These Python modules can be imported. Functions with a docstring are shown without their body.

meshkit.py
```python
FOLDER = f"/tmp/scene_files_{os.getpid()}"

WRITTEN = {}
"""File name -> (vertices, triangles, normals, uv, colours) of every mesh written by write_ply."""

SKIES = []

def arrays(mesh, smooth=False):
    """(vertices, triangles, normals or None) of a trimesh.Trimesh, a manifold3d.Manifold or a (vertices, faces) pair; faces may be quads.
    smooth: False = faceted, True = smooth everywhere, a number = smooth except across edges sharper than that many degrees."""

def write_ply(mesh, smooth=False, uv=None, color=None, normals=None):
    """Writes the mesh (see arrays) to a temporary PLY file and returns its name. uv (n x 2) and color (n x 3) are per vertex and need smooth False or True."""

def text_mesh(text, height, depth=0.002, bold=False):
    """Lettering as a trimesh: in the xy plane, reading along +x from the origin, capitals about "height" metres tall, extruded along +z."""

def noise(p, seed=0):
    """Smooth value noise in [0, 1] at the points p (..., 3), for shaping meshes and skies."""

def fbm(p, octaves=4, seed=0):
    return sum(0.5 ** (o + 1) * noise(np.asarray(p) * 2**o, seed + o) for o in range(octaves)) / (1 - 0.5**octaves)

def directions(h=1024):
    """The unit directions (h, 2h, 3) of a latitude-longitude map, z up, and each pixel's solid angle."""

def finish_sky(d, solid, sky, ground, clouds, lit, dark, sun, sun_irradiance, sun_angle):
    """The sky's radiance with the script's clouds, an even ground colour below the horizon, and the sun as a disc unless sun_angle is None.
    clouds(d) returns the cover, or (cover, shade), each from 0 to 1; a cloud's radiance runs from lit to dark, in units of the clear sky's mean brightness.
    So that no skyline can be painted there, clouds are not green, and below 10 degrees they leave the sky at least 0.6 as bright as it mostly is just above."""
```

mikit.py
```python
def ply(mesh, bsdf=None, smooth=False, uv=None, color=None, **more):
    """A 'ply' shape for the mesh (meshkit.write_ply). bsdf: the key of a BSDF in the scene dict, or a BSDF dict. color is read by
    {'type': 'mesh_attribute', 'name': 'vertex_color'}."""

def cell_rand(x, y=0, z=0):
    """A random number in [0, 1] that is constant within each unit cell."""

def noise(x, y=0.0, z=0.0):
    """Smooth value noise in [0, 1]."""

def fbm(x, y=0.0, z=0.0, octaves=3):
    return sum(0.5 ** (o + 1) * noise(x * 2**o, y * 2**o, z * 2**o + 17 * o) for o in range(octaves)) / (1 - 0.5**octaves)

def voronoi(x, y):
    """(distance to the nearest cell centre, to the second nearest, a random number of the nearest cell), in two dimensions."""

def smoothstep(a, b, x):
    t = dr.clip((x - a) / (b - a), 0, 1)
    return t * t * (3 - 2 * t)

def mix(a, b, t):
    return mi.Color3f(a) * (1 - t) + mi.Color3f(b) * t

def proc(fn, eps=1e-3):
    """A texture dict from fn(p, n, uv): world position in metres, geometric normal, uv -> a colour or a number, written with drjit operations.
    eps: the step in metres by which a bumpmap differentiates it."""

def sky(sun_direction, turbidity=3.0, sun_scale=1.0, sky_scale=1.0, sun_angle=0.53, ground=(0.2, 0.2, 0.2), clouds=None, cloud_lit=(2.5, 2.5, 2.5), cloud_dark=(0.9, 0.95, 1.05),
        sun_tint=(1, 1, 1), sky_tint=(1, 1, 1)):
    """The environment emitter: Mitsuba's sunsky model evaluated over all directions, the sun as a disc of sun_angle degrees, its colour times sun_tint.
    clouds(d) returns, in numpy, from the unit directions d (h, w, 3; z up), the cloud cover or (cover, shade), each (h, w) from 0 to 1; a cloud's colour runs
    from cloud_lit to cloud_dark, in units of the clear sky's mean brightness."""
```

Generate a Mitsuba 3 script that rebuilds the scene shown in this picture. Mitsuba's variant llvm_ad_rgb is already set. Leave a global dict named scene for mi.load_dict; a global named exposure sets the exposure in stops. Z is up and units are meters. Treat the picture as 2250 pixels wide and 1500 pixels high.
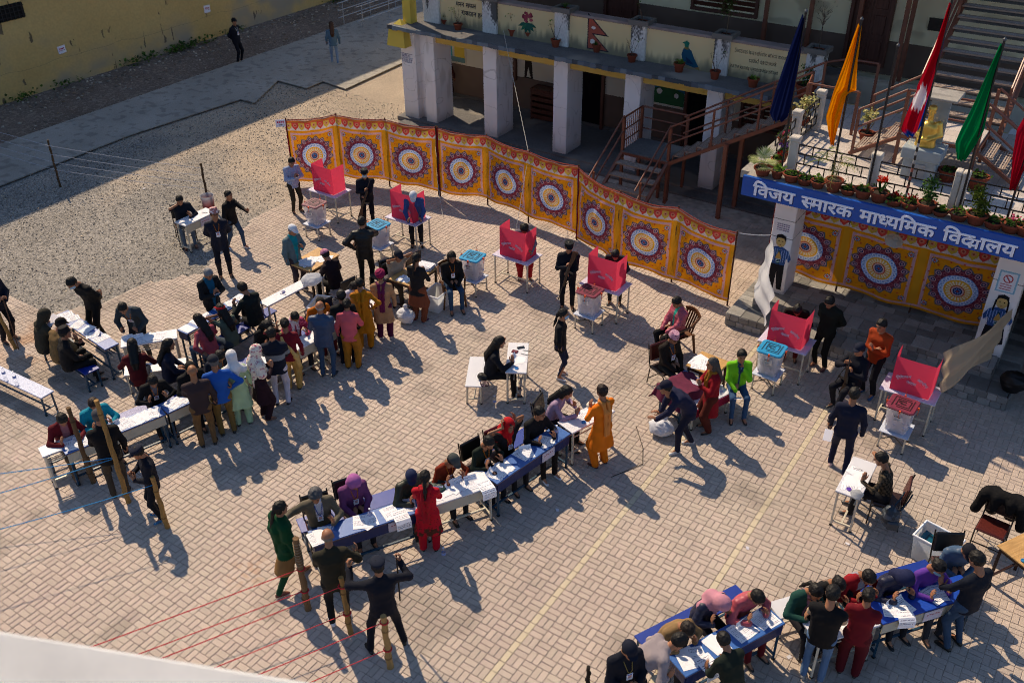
import math, random
import numpy as np, trimesh, manifold3d as m3, shapely
import shapely.geometry as sg
import mitsuba as mi, mikit, drjit as dr
from mikit import proc, noise, fbm, voronoi, cell_rand, smoothstep, mix
import meshkit

scene, labels = {}, {}
T = mi.ScalarTransform4f
# ---------------------------------------------------------------- camera, sky, exposure
# x runs along the school facade, y towards it, z up; the photographer stands on a roof at (0, 0, 11.06)
EYE = np.array([0, 0, 11.06])
FWD = np.array([-0.46505, 0.695096, -0.548243]); UP = np.array([-0.298547, 0.45987, 0.836295])
scene['camera'] = {'type': 'thinlens', 'to_world': T().look_at(origin=EYE.tolist(), target=(EYE + FWD).tolist(), up=UP.tolist()),
    'fov': 55.9063, 'fov_axis': 'x', 'near_clip': 0.05, 'far_clip': 200.0, 'aperture_radius': 0.0022, 'focus_distance': 17.0}
SUN_AZ, SUN_EL = math.radians(156.0), math.radians(47.0)
SUN = [math.cos(SUN_AZ) * math.cos(SUN_EL), math.sin(SUN_AZ) * math.cos(SUN_EL), math.sin(SUN_EL)]
scene['sky'] = mikit.sky(SUN, turbidity=3.5, sun_tint=(1.0, 0.97, 0.93))
exposure = 1.95

# ---------------------------------------------------------------- helpers
rng = random.Random(7)
nprng = np.random.RandomState(7)
PI = math.pi
def A(*x): return np.array(x, float)
def ang(deg): return math.radians(deg)
def rotz(a):
    c, s = math.cos(a), math.sin(a); return np.array([[c, -s, 0], [s, c, 0], [0, 0, 1.0]])
def roty(a):
    c, s = math.cos(a), math.sin(a); return np.array([[c, 0, s], [0, 1, 0], [-s, 0, c]])
def rotx(a):
    c, s = math.cos(a), math.sin(a); return np.array([[1, 0, 0], [0, c, -s], [0, s, c]])
def unit(v): return v / max(np.linalg.norm(v), 1e-12)
def frame(d, up=(0, 0, 1)):
    d = unit(A(*d)); up = A(*up)
    if abs(d @ up) > 0.98: up = A(1, 0, 0)
    y = unit(np.cross(up, d)); return np.stack([d, y, np.cross(d, y)], 1)
counts = {}
def numbered(name):
    k = counts.get(name, 0); counts[name] = k + 1
    return name if k == 0 else f'{name}_{k:03d}'
def key(name, parent=None): return numbered(name if parent is None else parent + '__' + name)
def tag(k, label, cat=None, group=None, kind=None):
    w = label.split()
    for art in ('a', 'the', 'an'):
        while len(w) > 16 and art in w: w.remove(art)
    label = ' '.join(w[:16])
    d = {'label': label}
    if cat: d['category'] = cat
    if group: d['group'] = group
    if kind: d['kind'] = kind
    labels[k] = d; return k
def thing(name, label, cat, group=None): return tag(numbered(name), label, cat, group)
def srgb(h):
    h = h.lstrip('#'); c = np.array([int(h[i:i + 2], 16) for i in (0, 2, 4)]) / 255.0
    return np.where(c <= 0.04045, c / 12.92, ((c + 0.055) / 1.055) ** 2.4)
def col(c): return srgb(c) if isinstance(c, str) else np.asarray(c, float)
def put(k, mesh, bsdf, color=None, smooth=False, uv=None, **more):
    if color is not None:
        n = len(mesh[0]) if isinstance(mesh, tuple) else len(mesh.vertices)
        color = np.asarray(color, float)
        if color.ndim == 1: color = np.tile(color, (n, 1))
    scene[k] = mikit.ply(mesh, bsdf, smooth=smooth, uv=uv, color=color, **more); return k

CUBE_F = np.array([[0, 2, 3, 1], [4, 5, 7, 6], [0, 1, 5, 4], [2, 6, 7, 3], [0, 4, 6, 2], [1, 3, 7, 5]])
CUBE_V = np.array([[x, y, z] for x in (-.5, .5) for y in (-.5, .5) for z in (-.5, .5)])
CUBE_F = np.array([[0, 1, 3, 2], [4, 6, 7, 5], [0, 4, 5, 1], [2, 3, 7, 6], [0, 2, 6, 4], [1, 5, 7, 3]])
CT = np.vstack([CUBE_F[:, [0, 1, 2]], CUBE_F[:, [0, 2, 3]]])
def bevel_box(sx, sy, sz, b):
    pts = [(x * (sx / 2 - (b if a != 0 else 0)), y * (sy / 2 - (b if a != 1 else 0)), z * (sz / 2 - (b if a != 2 else 0))) for x in (-1, 1) for y in (-1, 1) for z in (-1, 1) for a in range(3)]
    m = m3.Manifold.hull_points(np.array(pts, float)).to_mesh()
    return m.vert_properties[:, :3].astype(float), m.tri_verts.astype(int)
class MB:
    """Collects pieces of ONE part: vertices, triangles and a colour per vertex."""
    def __init__(s): s.v, s.f, s.c, s.u, s.n = [], [], [], [], 0
    def add(s, v, f, c=(.5, .5, .5), uv=None):
        v = np.asarray(v, float); f = np.asarray(f, int)
        if f.shape[1] == 4: f = np.vstack([f[:, [0, 1, 2]], f[:, [0, 2, 3]]])
        c = col(c); s.v.append(v); s.f.append(f + s.n); s.n += len(v)
        s.c.append(np.tile(c, (len(v), 1)) if c.ndim == 1 else c)
        s.u.append(np.zeros((len(v), 2)) if uv is None else np.broadcast_to(np.asarray(uv, float), (len(v), 2)))
        return s
    def box(s, c, size, rz=0, color=(.5, .5, .5), bevel=0, R=None, uv=None):
        v, f = (CUBE_V * np.array(size), CT) if bevel == 0 else bevel_box(*size, bevel)
        R = rotz(rz) if R is None else R
        return s.add(v @ R.T + np.array(c, float), f, color, uv)
    def beam(s, p, q, w, h, color=(.5, .5, .5), up=(0, 0, 1), ext=0, bevel=0):
        p, q = A(*p), A(*q); R = frame(q - p, up); L = np.linalg.norm(q - p) + 2 * ext
        return s.box((p + q) / 2, (L, w, h), color=color, R=R, bevel=bevel)
    def tube(s, pts, r, color=(.5, .5, .5), n=8, closed=False, caps=True):
        p = np.asarray(pts, float); r = np.broadcast_to(np.asarray(r, float), (len(p),))
        t = np.gradient(p, axis=0); t /= np.linalg.norm(t, axis=1, keepdims=True) + 1e-12
        ref = A(0, 0, 1) if abs(unit(p[-1] - p[0])[2]) < 0.9 else A(1, 0, 0)
        a = np.cross(t, ref); a /= np.linalg.norm(a, axis=1, keepdims=True) + 1e-12; b = np.cross(t, a)
        th = np.arange(n) * 2 * PI / n
        v = (p[:, None] + r[:, None, None] * (np.cos(th)[None, :, None] * a[:, None] + np.sin(th)[None, :, None] * b[:, None])).reshape(-1, 3)
        f = []
        for i in range(len(p) - 1):
            for j in range(n):
                k = (j + 1) % n; f.append([i * n + j, i * n + k, (i + 1) * n + k, (i + 1) * n + j])
        f = np.array(f); f = np.vstack([f[:, [0, 1, 2]], f[:, [0, 2, 3]]])
        if caps:
            m = (len(p) - 1) * n
            f = np.vstack([f, [[0, j + 1, j] for j in range(1, n - 1)], [[m, m + j, m + j + 1] for j in range(1, n - 1)]])
        return s.add(v, f[:, ::-1], color)
    def lathe(s, prof, c=(0, 0, 0), color=(.5, .5, .5), n=16, wob=0.0, R=None):
        prof = np.asarray(prof, float); th = np.arange(n) * 2 * PI / n
        v = np.stack([prof[:, :1] * np.cos(th), prof[:, :1] * np.sin(th), np.repeat(prof[:, 1:], n, 1)], -1).reshape(-1, 3)
        f = [[i * n + j, i * n + (j + 1) % n, (i + 1) * n + (j + 1) % n, (i + 1) * n + j] for i in range(len(prof) - 1) for j in range(n)]
        if R is not None: v = v @ R.T
        return s.add(v + np.array(c, float), f, color)
    def prism(s, poly, z0, z1, color=(.5, .5, .5), M=None):
        """An upright prism over a polygon (list of xy), or placed by M (3x3, offset)."""
        m = trimesh.creation.extrude_polygon(sg.Polygon(poly) if not hasattr(poly, 'exterior') else poly, z1 - z0, engine='earcut')
        v = np.array(m.vertices) + [0, 0, z0]
        if M is not None: v = v @ M[0].T + M[1]
        return s.add(v, m.faces, color)
    def arrays(s): return np.vstack(s.v), np.vstack(s.f), np.vstack(s.c), np.vstack(s.u)
    def build(s, name, bsdf, parent=None, smooth=False, uv=False, **more):
        v, f, c, u = s.arrays(); k = key(name, parent)
        scene[k] = mikit.ply((v, f), bsdf, smooth=smooth, color=c, uv=u if uv else None, **more); return k
def place_mb(mb, M, t):
    mb.v = [v @ M.T + t for v in mb.v]; return mb
def xf(pos, rz=0, s=1.0):
    m = np.eye(4); m[:3, :3] = rotz(rz) * s; m[:3, 3] = pos; return T(m)

# ---------------------------------------------------------------- materials
VC = {'type': 'mesh_attribute', 'name': 'vertex_color'}
def two(d): return {'type': 'twosided', 'bsdf': d}
def pr(base, rough=0.6, spec=0.4, **k):
    if isinstance(base, (tuple, list, np.ndarray)): base = {'type': 'rgb', 'value': [float(x) for x in base]}
    return {'type': 'principled', 'base_color': base, 'roughness': rough, 'specular': spec, **k}
scene['cloth'] = two(pr(VC, 0.85, 0.2, sheen=0.3))
scene['nylon'] = two(pr(VC, 0.5, 0.35, sheen=0.15))
scene['skin'] = two(pr(VC, 0.5, 0.35))
scene['hair'] = two(pr(VC, 0.62, 0.3))
scene['matte'] = two(pr(VC, 0.8, 0.25))
scene['satin'] = two(pr(VC, 0.42, 0.45))
scene['gloss'] = two(pr(VC, 0.22, 0.5))
scene['leaf'] = {'type': 'principledthin', 'base_color': VC, 'roughness': 0.5, 'diff_trans': 0.7, 'spec_trans': 0.0}
scene['thin_cloth'] = {'type': 'principledthin', 'base_color': VC, 'roughness': 0.9, 'diff_trans': 0.8, 'spec_trans': 0.0}
scene['pvc'] = {'type': 'principledthin', 'base_color': VC, 'roughness': 0.45, 'diff_trans': 0.75, 'spec_trans': 0.0}
scene['poly'] = {'type': 'principledthin', 'base_color': VC, 'roughness': 0.35, 'diff_trans': 1.1, 'spec_trans': 0.0}
scene['clear_plastic'] = {'type': 'principledthin', 'base_color': {'type': 'rgb', 'value': [0.93, 0.94, 0.97]}, 'roughness': 0.25, 'diff_trans': 1.0, 'spec_trans': 0.45}
scene['bottle_plastic'] = {'type': 'thindielectric', 'int_ior': 1.4}
scene['gold'] = two(pr((0.75, 0.48, 0.10), 0.32, 0.5, metallic=0.75))
scene['gunmetal'] = two(pr((0.02, 0.02, 0.022), 0.35, 0.5))
# ---------------------------------------------------------------- people
def surfnet(fn, lo, hi, res, slack=0.03):
    """Surface nets of fn(points) < 0, evaluated only in blocks of cells near the surface."""
    lo, hi = A(*lo), A(*hi); nb = np.ceil((hi - lo) / (4 * res)).astype(int)
    g = np.stack(np.meshgrid(*[np.arange(n) for n in nb], indexing='ij'), -1).reshape(-1, 3)
    d = fn(lo + (g * 4 + 2) * res); g = g[np.abs(d) < 4 * res * 0.87 + slack] * 4
    o5 = np.stack(np.meshgrid(*[np.arange(5)] * 3, indexing='ij'), -1)
    idx = g[:, None, None, None] + o5
    val = fn((lo + idx * res).reshape(-1, 3)).reshape(-1, 5, 5, 5)
    cs = [val[:, a:a + 4, b:b + 4, c:c + 4] for a in (0, 1) for b in (0, 1) for c in (0, 1)]
    C = np.stack(cs, -1).reshape(-1, 8); ci = idx[:, :4, :4, :4].reshape(-1, 3)
    ins = C < 0; act = ins.any(1) & ~ins.all(1); C, ci, ins = C[act], ci[act], ins[act]
    off = np.array([[a, b, c] for a in (0, 1) for b in (0, 1) for c in (0, 1)], float)
    acc, cnt = np.zeros((len(C), 3)), np.zeros(len(C))
    for i, j in ((0, 1), (2, 3), (4, 5), (6, 7), (0, 2), (1, 3), (4, 6), (5, 7), (0, 4), (1, 5), (2, 6), (3, 7)):
        m = ins[:, i] != ins[:, j]; t = C[m, i] / (C[m, i] - C[m, j])
        acc[m] += off[i] + t[:, None] * (off[j] - off[i]); cnt[m] += 1
    v = lo + (ci + acc / cnt[:, None]) * res
    K = lambda q: (q[:, 0] + 8) * 4000000 + (q[:, 1] + 8) * 2000 + q[:, 2] + 8
    ids = K(ci); order = np.argsort(ids); sid = ids[order]; F = []
    for ax, bit in ((0, 4), (1, 2), (2, 1)):
        m = np.nonzero(ins[:, 0] != ins[:, bit])[0]
        b, c = np.eye(3, dtype=int)[(ax + 1) % 3], np.eye(3, dtype=int)[(ax + 2) % 3]
        q = []
        for dlt in (0 * b, -b, -b - c, -c):
            kk = K(ci[m] + dlt); p = np.clip(np.searchsorted(sid, kk), 0, len(sid) - 1)
            q.append(np.where(sid[p] == kk, order[p], -1))
        q = np.stack(q, 1); fl = ins[m, 0]; ok = (q >= 0).all(1); q, fl = q[ok], fl[ok]
        q[~fl] = q[~fl][:, ::-1]; F.append(q)
    F = np.vstack(F)
    return v, np.vstack([F[:, [0, 1, 2]], F[:, [0, 2, 3]]])
class Soft:
    """A smooth union of round cones (a, b, ra, rb)."""
    def __init__(s, k=0.012): s.p, s.k = [], k
    def cone(s, a, b, ra, rb=None): s.p.append((np.array(a, float), np.array(b, float), ra, ra if rb is None else rb)); return s
    def chain(s, pts, rs):
        for i in range(len(pts) - 1): s.cone(pts[i], pts[i + 1], rs[i], rs[i + 1])
        return s
    def __call__(s, q):
        acc = np.zeros(len(q)); k = s.k
        for a, b, ra, rb in s.p:
            ab = b - a; L = ab @ ab
            t = np.clip(((q - a) @ ab) / L, 0, 1) if L > 1e-12 else np.zeros(len(q))
            dd = q - a - t[:, None] * ab
            acc += np.exp(np.clip(-(np.sqrt((dd * dd).sum(1)) - (ra + t * (rb - ra))) / k, -60, 60))
        return -k * np.log(acc + 1e-30)
    def box(s, pad=0.03):
        lo = np.min([np.minimum(a - ra, b - rb) for a, b, ra, rb in s.p], 0); hi = np.max([np.maximum(a + ra, b + rb) for a, b, ra, rb in s.p], 0)
        return lo - pad, hi + pad
def ell(q, c, r):
    p = (q - np.array(c)) / np.array(r); k = np.sqrt((p * p).sum(1)) + 1e-9
    g = np.sqrt(((p / np.array(r)) ** 2).sum(1)) + 1e-9
    return k * (k - 1) / g
def smin(a, b, k=0.012):
    h = np.clip(0.5 + 0.5 * (b - a) / k, 0, 1); return b * (1 - h) + a * h - k * h * (1 - h)
CR, CRR = (-0.012, 0, 0.028), (0.098, 0.078, 0.09)
def head_sdf(q):
    d = ell(q, CR, CRR)
    d = smin(d, ell(q, (0.03, 0, -0.035), (0.06, 0.058, 0.078)), 0.03)
    d = smin(d, ell(q, (0.062, 0, -0.092), (0.026, 0.03, 0.022)), 0.03)
    d = smin(d, ell(q, (0.07, 0, 0.038), (0.026, 0.055, 0.012)), 0.02)
    S = Soft(0.004).cone((0.09, 0, 0.022), (0.107, 0, -0.018), 0.008, 0.013); d = smin(d, S(q), 0.012)
    d = smin(d, ell(q, (0.085, 0, -0.055), (0.014, 0.024, 0.010)), 0.008)
    for s in (-1, 1):
        e = -(np.linalg.norm(q - A(0.098, s * 0.031, 0.014), axis=1) - 0.016); d = -smin(-d, -e, 0.010)
        d = smin(d, np.linalg.norm(q - A(0.074, s * 0.031, 0.013), axis=1) - 0.0135, 0.003)
        d = smin(d, ell(q, (-0.008, s * 0.079, -0.005), (0.02, 0.011, 0.032)), 0.006)
    N = Soft(0.01).cone((-0.022, 0, -0.06), (-0.04, 0, -0.17), 0.054, 0.058)
    return smin(d, N(q), 0.02)
HEAD_V, HEAD_F = surfnet(head_sdf, (-.13, -.11, -.24), (.14, .11, .14), 0.0078)
HEAD_M = m3.Manifold(m3.Mesh(HEAD_V.astype(np.float32), HEAD_F.astype(np.uint32)))
def hand_sdf_maker(curl, spread=0.0, thumb=0.5):
    S = Soft(0.0035)
    S.cone((-.015, 0, 0), (.02, 0, 0), .0255, .024)
    for j, y in enumerate((.028, .010, -.009, -.026)):
        S.cone((.012, y * .75, 0), (.082 - abs(y - .008) * .25, y, 0), .0145, .0125)
    for j, (y, L) in enumerate(((.028, .040), (.010, .045), (-.009, .042), (-.026, .032))):
        p = A(.084 - abs(y - .008) * .25, y, 0); a = 0.15; yw = (y - .002) * spread
        for k in range(3):
            a += curl * (0.8 if k else 0.6) * (1 + 0.12 * j); l = L * (1, .72, .55)[k]
            q = p + l * A(math.cos(a), yw, -math.sin(a)); S.cone(p, q, .0098 - .0008 * k, .0092 - .0009 * k); p = q
    p = A(.018, .026, -.006)
    for k, (l, yaw) in enumerate(((.036, 0.75), (.03, 0.45), (.024, 0.3))):
        q = p + l * A(math.cos(yaw), math.sin(yaw) * 1.1, -0.35 - thumb * 0.5 * k); S.cone(p, q, .0125 - .0012 * k, .0112 - .0014 * k); p = q
    return S
def to_man(v, f): return m3.Manifold(m3.Mesh(np.asarray(v, np.float32), np.asarray(f, np.uint32)))
HANDS = {}
for _n, _c in (('relaxed', 0.42), ('flat', 0.12), ('grip', 1.0)):
    _S = hand_sdf_maker(_c, 3.0 if _n == 'flat' else 0.5); _lo, _hi = _S.box(0.012)
    HANDS[_n] = to_man(*surfnet(_S, _lo, _hi, 0.0058, 0.008))
SPH = trimesh.creation.icosphere(1, 1.0).vertices
def hull2(a, b, ra, rb): return m3.Manifold.hull_points(np.vstack([SPH * ra + a, SPH * rb + b]))
def mm(man):
    g = man.to_mesh(); return g.vert_properties[:, :3].astype(float), g.tri_verts.astype(int)
def ik(S, W, l1, l2, pole):
    d = W - S; L = np.linalg.norm(d)
    if L > (l1 + l2) * 0.985: W = S + d / L * (l1 + l2) * 0.985; d = W - S; L = np.linalg.norm(d)
    if L < 0.12: d = unit(d) * 0.12; W = S + d; L = 0.12
    a = (l1 * l1 - l2 * l2 + L * L) / (2 * L); h = math.sqrt(max(l1 * l1 - a * a, 1e-6))
    u = d / L; p = np.array(pole, float); p = unit(p - (p @ u) * u)
    return S + u * a + p * h, W
PRE = {  # wrist targets (forward, out, up) from the standing root, or '@' = relative to the shoulder
 'down': (0.06, 0.26, 0.80), 'behind': (-0.16, 0.06, 0.92), 'front': (0.24, 0.07, 1.0), 'hip': (-0.02, 0.20, 1.0), 'phone': (0.22, 0.08, 1.10),
 'face': (0.19, 0.06, 1.38), 'desk': (0.36, 0.15, 0.86), 'hold': (0.26, 0.05, 1.12), 'folded': (0.20, -0.06, 1.08), 'lap': (0.30, 0.08, 0.66), 'out': (0.30, 0.34, 1.0), 'hair': (0.06, 0.16, 1.50)}
def cloth_noise(q, amp, f=13.0, seed=0):
    a = meshkit.noise(q * A(f * .6, f * .6, f * 0.4), seed); b = meshkit.noise(q * f + 9, seed + 3)
    w = np.sin((q[:, 2] * 1.6 + q[:, 0] * .9 * (a - .5) * 4 + q[:, 1] * (b - .3) * 3) * f * 4.2 + a * 9)
    return amp * (a - 0.5) * 2 + amp * 0.55 * w * b + amp * .4 * (b - .5)

def pattern(name, q, c, c2, rs):
    """Colour per vertex in the wearer's own coordinates (x forward, y left, z up)."""
    c, c2 = col(c), col(c2 if c2 is not None else c); n = len(q)
    out = np.tile(c, (n, 1)); x, y, z = q.T
    if name == 'plain': m = None
    elif name == 'stripes': m = (np.floor(z / 0.045) % 2 == 0)
    elif name == 'plaid': m = ((np.floor(z / 0.05) % 2 == 0) ^ (np.floor((x + y) / 0.05) % 2 == 0)) & (meshkit.noise(q * 60, 1) > 0.25)
    elif name == 'floral': m = meshkit.noise(q * 34, rs) > 0.66
    elif name == 'speck': m = meshkit.noise(q * 70, rs) > 0.75
    elif name == 'open': m = (x > 0.0) & (np.abs(y) < 0.055) & (z > 0.78)      # open jacket over a shirt
    elif name == 'openv': m = (x > 0.0) & (np.abs(y) < 0.02 + 0.07 * np.clip((z - 0.85) / 0.5, 0, 1))
    elif name == 'band': m = (np.abs(z - 1.14) < 0.055)
    elif name == 'border': m = ((z < 0.62) & (meshkit.noise(q * A(30, 30, 14), rs) > 0.45)) | (meshkit.noise(q * 55, rs) > 0.8)
    elif name == 'camo': m = meshkit.noise(q * 14, rs) > 0.52
    elif name == 'hem': m = z < 0.72
    elif name == 'top': m = z > 1.30
    else: m = None
    if m is not None: out[m] = c2
    out *= (0.9 + 0.2 * meshkit.noise(q * 9, rs + 5))[:, None]
    return out

def person(label, x, y, rz, h=1.63, z=0.0, sit=None, lean=0.0, side=0.0, head=(0, 0), L='down', R='down', hl='relaxed', hr='relaxed', stride=0.0, width=0.11, sex='m',
           skin='#8f6248', top=('jacket', '#111318'), bottom=('trousers', '#14161a'), shoes='#1a1a1c', hair=('short', '#0d0c0c'), wear=None, mask=None, scarf=None, badge=None,
           lanyard=None, group=None, res=0.0165, knees=None, cross=False, glasses=False, beard=False, twist=0.0, sole='#c8c8c8', pole=None):
    t = numbered('person'); tag(t, label, 'person', group)
    rs = sum(map(ord, label)) % 9973; rg = random.Random(rs)
    s = h / 1.66; Rw = rotz(ang(rz))
    W = lambda q: (np.asarray(q) * s) @ Rw.T + A(x, y, z)
    f = 0.95 if sex == 'f' else 1.0
    # --- joints in the wearer's coordinates
    hz = 0.875 if sit is None else (sit / s + 0.085)
    P = A(0, 0, hz); th, sd = ang(lean), ang(side)
    U0 = A(math.sin(th * 0.6), math.sin(sd) * 0.6, math.cos(th * 0.6)); U0 = unit(U0)
    U1 = unit(A(math.sin(th * 1.15), math.sin(sd), math.cos(th * 1.15))); UN = unit(A(math.sin(th * 1.0 + ang(12)), math.sin(sd) * .6, math.cos(th * 1.0 + ang(12))))
    wa = P + U0 * 0.20; ch = wa + U1 * 0.16; N = ch + U1 * 0.135
    Lf = A(-math.sin(ang(twist)), math.cos(ang(twist)), 0); Fw = unit(np.cross(Lf, U1)); Lf = unit(np.cross(U1, Fw))
    sw = 0.178 * f
    Sh = {1: N - U1 * 0.045 + Lf * sw, -1: N - U1 * 0.045 - Lf * sw}
    hp, hy = ang(head[0]), ang(head[1])
    Rh = rotz(hy + ang(twist)) @ roty(hp); Hc = N + UN * 0.105 + Rh @ A(0.035, 0, 0.10)
    arm = {}
    for sgn, tgt in ((1, L), (-1, R)):
        p = PRE.get(tgt, tgt) if isinstance(tgt, str) else tgt
        Wt = A(p[0], sgn * p[1], p[2] - (0.0 if sit is None or isinstance(tgt, tuple) else 0.0))
        if sit is not None and isinstance(tgt, str): Wt = A(p[0] + 0.02, sgn * p[1], {'down': 0.60, 'behind': .6, 'front': .72, 'hip': .62, 'phone': .95, 'face': hz + .58, 'desk': .80, 'hold': .92, 'folded': .80, 'lap': .62, 'out': .8, 'hair': hz + .62}[tgt])
        E, Wt = ik(Sh[sgn], Wt, 0.275, 0.25, pole if pole is not None else (-0.35, sgn * 0.75, -0.55) if tgt not in ('hip', 'hair') else (-0.45, sgn * 1.0, 0.05))
        arm[sgn] = (Sh[sgn], E, Wt)
    leg = {}
    for sgn in (1, -1):
        J = P + A(0, sgn * 0.088, -0.02)
        if sit is None:
            Ft = A(stride * sgn, sgn * width, 0.075)
            Kn, Ft = ik(J, Ft, 0.415, 0.405, (1, sgn * 0.12, 0))
        else:
            kx, kz = knees if knees else (0.43, hz - 0.01)
            Kn = J + A(kx, sgn * (width - 0.07) , kz - hz - 0.0); Ft = A(kx + 0.02 + stride * sgn, sgn * (width + .01), 0.075 - z / s)
            if cross: Ft[1] *= -0.3
            if Kn[2] - Ft[2] > 0.46: Ft[2] = Kn[2] - 0.44
        leg[sgn] = (J, Kn, Ft)
    # --- body: one continuous skin
    ms = [HEAD_M.transform(np.hstack([Rh, Hc[:, None]]))]
    ms.append(hull2(N + UN * 0.06, N - U1 * 0.04, .054, .07)); ms.append(hull2(Sh[1], Sh[-1], .042, .042)); ms.append(hull2(ch + Lf * .05, ch - Lf * .05, .07, .07))
    ms.append(hull2(ch, wa, .07, .07)); ms.append(hull2(wa, P, .07, .075)); ms.append(hull2(leg[1][0], leg[-1][0], .06, .06)); ms.append(hull2(N, ch, .06, .07))
    for sgn in (1, -1):
        a, b, c = arm[sgn]; ms += [hull2(a, b, .040 * f, .034 * f), hull2(b, c, .034 * f, .025 * f)]
        a, b, c2 = leg[sgn]; ms += [hull2(a, b, .055, .04), hull2(b, c2, .042, .034), hull2(c2, c2 + A(.12, sgn * .015, -.045), .034, .022)]
        d = unit(c - b); hn = hl if sgn == 1 else hr
        Wp = A(0, 0, 1) if abs(d[2]) < 0.75 else A(-0.3, sgn * 1.0, 0)
        zz = unit(Wp - (Wp @ d) * d); yy = np.cross(zz, d)
        M = np.stack([d, yy, zz], 1)
        if sgn == 1: M = M @ np.diag([1, -1, 1])          # thumbs towards the middle
        Mt = np.hstack([M * (0.94 * f), (c + d * 0.012)[:, None]]); ms.append(HANDS[hn].transform(Mt))
    body = m3.Manifold.batch_boolean(ms, m3.OpType.Add)
    v, fc = mm(body); q = (v - Hc) @ Rh
    sk = col(skin) * rg.uniform(0.85, 1.15); cc = np.tile(sk, (len(v), 1)) * (0.93 + 0.14 * meshkit.noise(v * 25, 2))[:, None]
    near = np.linalg.norm(q, axis=1) < 0.16
    def paint(m, c, a=1.0): cc[m & near] = cc[m & near] * (1 - a) + col(c) * a
    for sg_ in (-1, 1):
        paint((np.abs(q[:, 0] - .087) < .022) & (np.linalg.norm(q[:, 1:] - A(sg_ * .031, .013), axis=1) < .0125), '#1b1310', .85)
        paint((q[:, 0] > .055) & (np.abs(q[:, 1] - sg_ * .032) < .022) & (np.abs(q[:, 2] - .036) < .0065), '#120d0b', .8)
    paint((q[:, 0] > .07) & (np.abs(q[:, 1]) < .024) & (np.abs(q[:, 2] + .056) < .008), '#7a3a36', .55)
    if beard: paint((q[:, 0] > -.01) & (q[:, 2] < -.035) & (q[:, 2] > -.13) & ~((np.abs(q[:, 1]) < .03) & (np.abs(q[:, 2] + .056) < .01)), '#15110f' if beard is True else beard, .75)
    put(t, (W(v), fc), 'skin', cc, smooth=True)
    P_ = lambda n: t + '__' + n
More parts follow.
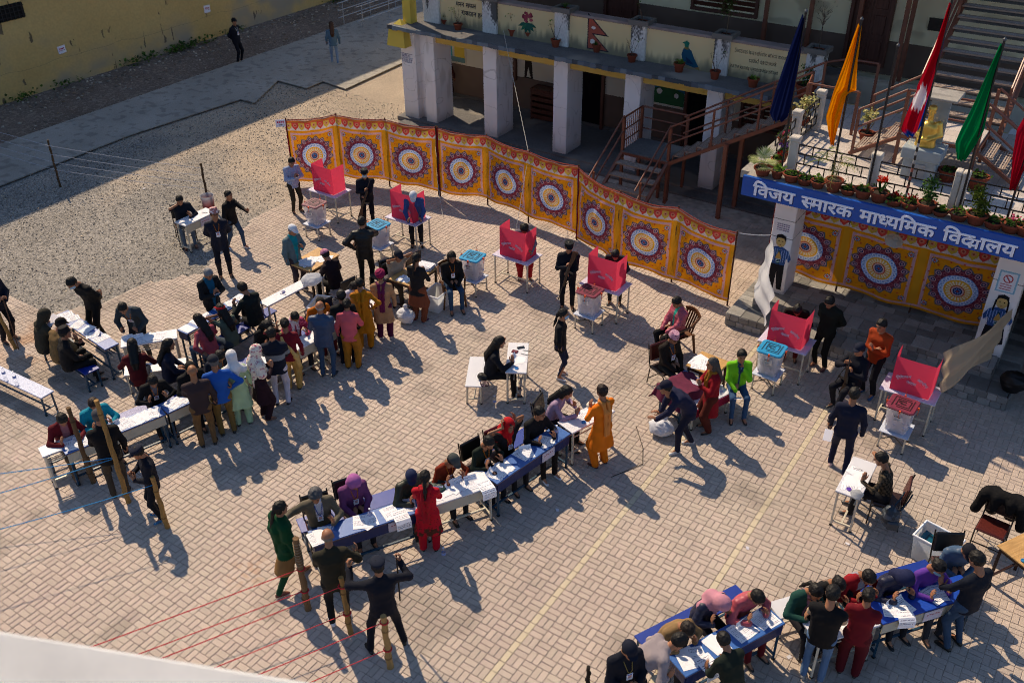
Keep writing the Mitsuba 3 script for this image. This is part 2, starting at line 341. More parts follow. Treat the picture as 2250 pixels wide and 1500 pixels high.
    def garment(name, S, bs, pat, c, c2, amp=0.006, cuts=(), r=res, fr=12.0, extra=None):
        lo, hi = S.box(0.02)
        def fn(q):
            d = S(q) + cloth_noise(q, amp, fr, rs % 50)
            if extra: d = extra(q, d)
            for n_, o_ in cuts: d = np.maximum(d, (q - o_) @ n_)
            return d
        v, fc = surfnet(fn, lo, hi, r / s, 0.02)
        return put(numbered(P_(name)), (W(v), fc), bs, pattern(pat, v, c, c2, rs % 97), smooth=True)
    # --- lower garment
    kind, cb = bottom[0], bottom[1]; pb = bottom[2] if len(bottom) > 2 else 'plain'; cb2 = bottom[3] if len(bottom) > 3 else None
    S = Soft(0.012)
    wide = {'trousers': 0.0, 'jeans': -0.004, 'tights': -0.014, 'salwar': 0.03, 'wide': 0.022}.get(kind, 0.0)
    for sgn in (1, -1):
        J, K_, F_ = leg[sgn]
        S.cone(P + A(0, sgn * .055, .07), J, .098 * f, .102)
        S.cone(J, K_, .088 + wide * .6, .062 + wide); S.cone(K_, F_ + A(0, 0, -0.005 if kind != 'tights' else .03), .060 + wide, .047 + wide * (0.5 if kind == 'salwar' else 1.1))
    cuts = [(A(0, 0, -1), A(0, 0, 0.045 - z / s if sit is None or True else 0))]
    if sit is not None: cuts.append((A(0, 0, -1), A(0, 0, sit / s + 0.003)) if False else (A(-0.0, 0, -1), A(0, 0, 0.045 - z / s)))
    def seatcut(q, d):
        if sit is None: return d
        return np.maximum(d, np.minimum(sit / s + 0.002 - q[:, 2], 0.26 - q[:, 0]))
    if kind == 'skirt':
        pass
    garment('trousers' if kind != 'salwar' else 'trousers', S, 'cloth', pb, cb, cb2, 0.006 if kind not in ('tights',) else .003, cuts, extra=seatcut)
    # --- shoes
    for sgn in (1, -1):
        F_ = leg[sgn][2]; o = A(F_[0], F_[1], F_[2] - 0.075); tw = rotz(sgn * ang(12 if sit is None else 8))
        pts = np.vstack([SPH * A(.036, .034, .04) + A(-.035, 0, .036), SPH * A(.045, .043, .03) + A(.10, 0, .03), SPH * A(.04, .036, .024) + A(.15, 0, .024), SPH * A(.034, .036, .03) + A(0, 0, .07)])
        pts[:, 2] = np.maximum(pts[:, 2], 0.004)
        v, fc = mm(m3.Manifold.hull_points(pts).refine(2)); v2 = v * 0.93 * f @ tw.T + o
        put(numbered(P_('shoe')), (W(v2), fc), 'satin', np.where((v[:, 2:] < 0.022), col(sole), col(shoes)), smooth=True)
    # --- upper garment
    kind, ct = top[0], top[1]; pt = top[2] if len(top) > 2 else 'plain'; ct2 = top[3] if len(top) > 3 else None
    puff = {'shirt': -.012, 'sweater': 0.0, 'jacket': 0.006, 'puffer': 0.012, 'coat': 0.008, 'kurta': -0.004, 'shawl': 0.012, 'vest': 0.008, 'blazer': 0.006}[kind]
    hem = {'shirt': .10, 'sweater': .11, 'jacket': .12, 'puffer': .12, 'coat': .42, 'kurta': .42, 'shawl': .25, 'vest': .10, 'blazer': .17}[kind]
    S = Soft(0.013); g = puff - 0.005
    S.chain([P - A(0, 0, min(hem, .12)), P + A(0, 0, .05), wa, ch, N - U1 * .05], [.118 + g, .112 + g, .106 + g, .108 + g, .07 + g])
    for sgn in (1, -1):
        yy = A(0, sgn, 0)
        S.cone(P + yy * .062 * f - A(0, 0, min(hem, .12)), P + yy * .055 * f + A(0, 0, .05), .118 + g, .112 + g)
        S.cone(P + yy * .055 * f + A(0, 0, .05), wa + Lf * sgn * .06 * f, .112 + g, .108 * f + g)
        S.cone(wa + Lf * sgn * .06 * f, ch + Lf * sgn * .078 * f + Fw * (.012 if sex == 'f' else 0), .108 * f + g, .115 * f + g)
        S.cone(ch + Lf * sgn * .078 * f, N - U1 * .065 + Lf * sgn * .11 * f, .112 * f + g, .072 + g)
        S.cone(N - U1 * .01 + Lf * sgn * .03, Sh[sgn], .062 + g, .066 + g)
        if kind != 'vest':
            a, b, c = arm[sgn]; S.cone(a, b, .062 * f + g, .054 * f + g); S.cone(b, c - unit(c - b) * .0, .054 * f + g, .044 * f + g * .8)
        if hem > .2:
            J, K_, F_ = leg[sgn]
            if sit is None: S.cone(P + yy * .06 - A(0, 0, .1), P + yy * .085 + A(0, 0, -hem) + A(stride * sgn * .35, 0, 0), .125 + g, .145 + g + (.02 if kind == 'kurta' else 0))
            else: S.cone(J, J + (K_ - J) * .95, .115 + g, .10 + g)
    if kind in ('jacket', 'coat', 'puffer', 'blazer'): S.cone(N + UN * .03 + A(0, .02, 0), N + UN * .03 - A(0, .02, 0), .064, .064)
    cuts = [(UN, N + UN * .085)]
    if sit is None: cuts.append((A(0, 0, -1), P - A(0, 0, hem)))
    if kind == 'puffer':
        def quilt(q, d): return seatcut(q, d + 0.006 * np.abs(np.sin(q[:, 2] * 52)) - 0.003)
    else: quilt = seatcut
    garment({'shirt': 'shirt', 'sweater': 'sweater', 'jacket': 'jacket', 'puffer': 'jacket', 'coat': 'coat', 'kurta': 'tunic', 'shawl': 'shawl', 'vest': 'vest', 'blazer': 'jacket'}[kind], S,
            'nylon' if kind == 'puffer' else 'cloth', pt, ct, ct2, 0.0075 if kind in ('jacket', 'coat', 'kurta', 'shawl', 'blazer') else .0055, cuts, extra=quilt)
    if kind == 'vest':
        S = Soft(0.012)
        for sgn in (1, -1):
            a, b, c = arm[sgn]; S.cone(a, b, .054, .048); S.cone(b, c, .048, .04); S.cone(N, a, .055, .05)
        garment('sleeves', S, 'cloth', 'plain', ct2 or '#b9a58c', None, .004)
    HW = lambda q: W(np.asarray(q) @ Rh.T + Hc)
    def headpart(name, fn, lo, hi, r, bs, c, c2=None, pat='plain', am=0.0):
        v, fc = surfnet(fn, lo, hi, r, .012)
        cc = pattern(pat, v * 1.0, c, c2, rs % 89)
        return put(numbered(P_(name)), (HW(v), fc), bs, cc, smooth=True)
    # --- hair
    hs, hc = hair
    wn = (wear or (None,))[0]
    if hs != 'none' and wn not in ('beanie',):
        n0, o0 = unit(A(-.72, 0, .69)), A(.072, 0, .056)
        if hs == 'bald':
            fn = lambda q: np.maximum.reduce([ell(q, CR, np.array(CRR) + .007), -(q[:, 2] + .055), q[:, 2] - .022, q[:, 0] - .022])
        else:
            th_ = {'short': .013, 'crop': .008, 'long': .016, 'pony': .012, 'bun': .012, 'curly': .022}[hs]
            def fn(q):
                d = ell(q, CR, np.array(CRR) + th_ + A(0, 0, .006)) + (meshkit.noise(q * 42, rs % 31) - .5) * (.016 if hs != 'curly' else .026) + .003 * np.sin((q[:, 1] + .4 * q[:, 0]) * 330)
                low = -.05 if hs in ('short', 'crop', 'curly') else -.07
                d = np.maximum(d, np.maximum(-((q - o0) @ n0), -(q[:, 2] - low) * (1.0)))
                if hs == 'bun': d = smin(d, np.linalg.norm(q - A(-.105, 0, .05), axis=1) - .037, .012)
                if hs == 'pony': d = smin(d, np.linalg.norm(q - A(-.105, 0, .03), axis=1) - .026, .012)
                return d
        headpart('hair', fn, (-.16, -.12, -.1), (.12, .12, .16), .0095, 'hair', hc)
        if hs in ('long', 'pony'):
            S = Soft(.01); b0 = Rh @ A(-.07, 0, .02 if hs == 'pony' else -.01) + Hc; b1 = N - Fw * .085 + UN * .02; b2 = ch - Fw * .145 + U1 * .02; b3 = wa - Fw * .135 + U1 * (.06 if hs == 'long' else .12)
            if hs == 'long':
                for yy in (-.035, .035): S.chain([b0 + Lf * yy, b1 + Lf * yy, b2 + Lf * yy * 1.1, b3 + Lf * yy * .8], [.065, .052, .040, .022])
                for yy in (-.062, .062): S.cone(Rh @ A(-.01, yy, .02) + Hc, Rh @ A(-.025, yy * 1.0, -.11) + Hc, .03, .03)
            else: S.chain([Rh @ A(-.10, 0, .03) + Hc, Rh @ A(-.13, 0, -.02) + Hc, b1 - Fw * .03, b2 - Fw * .005], [.022, .028, .026, .014])
            lo, hi = S.box(.02); v, fc = surfnet(lambda q: S(q) + (meshkit.noise(q * A(60, 60, 12), 4) - .5) * .010, lo, hi, .0125, .012)
            put(numbered(P_('hair')), (W(v), fc), 'hair', pattern('plain', v, hc, None, 3), smooth=True)
    # --- headwear
    if wear:
        wn, wc = wear[0], wear[1]; wc2 = wear[2] if len(wear) > 2 else None; wp = wear[3] if len(wear) > 3 else 'plain'
        if wn in ('cap', 'police'):
            R2 = np.array(CRR) + .018
            def fn(q):
                d = np.maximum(ell(q, A(*CR) + A(0, 0, .012), R2), -(q[:, 2] - .048))
                if wn == 'police': d = smin(np.maximum(ell(q, (-.012, 0, .095), (.118, .104, .042)), -1), np.maximum(ell(q, (-.012, 0, .06), (.108, .09, .06)), -(q[:, 2] - .03)), .01)
                br = np.maximum(ell(q, (.085, 0, .045), (.085, .072, .03)), np.abs(q[:, 2] - .052 + (q[:, 0] - .08) * .25 + q[:, 1] ** 2 * 3) - .0075)
                return np.minimum(d, np.maximum(br, -(q[:, 0] - .02)))
            headpart('cap', fn, (-.16, -.13, -.02), (.2, .13, .17), .0085, 'cloth', wc, wc2, wp)
        elif wn == 'field':   # flat-topped patrol cap
            def fn(q):
                d = np.maximum.reduce([np.sqrt(((q[:, 0] + .012) / 1.18) ** 2 + q[:, 1] ** 2) - .094, q[:, 2] - .125, -(q[:, 2] - .035)])
                br = np.maximum(ell(q, (.09, 0, .04), (.06, .068, .03)), np.abs(q[:, 2] - .04 + (q[:, 0] - .08) * .3) - .0075)
                return np.minimum(d - .004, np.maximum(br, -(q[:, 0] - .05)))
            headpart('cap', fn, (-.16, -.13, -.02), (.2, .13, .17), .0085, 'cloth', wc)
        elif wn == 'topi':
            fn = lambda q: np.maximum.reduce([np.sqrt(((q[:, 0] + .012) / 1.2) ** 2 + q[:, 1] ** 2) - (.094 - (q[:, 2] - .05) * .22), q[:, 2] - .15 - q[:, 0] * .15, -(q[:, 2] - .045)]) - .003
            headpart('cap', fn, (-.16, -.13, 0), (.14, .13, .2), .0085, 'cloth', wc, wc2, wp)
        elif wn == 'beanie':
            fn = lambda q: np.maximum(ell(q, A(*CR) + A(0, 0, .012), np.array(CRR) + .02), -(q[:, 2] - .02 + q[:, 0] * .1))
            headpart('cap', fn, (-.16, -.13, -.05), (.14, .13, .17), .0085, 'cloth', wc, wc2, wp)
        elif wn == 'visor':
            def fn(q):
                band = np.maximum(np.abs(ell(q, CR, np.array(CRR) + .014)) - .008, np.abs(q[:, 2] - .06) - .022)
                br = np.maximum(ell(q, (.095, 0, .05), (.09, .085, .03)), np.abs(q[:, 2] - .052 + (q[:, 0] - .08) * .25) - .0075)
                return np.minimum(band, np.maximum(br, -(q[:, 0] - .03)))
            headpart('visor', fn, (-.16, -.13, -.02), (.22, .13, .12), .008, 'cloth', wc)
        elif wn in ('hood', 'headscarf'):
            R2 = np.array(CRR) + (.034 if wn == 'hood' else .024)
            S = Soft(.02)
            if wn == 'headscarf':
                S.chain([Rh @ A(-.04, 0, -.03) + Hc, N - Fw * .07, ch - Fw * .10], [.085, .10, .07])
                for sgn in (1, -1): S.cone(N - U1 * .0 + Lf * sgn * .03, Sh[sgn] - U1 * .02 - Fw * .02, .085, .078)
                S.cone(N + UN * .01 + Fw * .03, ch + Fw * .10, .07, .05)
            else: S.chain([Rh @ A(-.05, 0, -.04) + Hc, N - Fw * .06], [.09, .085])
            def fn(qw):
                q = (qw - Hc) @ Rh
                d = ell(q, A(*CR) + A(-.005, 0, .0), R2); d = smin(d, ell(q, (-.005, 0, -.05), (.092, .094, .10)), .03)
                d = smin(d, S(qw), .03) + cloth_noise(qw, .006, 16, rs % 40)
                hole = Soft(.01).cone((.06, 0, .012), (.25, 0, .03), .078, .088); hz_ = ell(q, (.11, 0, -.018), (.09, .068, .096))
                return np.maximum(d, -hz_)
            lo, hi = S.box(.06); lo = np.minimum(lo, Hc - .17); hi = np.maximum(hi, Hc + .17)
            v, fc = surfnet(fn, lo, hi, .0135, .02)
            put(numbered(P_('hood' if wn == 'hood' else 'headscarf')), (W(v), fc), 'cloth', pattern(wp, v, wc, wc2, rs % 83), smooth=True)
        elif wn == 'turban':
            fn = lambda q: np.maximum(ell(q, A(*CR) + A(-.015, 0, .03), np.array(CRR) + A(.035, .032, .02)), -(q[:, 2] - .02 - q[:, 0] * .25)) + .006 * np.sin((q[:, 2] + q[:, 1] * .5) * 150)
            headpart('headscarf', fn, (-.2, -.15, -.06), (.14, .15, .2), .009, 'cloth', wc, wc2, wp)
    if mask:
        fn = lambda q: np.maximum.reduce([smin(ell(q, (.035, 0, -.035), (.066, .064, .08)), ell(q, (.08, 0, -.03), (.038, .032, .04)), .02), -(q[:, 0] - .03), q[:, 2] + .005, -(q[:, 2] + .105)])
        headpart('face_mask', fn, (0, -.09, -.13), (.15, .09, .02), .008, 'cloth', mask)
    if glasses:
        mb = MB()
        for sgn in (-1, 1):
            mb.tube([HW(A(.104, sgn * .033 + .02 * math.cos(a), .013 + .016 * math.sin(a))) for a in np.linspace(0, 2 * PI, 11)], .0025 * s, '#201a18', n=5)
            mb.beam(HW(A(.104, sgn * .053, .018)), HW(A(.0, sgn * .083, .015)), .003, .004, '#201a18')
        mb.beam(HW(A(.106, -.013, .015)), HW(A(.106, .013, .015)), .003, .004, '#201a18'); mb.build('glasses', 'satin', t)
    # --- scarf / stole hanging over the shoulders
    if scarf:
        sc = scarf[0]; mode = scarf[1] if len(scarf) > 1 else 'neck'; sp = scarf[2] if len(scarf) > 2 else 'plain'; sc2 = scarf[3] if len(scarf) > 3 else None
        S = Soft(.012)
        if mode == 'neck':
            S.chain([N + UN * .03 + Fw * .055 + Lf * .02, N + UN * .04 + Lf * .075, N + UN * .045 - Fw * .075, N + UN * .04 - Lf * .075, N + UN * .03 + Fw * .055 - Lf * .02], [.034] * 5)
            for sgn in (1, -1): S.chain([N + Fw * .08 + Lf * sgn * .045, ch + Fw * .125 + Lf * sgn * .05, wa + Fw * .125 + Lf * sgn * .05], [.034, .03, .028])
        elif mode == 'back':      # the ends hang down the back
            S.chain([N + UN * .02 + Fw * .07, N + UN * .035 + Lf * .08, N + UN * .02 - Fw * .06 + Lf * .05, ch - Fw * .13 + Lf * .05, wa - Fw * .135 + Lf * .045, P - Fw * .14 + Lf * .04 - A(0, 0, .1)], [.03, .032, .034, .03, .03, .028])
            S.chain([N + UN * .02 + Fw * .07, N + UN * .035 - Lf * .08, N + UN * .02 - Fw * .06 - Lf * .05, ch - Fw * .13 - Lf * .04, wa - Fw * .135 - Lf * .03, P - Fw * .14 - Lf * .02 - A(0, 0, .1)], [.03, .032, .034, .03, .03, .028])
        elif mode == 'sash':      # from the left shoulder across the back to the right hip
            S.chain([ch + Fw * .13 + Lf * .05, N + Lf * .11 + UN * .015, ch - Fw * .125 + Lf * .07, wa - Fw * .125 - Lf * .05, P - Fw * .10 - Lf * .14, P - Lf * .17 - A(0, 0, .28)], [.03, .034, .034, .034, .045, .05])
        elif mode == 'wrap':      # shawl round the upper body
            for sgn in (1, -1):
                S.chain([N + UN * .01, Sh[sgn] + U1 * .01, Sh[sgn] - U1 * .16 + Lf * sgn * .035, wa + Lf * sgn * .13 + U1 * .04], [.085, .085, .09, .075])
                S.chain([N - Fw * .05, ch - Fw * .09 + Lf * sgn * .06, wa - Fw * .09 + Lf * sgn * .06 - A(0, 0, .02)], [.07, .075, .055]); S.chain([N + Fw * .04, ch + Fw * .09 + Lf * sgn * .05], [.07, .07])
            S.chain([wa - Fw * .10, P - Fw * .12 - A(0, 0, .08)], [.06, .02])
        v_cut = [(A(0, 0, -1), A(0, 0, P[2] - .45))]
        garment('scarf', S, 'cloth', sp, sc, sc2, .006, v_cut if sit is None else (), r=.0145)
    if badge:
        mb = MB(); zc = ch + Fw * (.135 + puff) - U1 * .10; lc = lanyard or '#b8641e'
        for sgn in (1, -1): mb.tube([W(N + UN * .03 + Lf * sgn * .062), W(N + Fw * (.085 + puff) + Lf * sgn * .055 - U1 * .03), W(ch + Fw * (.142 + puff) + Lf * sgn * .03 + U1 * .0), W(zc + U1 * .055 + Fw * .008)], .0055, lc, n=5)
        mb.build('lanyard', 'cloth', t)
        mb = MB(); Rb = Rw @ np.stack([Fw, Lf, U1], 1); mb.box(W(zc + Fw * .012), (.006, .085 * s, .115 * s), R=Rb, color='#dfe0e6')
        mb.box(W(zc + Fw * .016 + U1 * .01), (.004, .05 * s, .055 * s), R=Rb, color='#b48f8f'); mb.box(W(zc + Fw * .016 + U1 * .045), (.004, .07 * s, .012 * s), R=Rb, color='#5b6ca8')
        mb.build('badge', 'satin', t)
    return {'key': t, 'W': W, 'P': P, 'N': N, 'arm': arm, 'Hc': Hc, 'Fw': Fw, 'Lf': Lf, 'U1': U1, 'ch': ch, 'wa': wa, 'Rw': Rw, 's': s}
# ---------------------------------------------------------------- ground
def mixc(a, b, t): return mix(col(a).tolist(), col(b).tolist(), t)
def f_paver(p, n, uv):
    g = fbm(p.x * 0.55, p.y * 0.55, 0, 3); sp = noise(p.x * 160, p.y * 160); big = noise(p.x * 0.21 + 7, p.y * 0.21)
    base = mix([.445, .378, .315], [.480, .392, .335], uv.x); base = base * (0.80 + 0.22 * g + 0.16 * (sp - .5) + .14 * (big - .5)) * (0.93 + .14 * uv.y)
    base = dr.select(uv.x > 1.5, mi.Color3f(.51, .44, .32) * (0.86 + 0.2 * g), base)
    st = smoothstep(.62, .78, fbm(p.x * 1.3 + 31, p.y * 1.3, 0, 3)) * .22
    r1 = dr.sqrt(dr.square(p.x + 9.2) + dr.square(p.y - 6.45)); spill = smoothstep(.55, .05, r1) * smoothstep(.42, .62, noise(p.x * 14, p.y * 14))
    base = base * (1 - st)
    mud = smoothstep(1.4, .2, dr.sqrt(dr.square(p.x + 17.7) + dr.square(p.y - 8.7))) * smoothstep(.3, .6, noise(p.x * 3, p.y * 3))
    base = mix(base, [.36, .21, .12], mud * .7)
    return mix(base, [.38, .24, .16], spill * .55)
scene['paver'] = two(pr(proc(f_paver), 0.82, 0.25))
def f_joint(p, n, uv): return mi.Color3f(.40, .345, .29) * (0.7 + .6 * noise(p.x * 9, p.y * 9))
scene['joint_sand'] = two(pr(proc(f_joint), 0.95, 0.1))
def f_gravel(p, n, uv):
    a = noise(p.x * 38, p.y * 38); b = noise(p.x * 75 + 5, p.y * 75); c = fbm(p.x * .8, p.y * .8, 0, 3)
    g = mix([.135, .128, .118], [.36, .335, .30], smoothstep(.2, .85, a * .6 + b * .4))
    sand = mix([.30, .245, .185], [.42, .345, .265], a)
    t = smoothstep(14.0, 19.5, p.y + (c - .5) * 7) * .85
    return mix(g, sand, t) * (.82 + .36 * c)
def f_gravel_h(p, n, uv): return noise(p.x * 30, p.y * 30) * .6 + noise(p.x * 62, p.y * 62) * .4
scene['gravel_mat'] = two({'type': 'bumpmap', 'arbitrary': {**proc(f_gravel_h, 4e-3)}, 'scale': 0.022, 'bsdf': pr(proc(f_gravel), 0.95, 0.1)})
def f_dirt(p, n, uv):
    c = fbm(p.x * .9, p.y * .9, 0, 4); a = noise(p.x * 30, p.y * 30)
    d = mix([.115, .088, .070], [.19, .15, .125], c) * (.75 + .5 * a)
    return mix(d, [.33, .28, .22], smoothstep(.64, .76, noise(p.x * 13, p.y * 13)) * .35)
scene['dirt_mat'] = two(pr(proc(f_dirt), 0.95, 0.1))
def f_conc(p, n, uv):
    c = fbm(p.x * 1.1, p.y * 1.1, p.z * 1.1, 4); a = noise(p.x * 40, p.y * 40, p.z * 40); s = noise(p.x * 6, p.y * 6, p.z * .8)
    d = mix([.24, .225, .20], [.35, .33, .295], c) * (.88 + .24 * a)
    return mix(d, [.12, .115, .11], smoothstep(.62, .82, s) * .45)
scene['concrete'] = two(pr(proc(f_conc), 0.9, 0.15))
def f_conc_dark(p, n, uv):
    c = fbm(p.x * 1.4, p.y * 1.4, p.z * 1.4, 4); a = noise(p.x * 30, p.y * 30, p.z * 30); l = smoothstep(.6, .75, fbm(p.x * .7 + 4, p.y * .9, 0, 3))
    return mix(mix([.075, .075, .078], [.17, .165, .16], c) * (.8 + .4 * a), [.34, .30, .25], l * .55)
scene['slab_grey'] = two(pr(proc(f_conc_dark), 0.9, 0.15))
def f_white(p, n, uv):       # whitewash with grime
    c = fbm(p.x * 1.2, p.y * 1.2, p.z * 1.2, 4); d = noise(p.x * 9, p.y * 9, p.z * 2.0)
    b = mix([.60, .60, .62], [.72, .715, .71], c)
    b = mix(b, [.30, .29, .27], smoothstep(.60, .85, d) * .35)
    b = mix(b, [.22, .22, .20], smoothstep(.55, .05, p.z + .25 * (c - .5)) * .6)
    return mix(b, [.12, .12, .12], smoothstep(.012, .004, dr.abs(noise(p.x * 2.5 + 3, p.y * 2.5, p.z * 2.5) - .5)) * .35)
scene['whitewash'] = two(pr(proc(f_white), 0.85, 0.2))
def f_streak(p, n, uv):      # white pillars with black mould streaks
    s = noise(p.x * 13, p.y * 13, p.z * 1.1); c = noise(p.x * 40, p.y * 40, p.z * 18); h = smoothstep(3.0, 4.1, p.z)
    b = mix([.66, .65, .62], [.50, .49, .46], c)
    return mix(b, [.045, .045, .045], smoothstep(.78 - .42 * h, .92 - .35 * h, s * .75 + c * .25) * .9)
scene['mould_white'] = two(pr(proc(f_streak), 0.9, 0.15))
def f_yellow(p, n, uv):      # the long ochre wall
    c = fbm(p.y * .5, p.z * .9, 1, 4); a = noise(p.y * 20, p.z * 20); k = noise(p.y * 3.1, p.z * 3.1)
    b = mix([.47, .315, .115], [.58, .41, .165], c) * (.93 + .14 * a)
    low = smoothstep(1.5, .15, p.z + (fbm(p.y * .35 + 9, p.z, 4, 3) - .5) * 2.4)
    b = mix(b, [.30, .26, .20], low * smoothstep(.45, .75, c + .15 * k) * .9)
    b = mix(b, [.22, .20, .17], smoothstep(.72, .8, fbm(p.y * .8 + 3, p.z * 1.4, 7, 4)) * low)
    b = mix(b, [.05, .045, .04], smoothstep(.86, .90, noise(p.y * 4.7, p.z * 2.3 + 5)) * smoothstep(.5, .7, noise(p.y * 15, p.z * 4)) * .8)
    return mix(b, [.10, .09, .08], smoothstep(.012, .0, dr.abs(p.z - .78 - .12 * noise(p.y * 1.5, 3))) * .5)
scene['ochre'] = two(pr(proc(f_yellow), 0.9, 0.15))
def f_cream(p, n, uv):
    c = fbm(p.x * .9, p.y * .9, p.z * .9, 4); w = noise(p.x * 16, p.z * 3)
    b = mix([.62, .48, .24], [.72, .585, .33], c)
    return mix(b, [.12, .115, .09], smoothstep(3.42, 3.08, p.z + .22 * (w - .5) + .2 * (c - .5)) * smoothstep(2.9, 3.04, p.z) * .8)
scene['cream_wall'] = two(pr(proc(f_cream), 0.9, 0.15))
def f_stone(p, n, uv):
    c = fbm(p.x * 5, p.y * 5, p.z * 5, 3); a = noise(p.x * 55, p.y * 55, p.z * 55)
    return mix([.12, .118, .112], [.30, .29, .27], uv.x) * (.65 + .5 * c + .25 * a)
scene['stone_tile'] = two(pr(proc(f_stone), 0.6, 0.35))
def f_wood(p, n, uv):
    g = noise(uv.x * 3.0 + noise(uv.x * 2, uv.y * 9) * 2, uv.y * 60); return mix([.40, .225, .075], [.52, .315, .12], g) * (.9 + .2 * noise(p.x * 7, p.y * 7))
scene['table_wood'] = two(pr(proc(f_wood), 0.4, 0.4))
def f_door(p, n, uv):
    g = noise(p.x * 45, p.y * 45, p.z * 2.5); return mix([.055, .018, .013], [.10, .034, .022], g)
scene['door_wood'] = two(pr(proc(f_door), 0.5, 0.4))
def f_rust(p, n, uv):
    c = noise(p.x * 9, p.y * 9, p.z * 9); return mix([.20, .065, .035], [.135, .05, .032], c)
scene['oxide_paint'] = two(pr(proc(f_rust), 0.42, 0.45))

def sheet(poly, z, name, bsdf, label, parent=None):
    m = trimesh.creation.extrude_polygon(sg.Polygon(poly), .03, engine='earcut'); v = np.array(m.vertices) + [0, 0, z - .03]
    k = put(key(name, parent), (v, m.faces), bsdf); labels[k] = {'label': label, 'kind': 'structure'}; return k
sheet([(-70, -20), (25, -20), (25, 75), (-70, 75)], -0.055, 'ground', 'dirt_mat', 'bare brown earth along the foot of the long ochre wall')
GRAVEL = [(-25.9, -6), (-20.5, -6), (-20.35, 9.39), (-18.6, 9.35), (-17.94, 10.34), (-17.9, 11.35), (-17.1, 12.5), (-17.85, 13.95), (-18.2, 15.2), (-18.25, 16.6), (-18.8, 17.3), (-18.45, 23.2), (-19.6, 23.2), (-19.6, 40), (-25.9, 40)]
sheet(GRAVEL, -0.012, 'gravel', 'gravel_mat', 'grey gravel yard, sandy towards the school, half of it in the wall shadow')
path = sheet([(-28.35, -6), (-25.7, -6), (-25.62, 12), (-25.75, 17.2), (-25.3, 21.4), (-24.63, 21.4), (-25.65, 23.5), (-24.2, 23.44), (-24.25, 24.3), (-23.0, 24.1), (-23.2, 27.6), (-23.3, 45), (-28.6, 45), (-28.5, 23)], 0.07, 'path', 'concrete', 'pale concrete path running beside the gravel, with a stepped edge')
# pavers: pairs of bricks laid crosswise in 0.2 m squares, with two rows of yellow bricks
PAVED = sg.Polygon([(-20.4, 1.0), (-20.35, 9.39), (-18.6, 9.35), (-17.94, 10.34), (-17.9, 11.35), (-17.1, 12.5), (-17.85, 13.95), (-18.2, 15.2), (-18.25, 16.6), (-18.8, 17.3), (-18.45, 22.7), (3.5, 22.7), (3.5, 1.0)])
SEEN = sg.Polygon([(-10.6, 3.1), (1.1, 10.77), (-2.6, 32.5), (-30, 32), (-45, 25)])
m = trimesh.creation.extrude_polygon(PAVED, .05, engine='earcut')
pav = put(numbered('pavement'), (np.array(m.vertices) + [0, 0, -.062], m.faces), 'joint_sand')
labels[pav] = {'label': 'courtyard floor of beige and pinkish brick pavers with two yellow rows', 'kind': 'structure'}
def brick_mesh(sx, sy):
    x, y, b = sx / 2, sy / 2, .004
    v = A(*[(-x, -y, -.03), (x, -y, -.03), (x, y, -.03), (-x, y, -.03), (-x, -y, -b), (x, -y, -b), (x, y, -b), (-x, y, -b), (-x + b, -y + b, 0), (x - b, -y + b, 0), (x - b, y - b, 0), (-x + b, y - b, 0)])
    f = [[i, (i + 1) % 4, (i + 1) % 4 + 4, i + 4] for i in range(4)] + [[i + 4, (i + 1) % 4 + 4, (i + 1) % 4 + 8, i + 8] for i in range(4)] + [[8, 9, 10, 11]]
    f = np.array(f); return v, np.vstack([f[:, [0, 1, 2]], f[:, [0, 2, 3]]])
J = .0085
bricks = []
VIEW = SEEN.buffer(2.6).intersection(PAVED); VP = shapely.prepare(VIEW)
STRIPS = (-5.02, -3.12)
def bays():
    edges = [-20.4] + [s + .05 * k for s in STRIPS for k in (-1, 1)] + [3.5]
    yield (-5.07, -20.5, -1); yield (-4.97, -3.17, 1); yield (-3.07, 3.6, 1)
cells = []
for x0, x1, sg_ in bays():
    nx = int(abs(x1 - x0) / .2 + .3)
    for i in range(nx):
        for j in range(6, 110): cells.append((x0 + sg_ * (.1 + .2 * i), .2 * j + .1, (i + j) % 2))
for s_ in STRIPS:
    for j in range(6, 110): cells.append((s_, .2 * j + .1, 2))
cells = np.array(cells); inside = shapely.contains_xy(VIEW, cells[:, 0], cells[:, 1]); cells = cells[inside]
for cx, cy, o in cells:
    tone = float(np.clip(meshkit.noise(A(cx * .9, cy * .9, 3)) * .8 + rng.uniform(-.3, .3) + .1, 0, 1))
    if o == 0: items = [(cx - .05, cy, .1, .2), (cx + .05, cy, .1, .2)]
    elif o == 1: items = [(cx, cy - .05, .2, .1), (cx, cy + .05, .2, .1)]
    else: items = [(cx, cy, .1, .2)]
    for bx, by, sx, sy in items: bricks.append((bx, by, sx - J, sy - J, 2.0 if o == 2 else float(np.clip(tone + rng.uniform(-.2, .2), 0, 1)), rng.random(), rng.uniform(-.0022, .0012), rng.uniform(-.010, .010), rng.uniform(-.010, .010)))
bricks = np.array(bricks)
seen = shapely.contains_xy(SEEN.buffer(-.05), bricks[:, 0], bricks[:, 1])
ledge_hidden = (bricks[:, 0] < -5.3) & (bricks[:, 1] < 5.0)
dist = np.hypot(np.hypot(bricks[:, 0], bricks[:, 1]), 11) + 1e3 * (~seen) + 1e3 * ledge_hidden
near = np.zeros(len(bricks), bool); near[np.argsort(dist)[:298]] = True
BM = {}
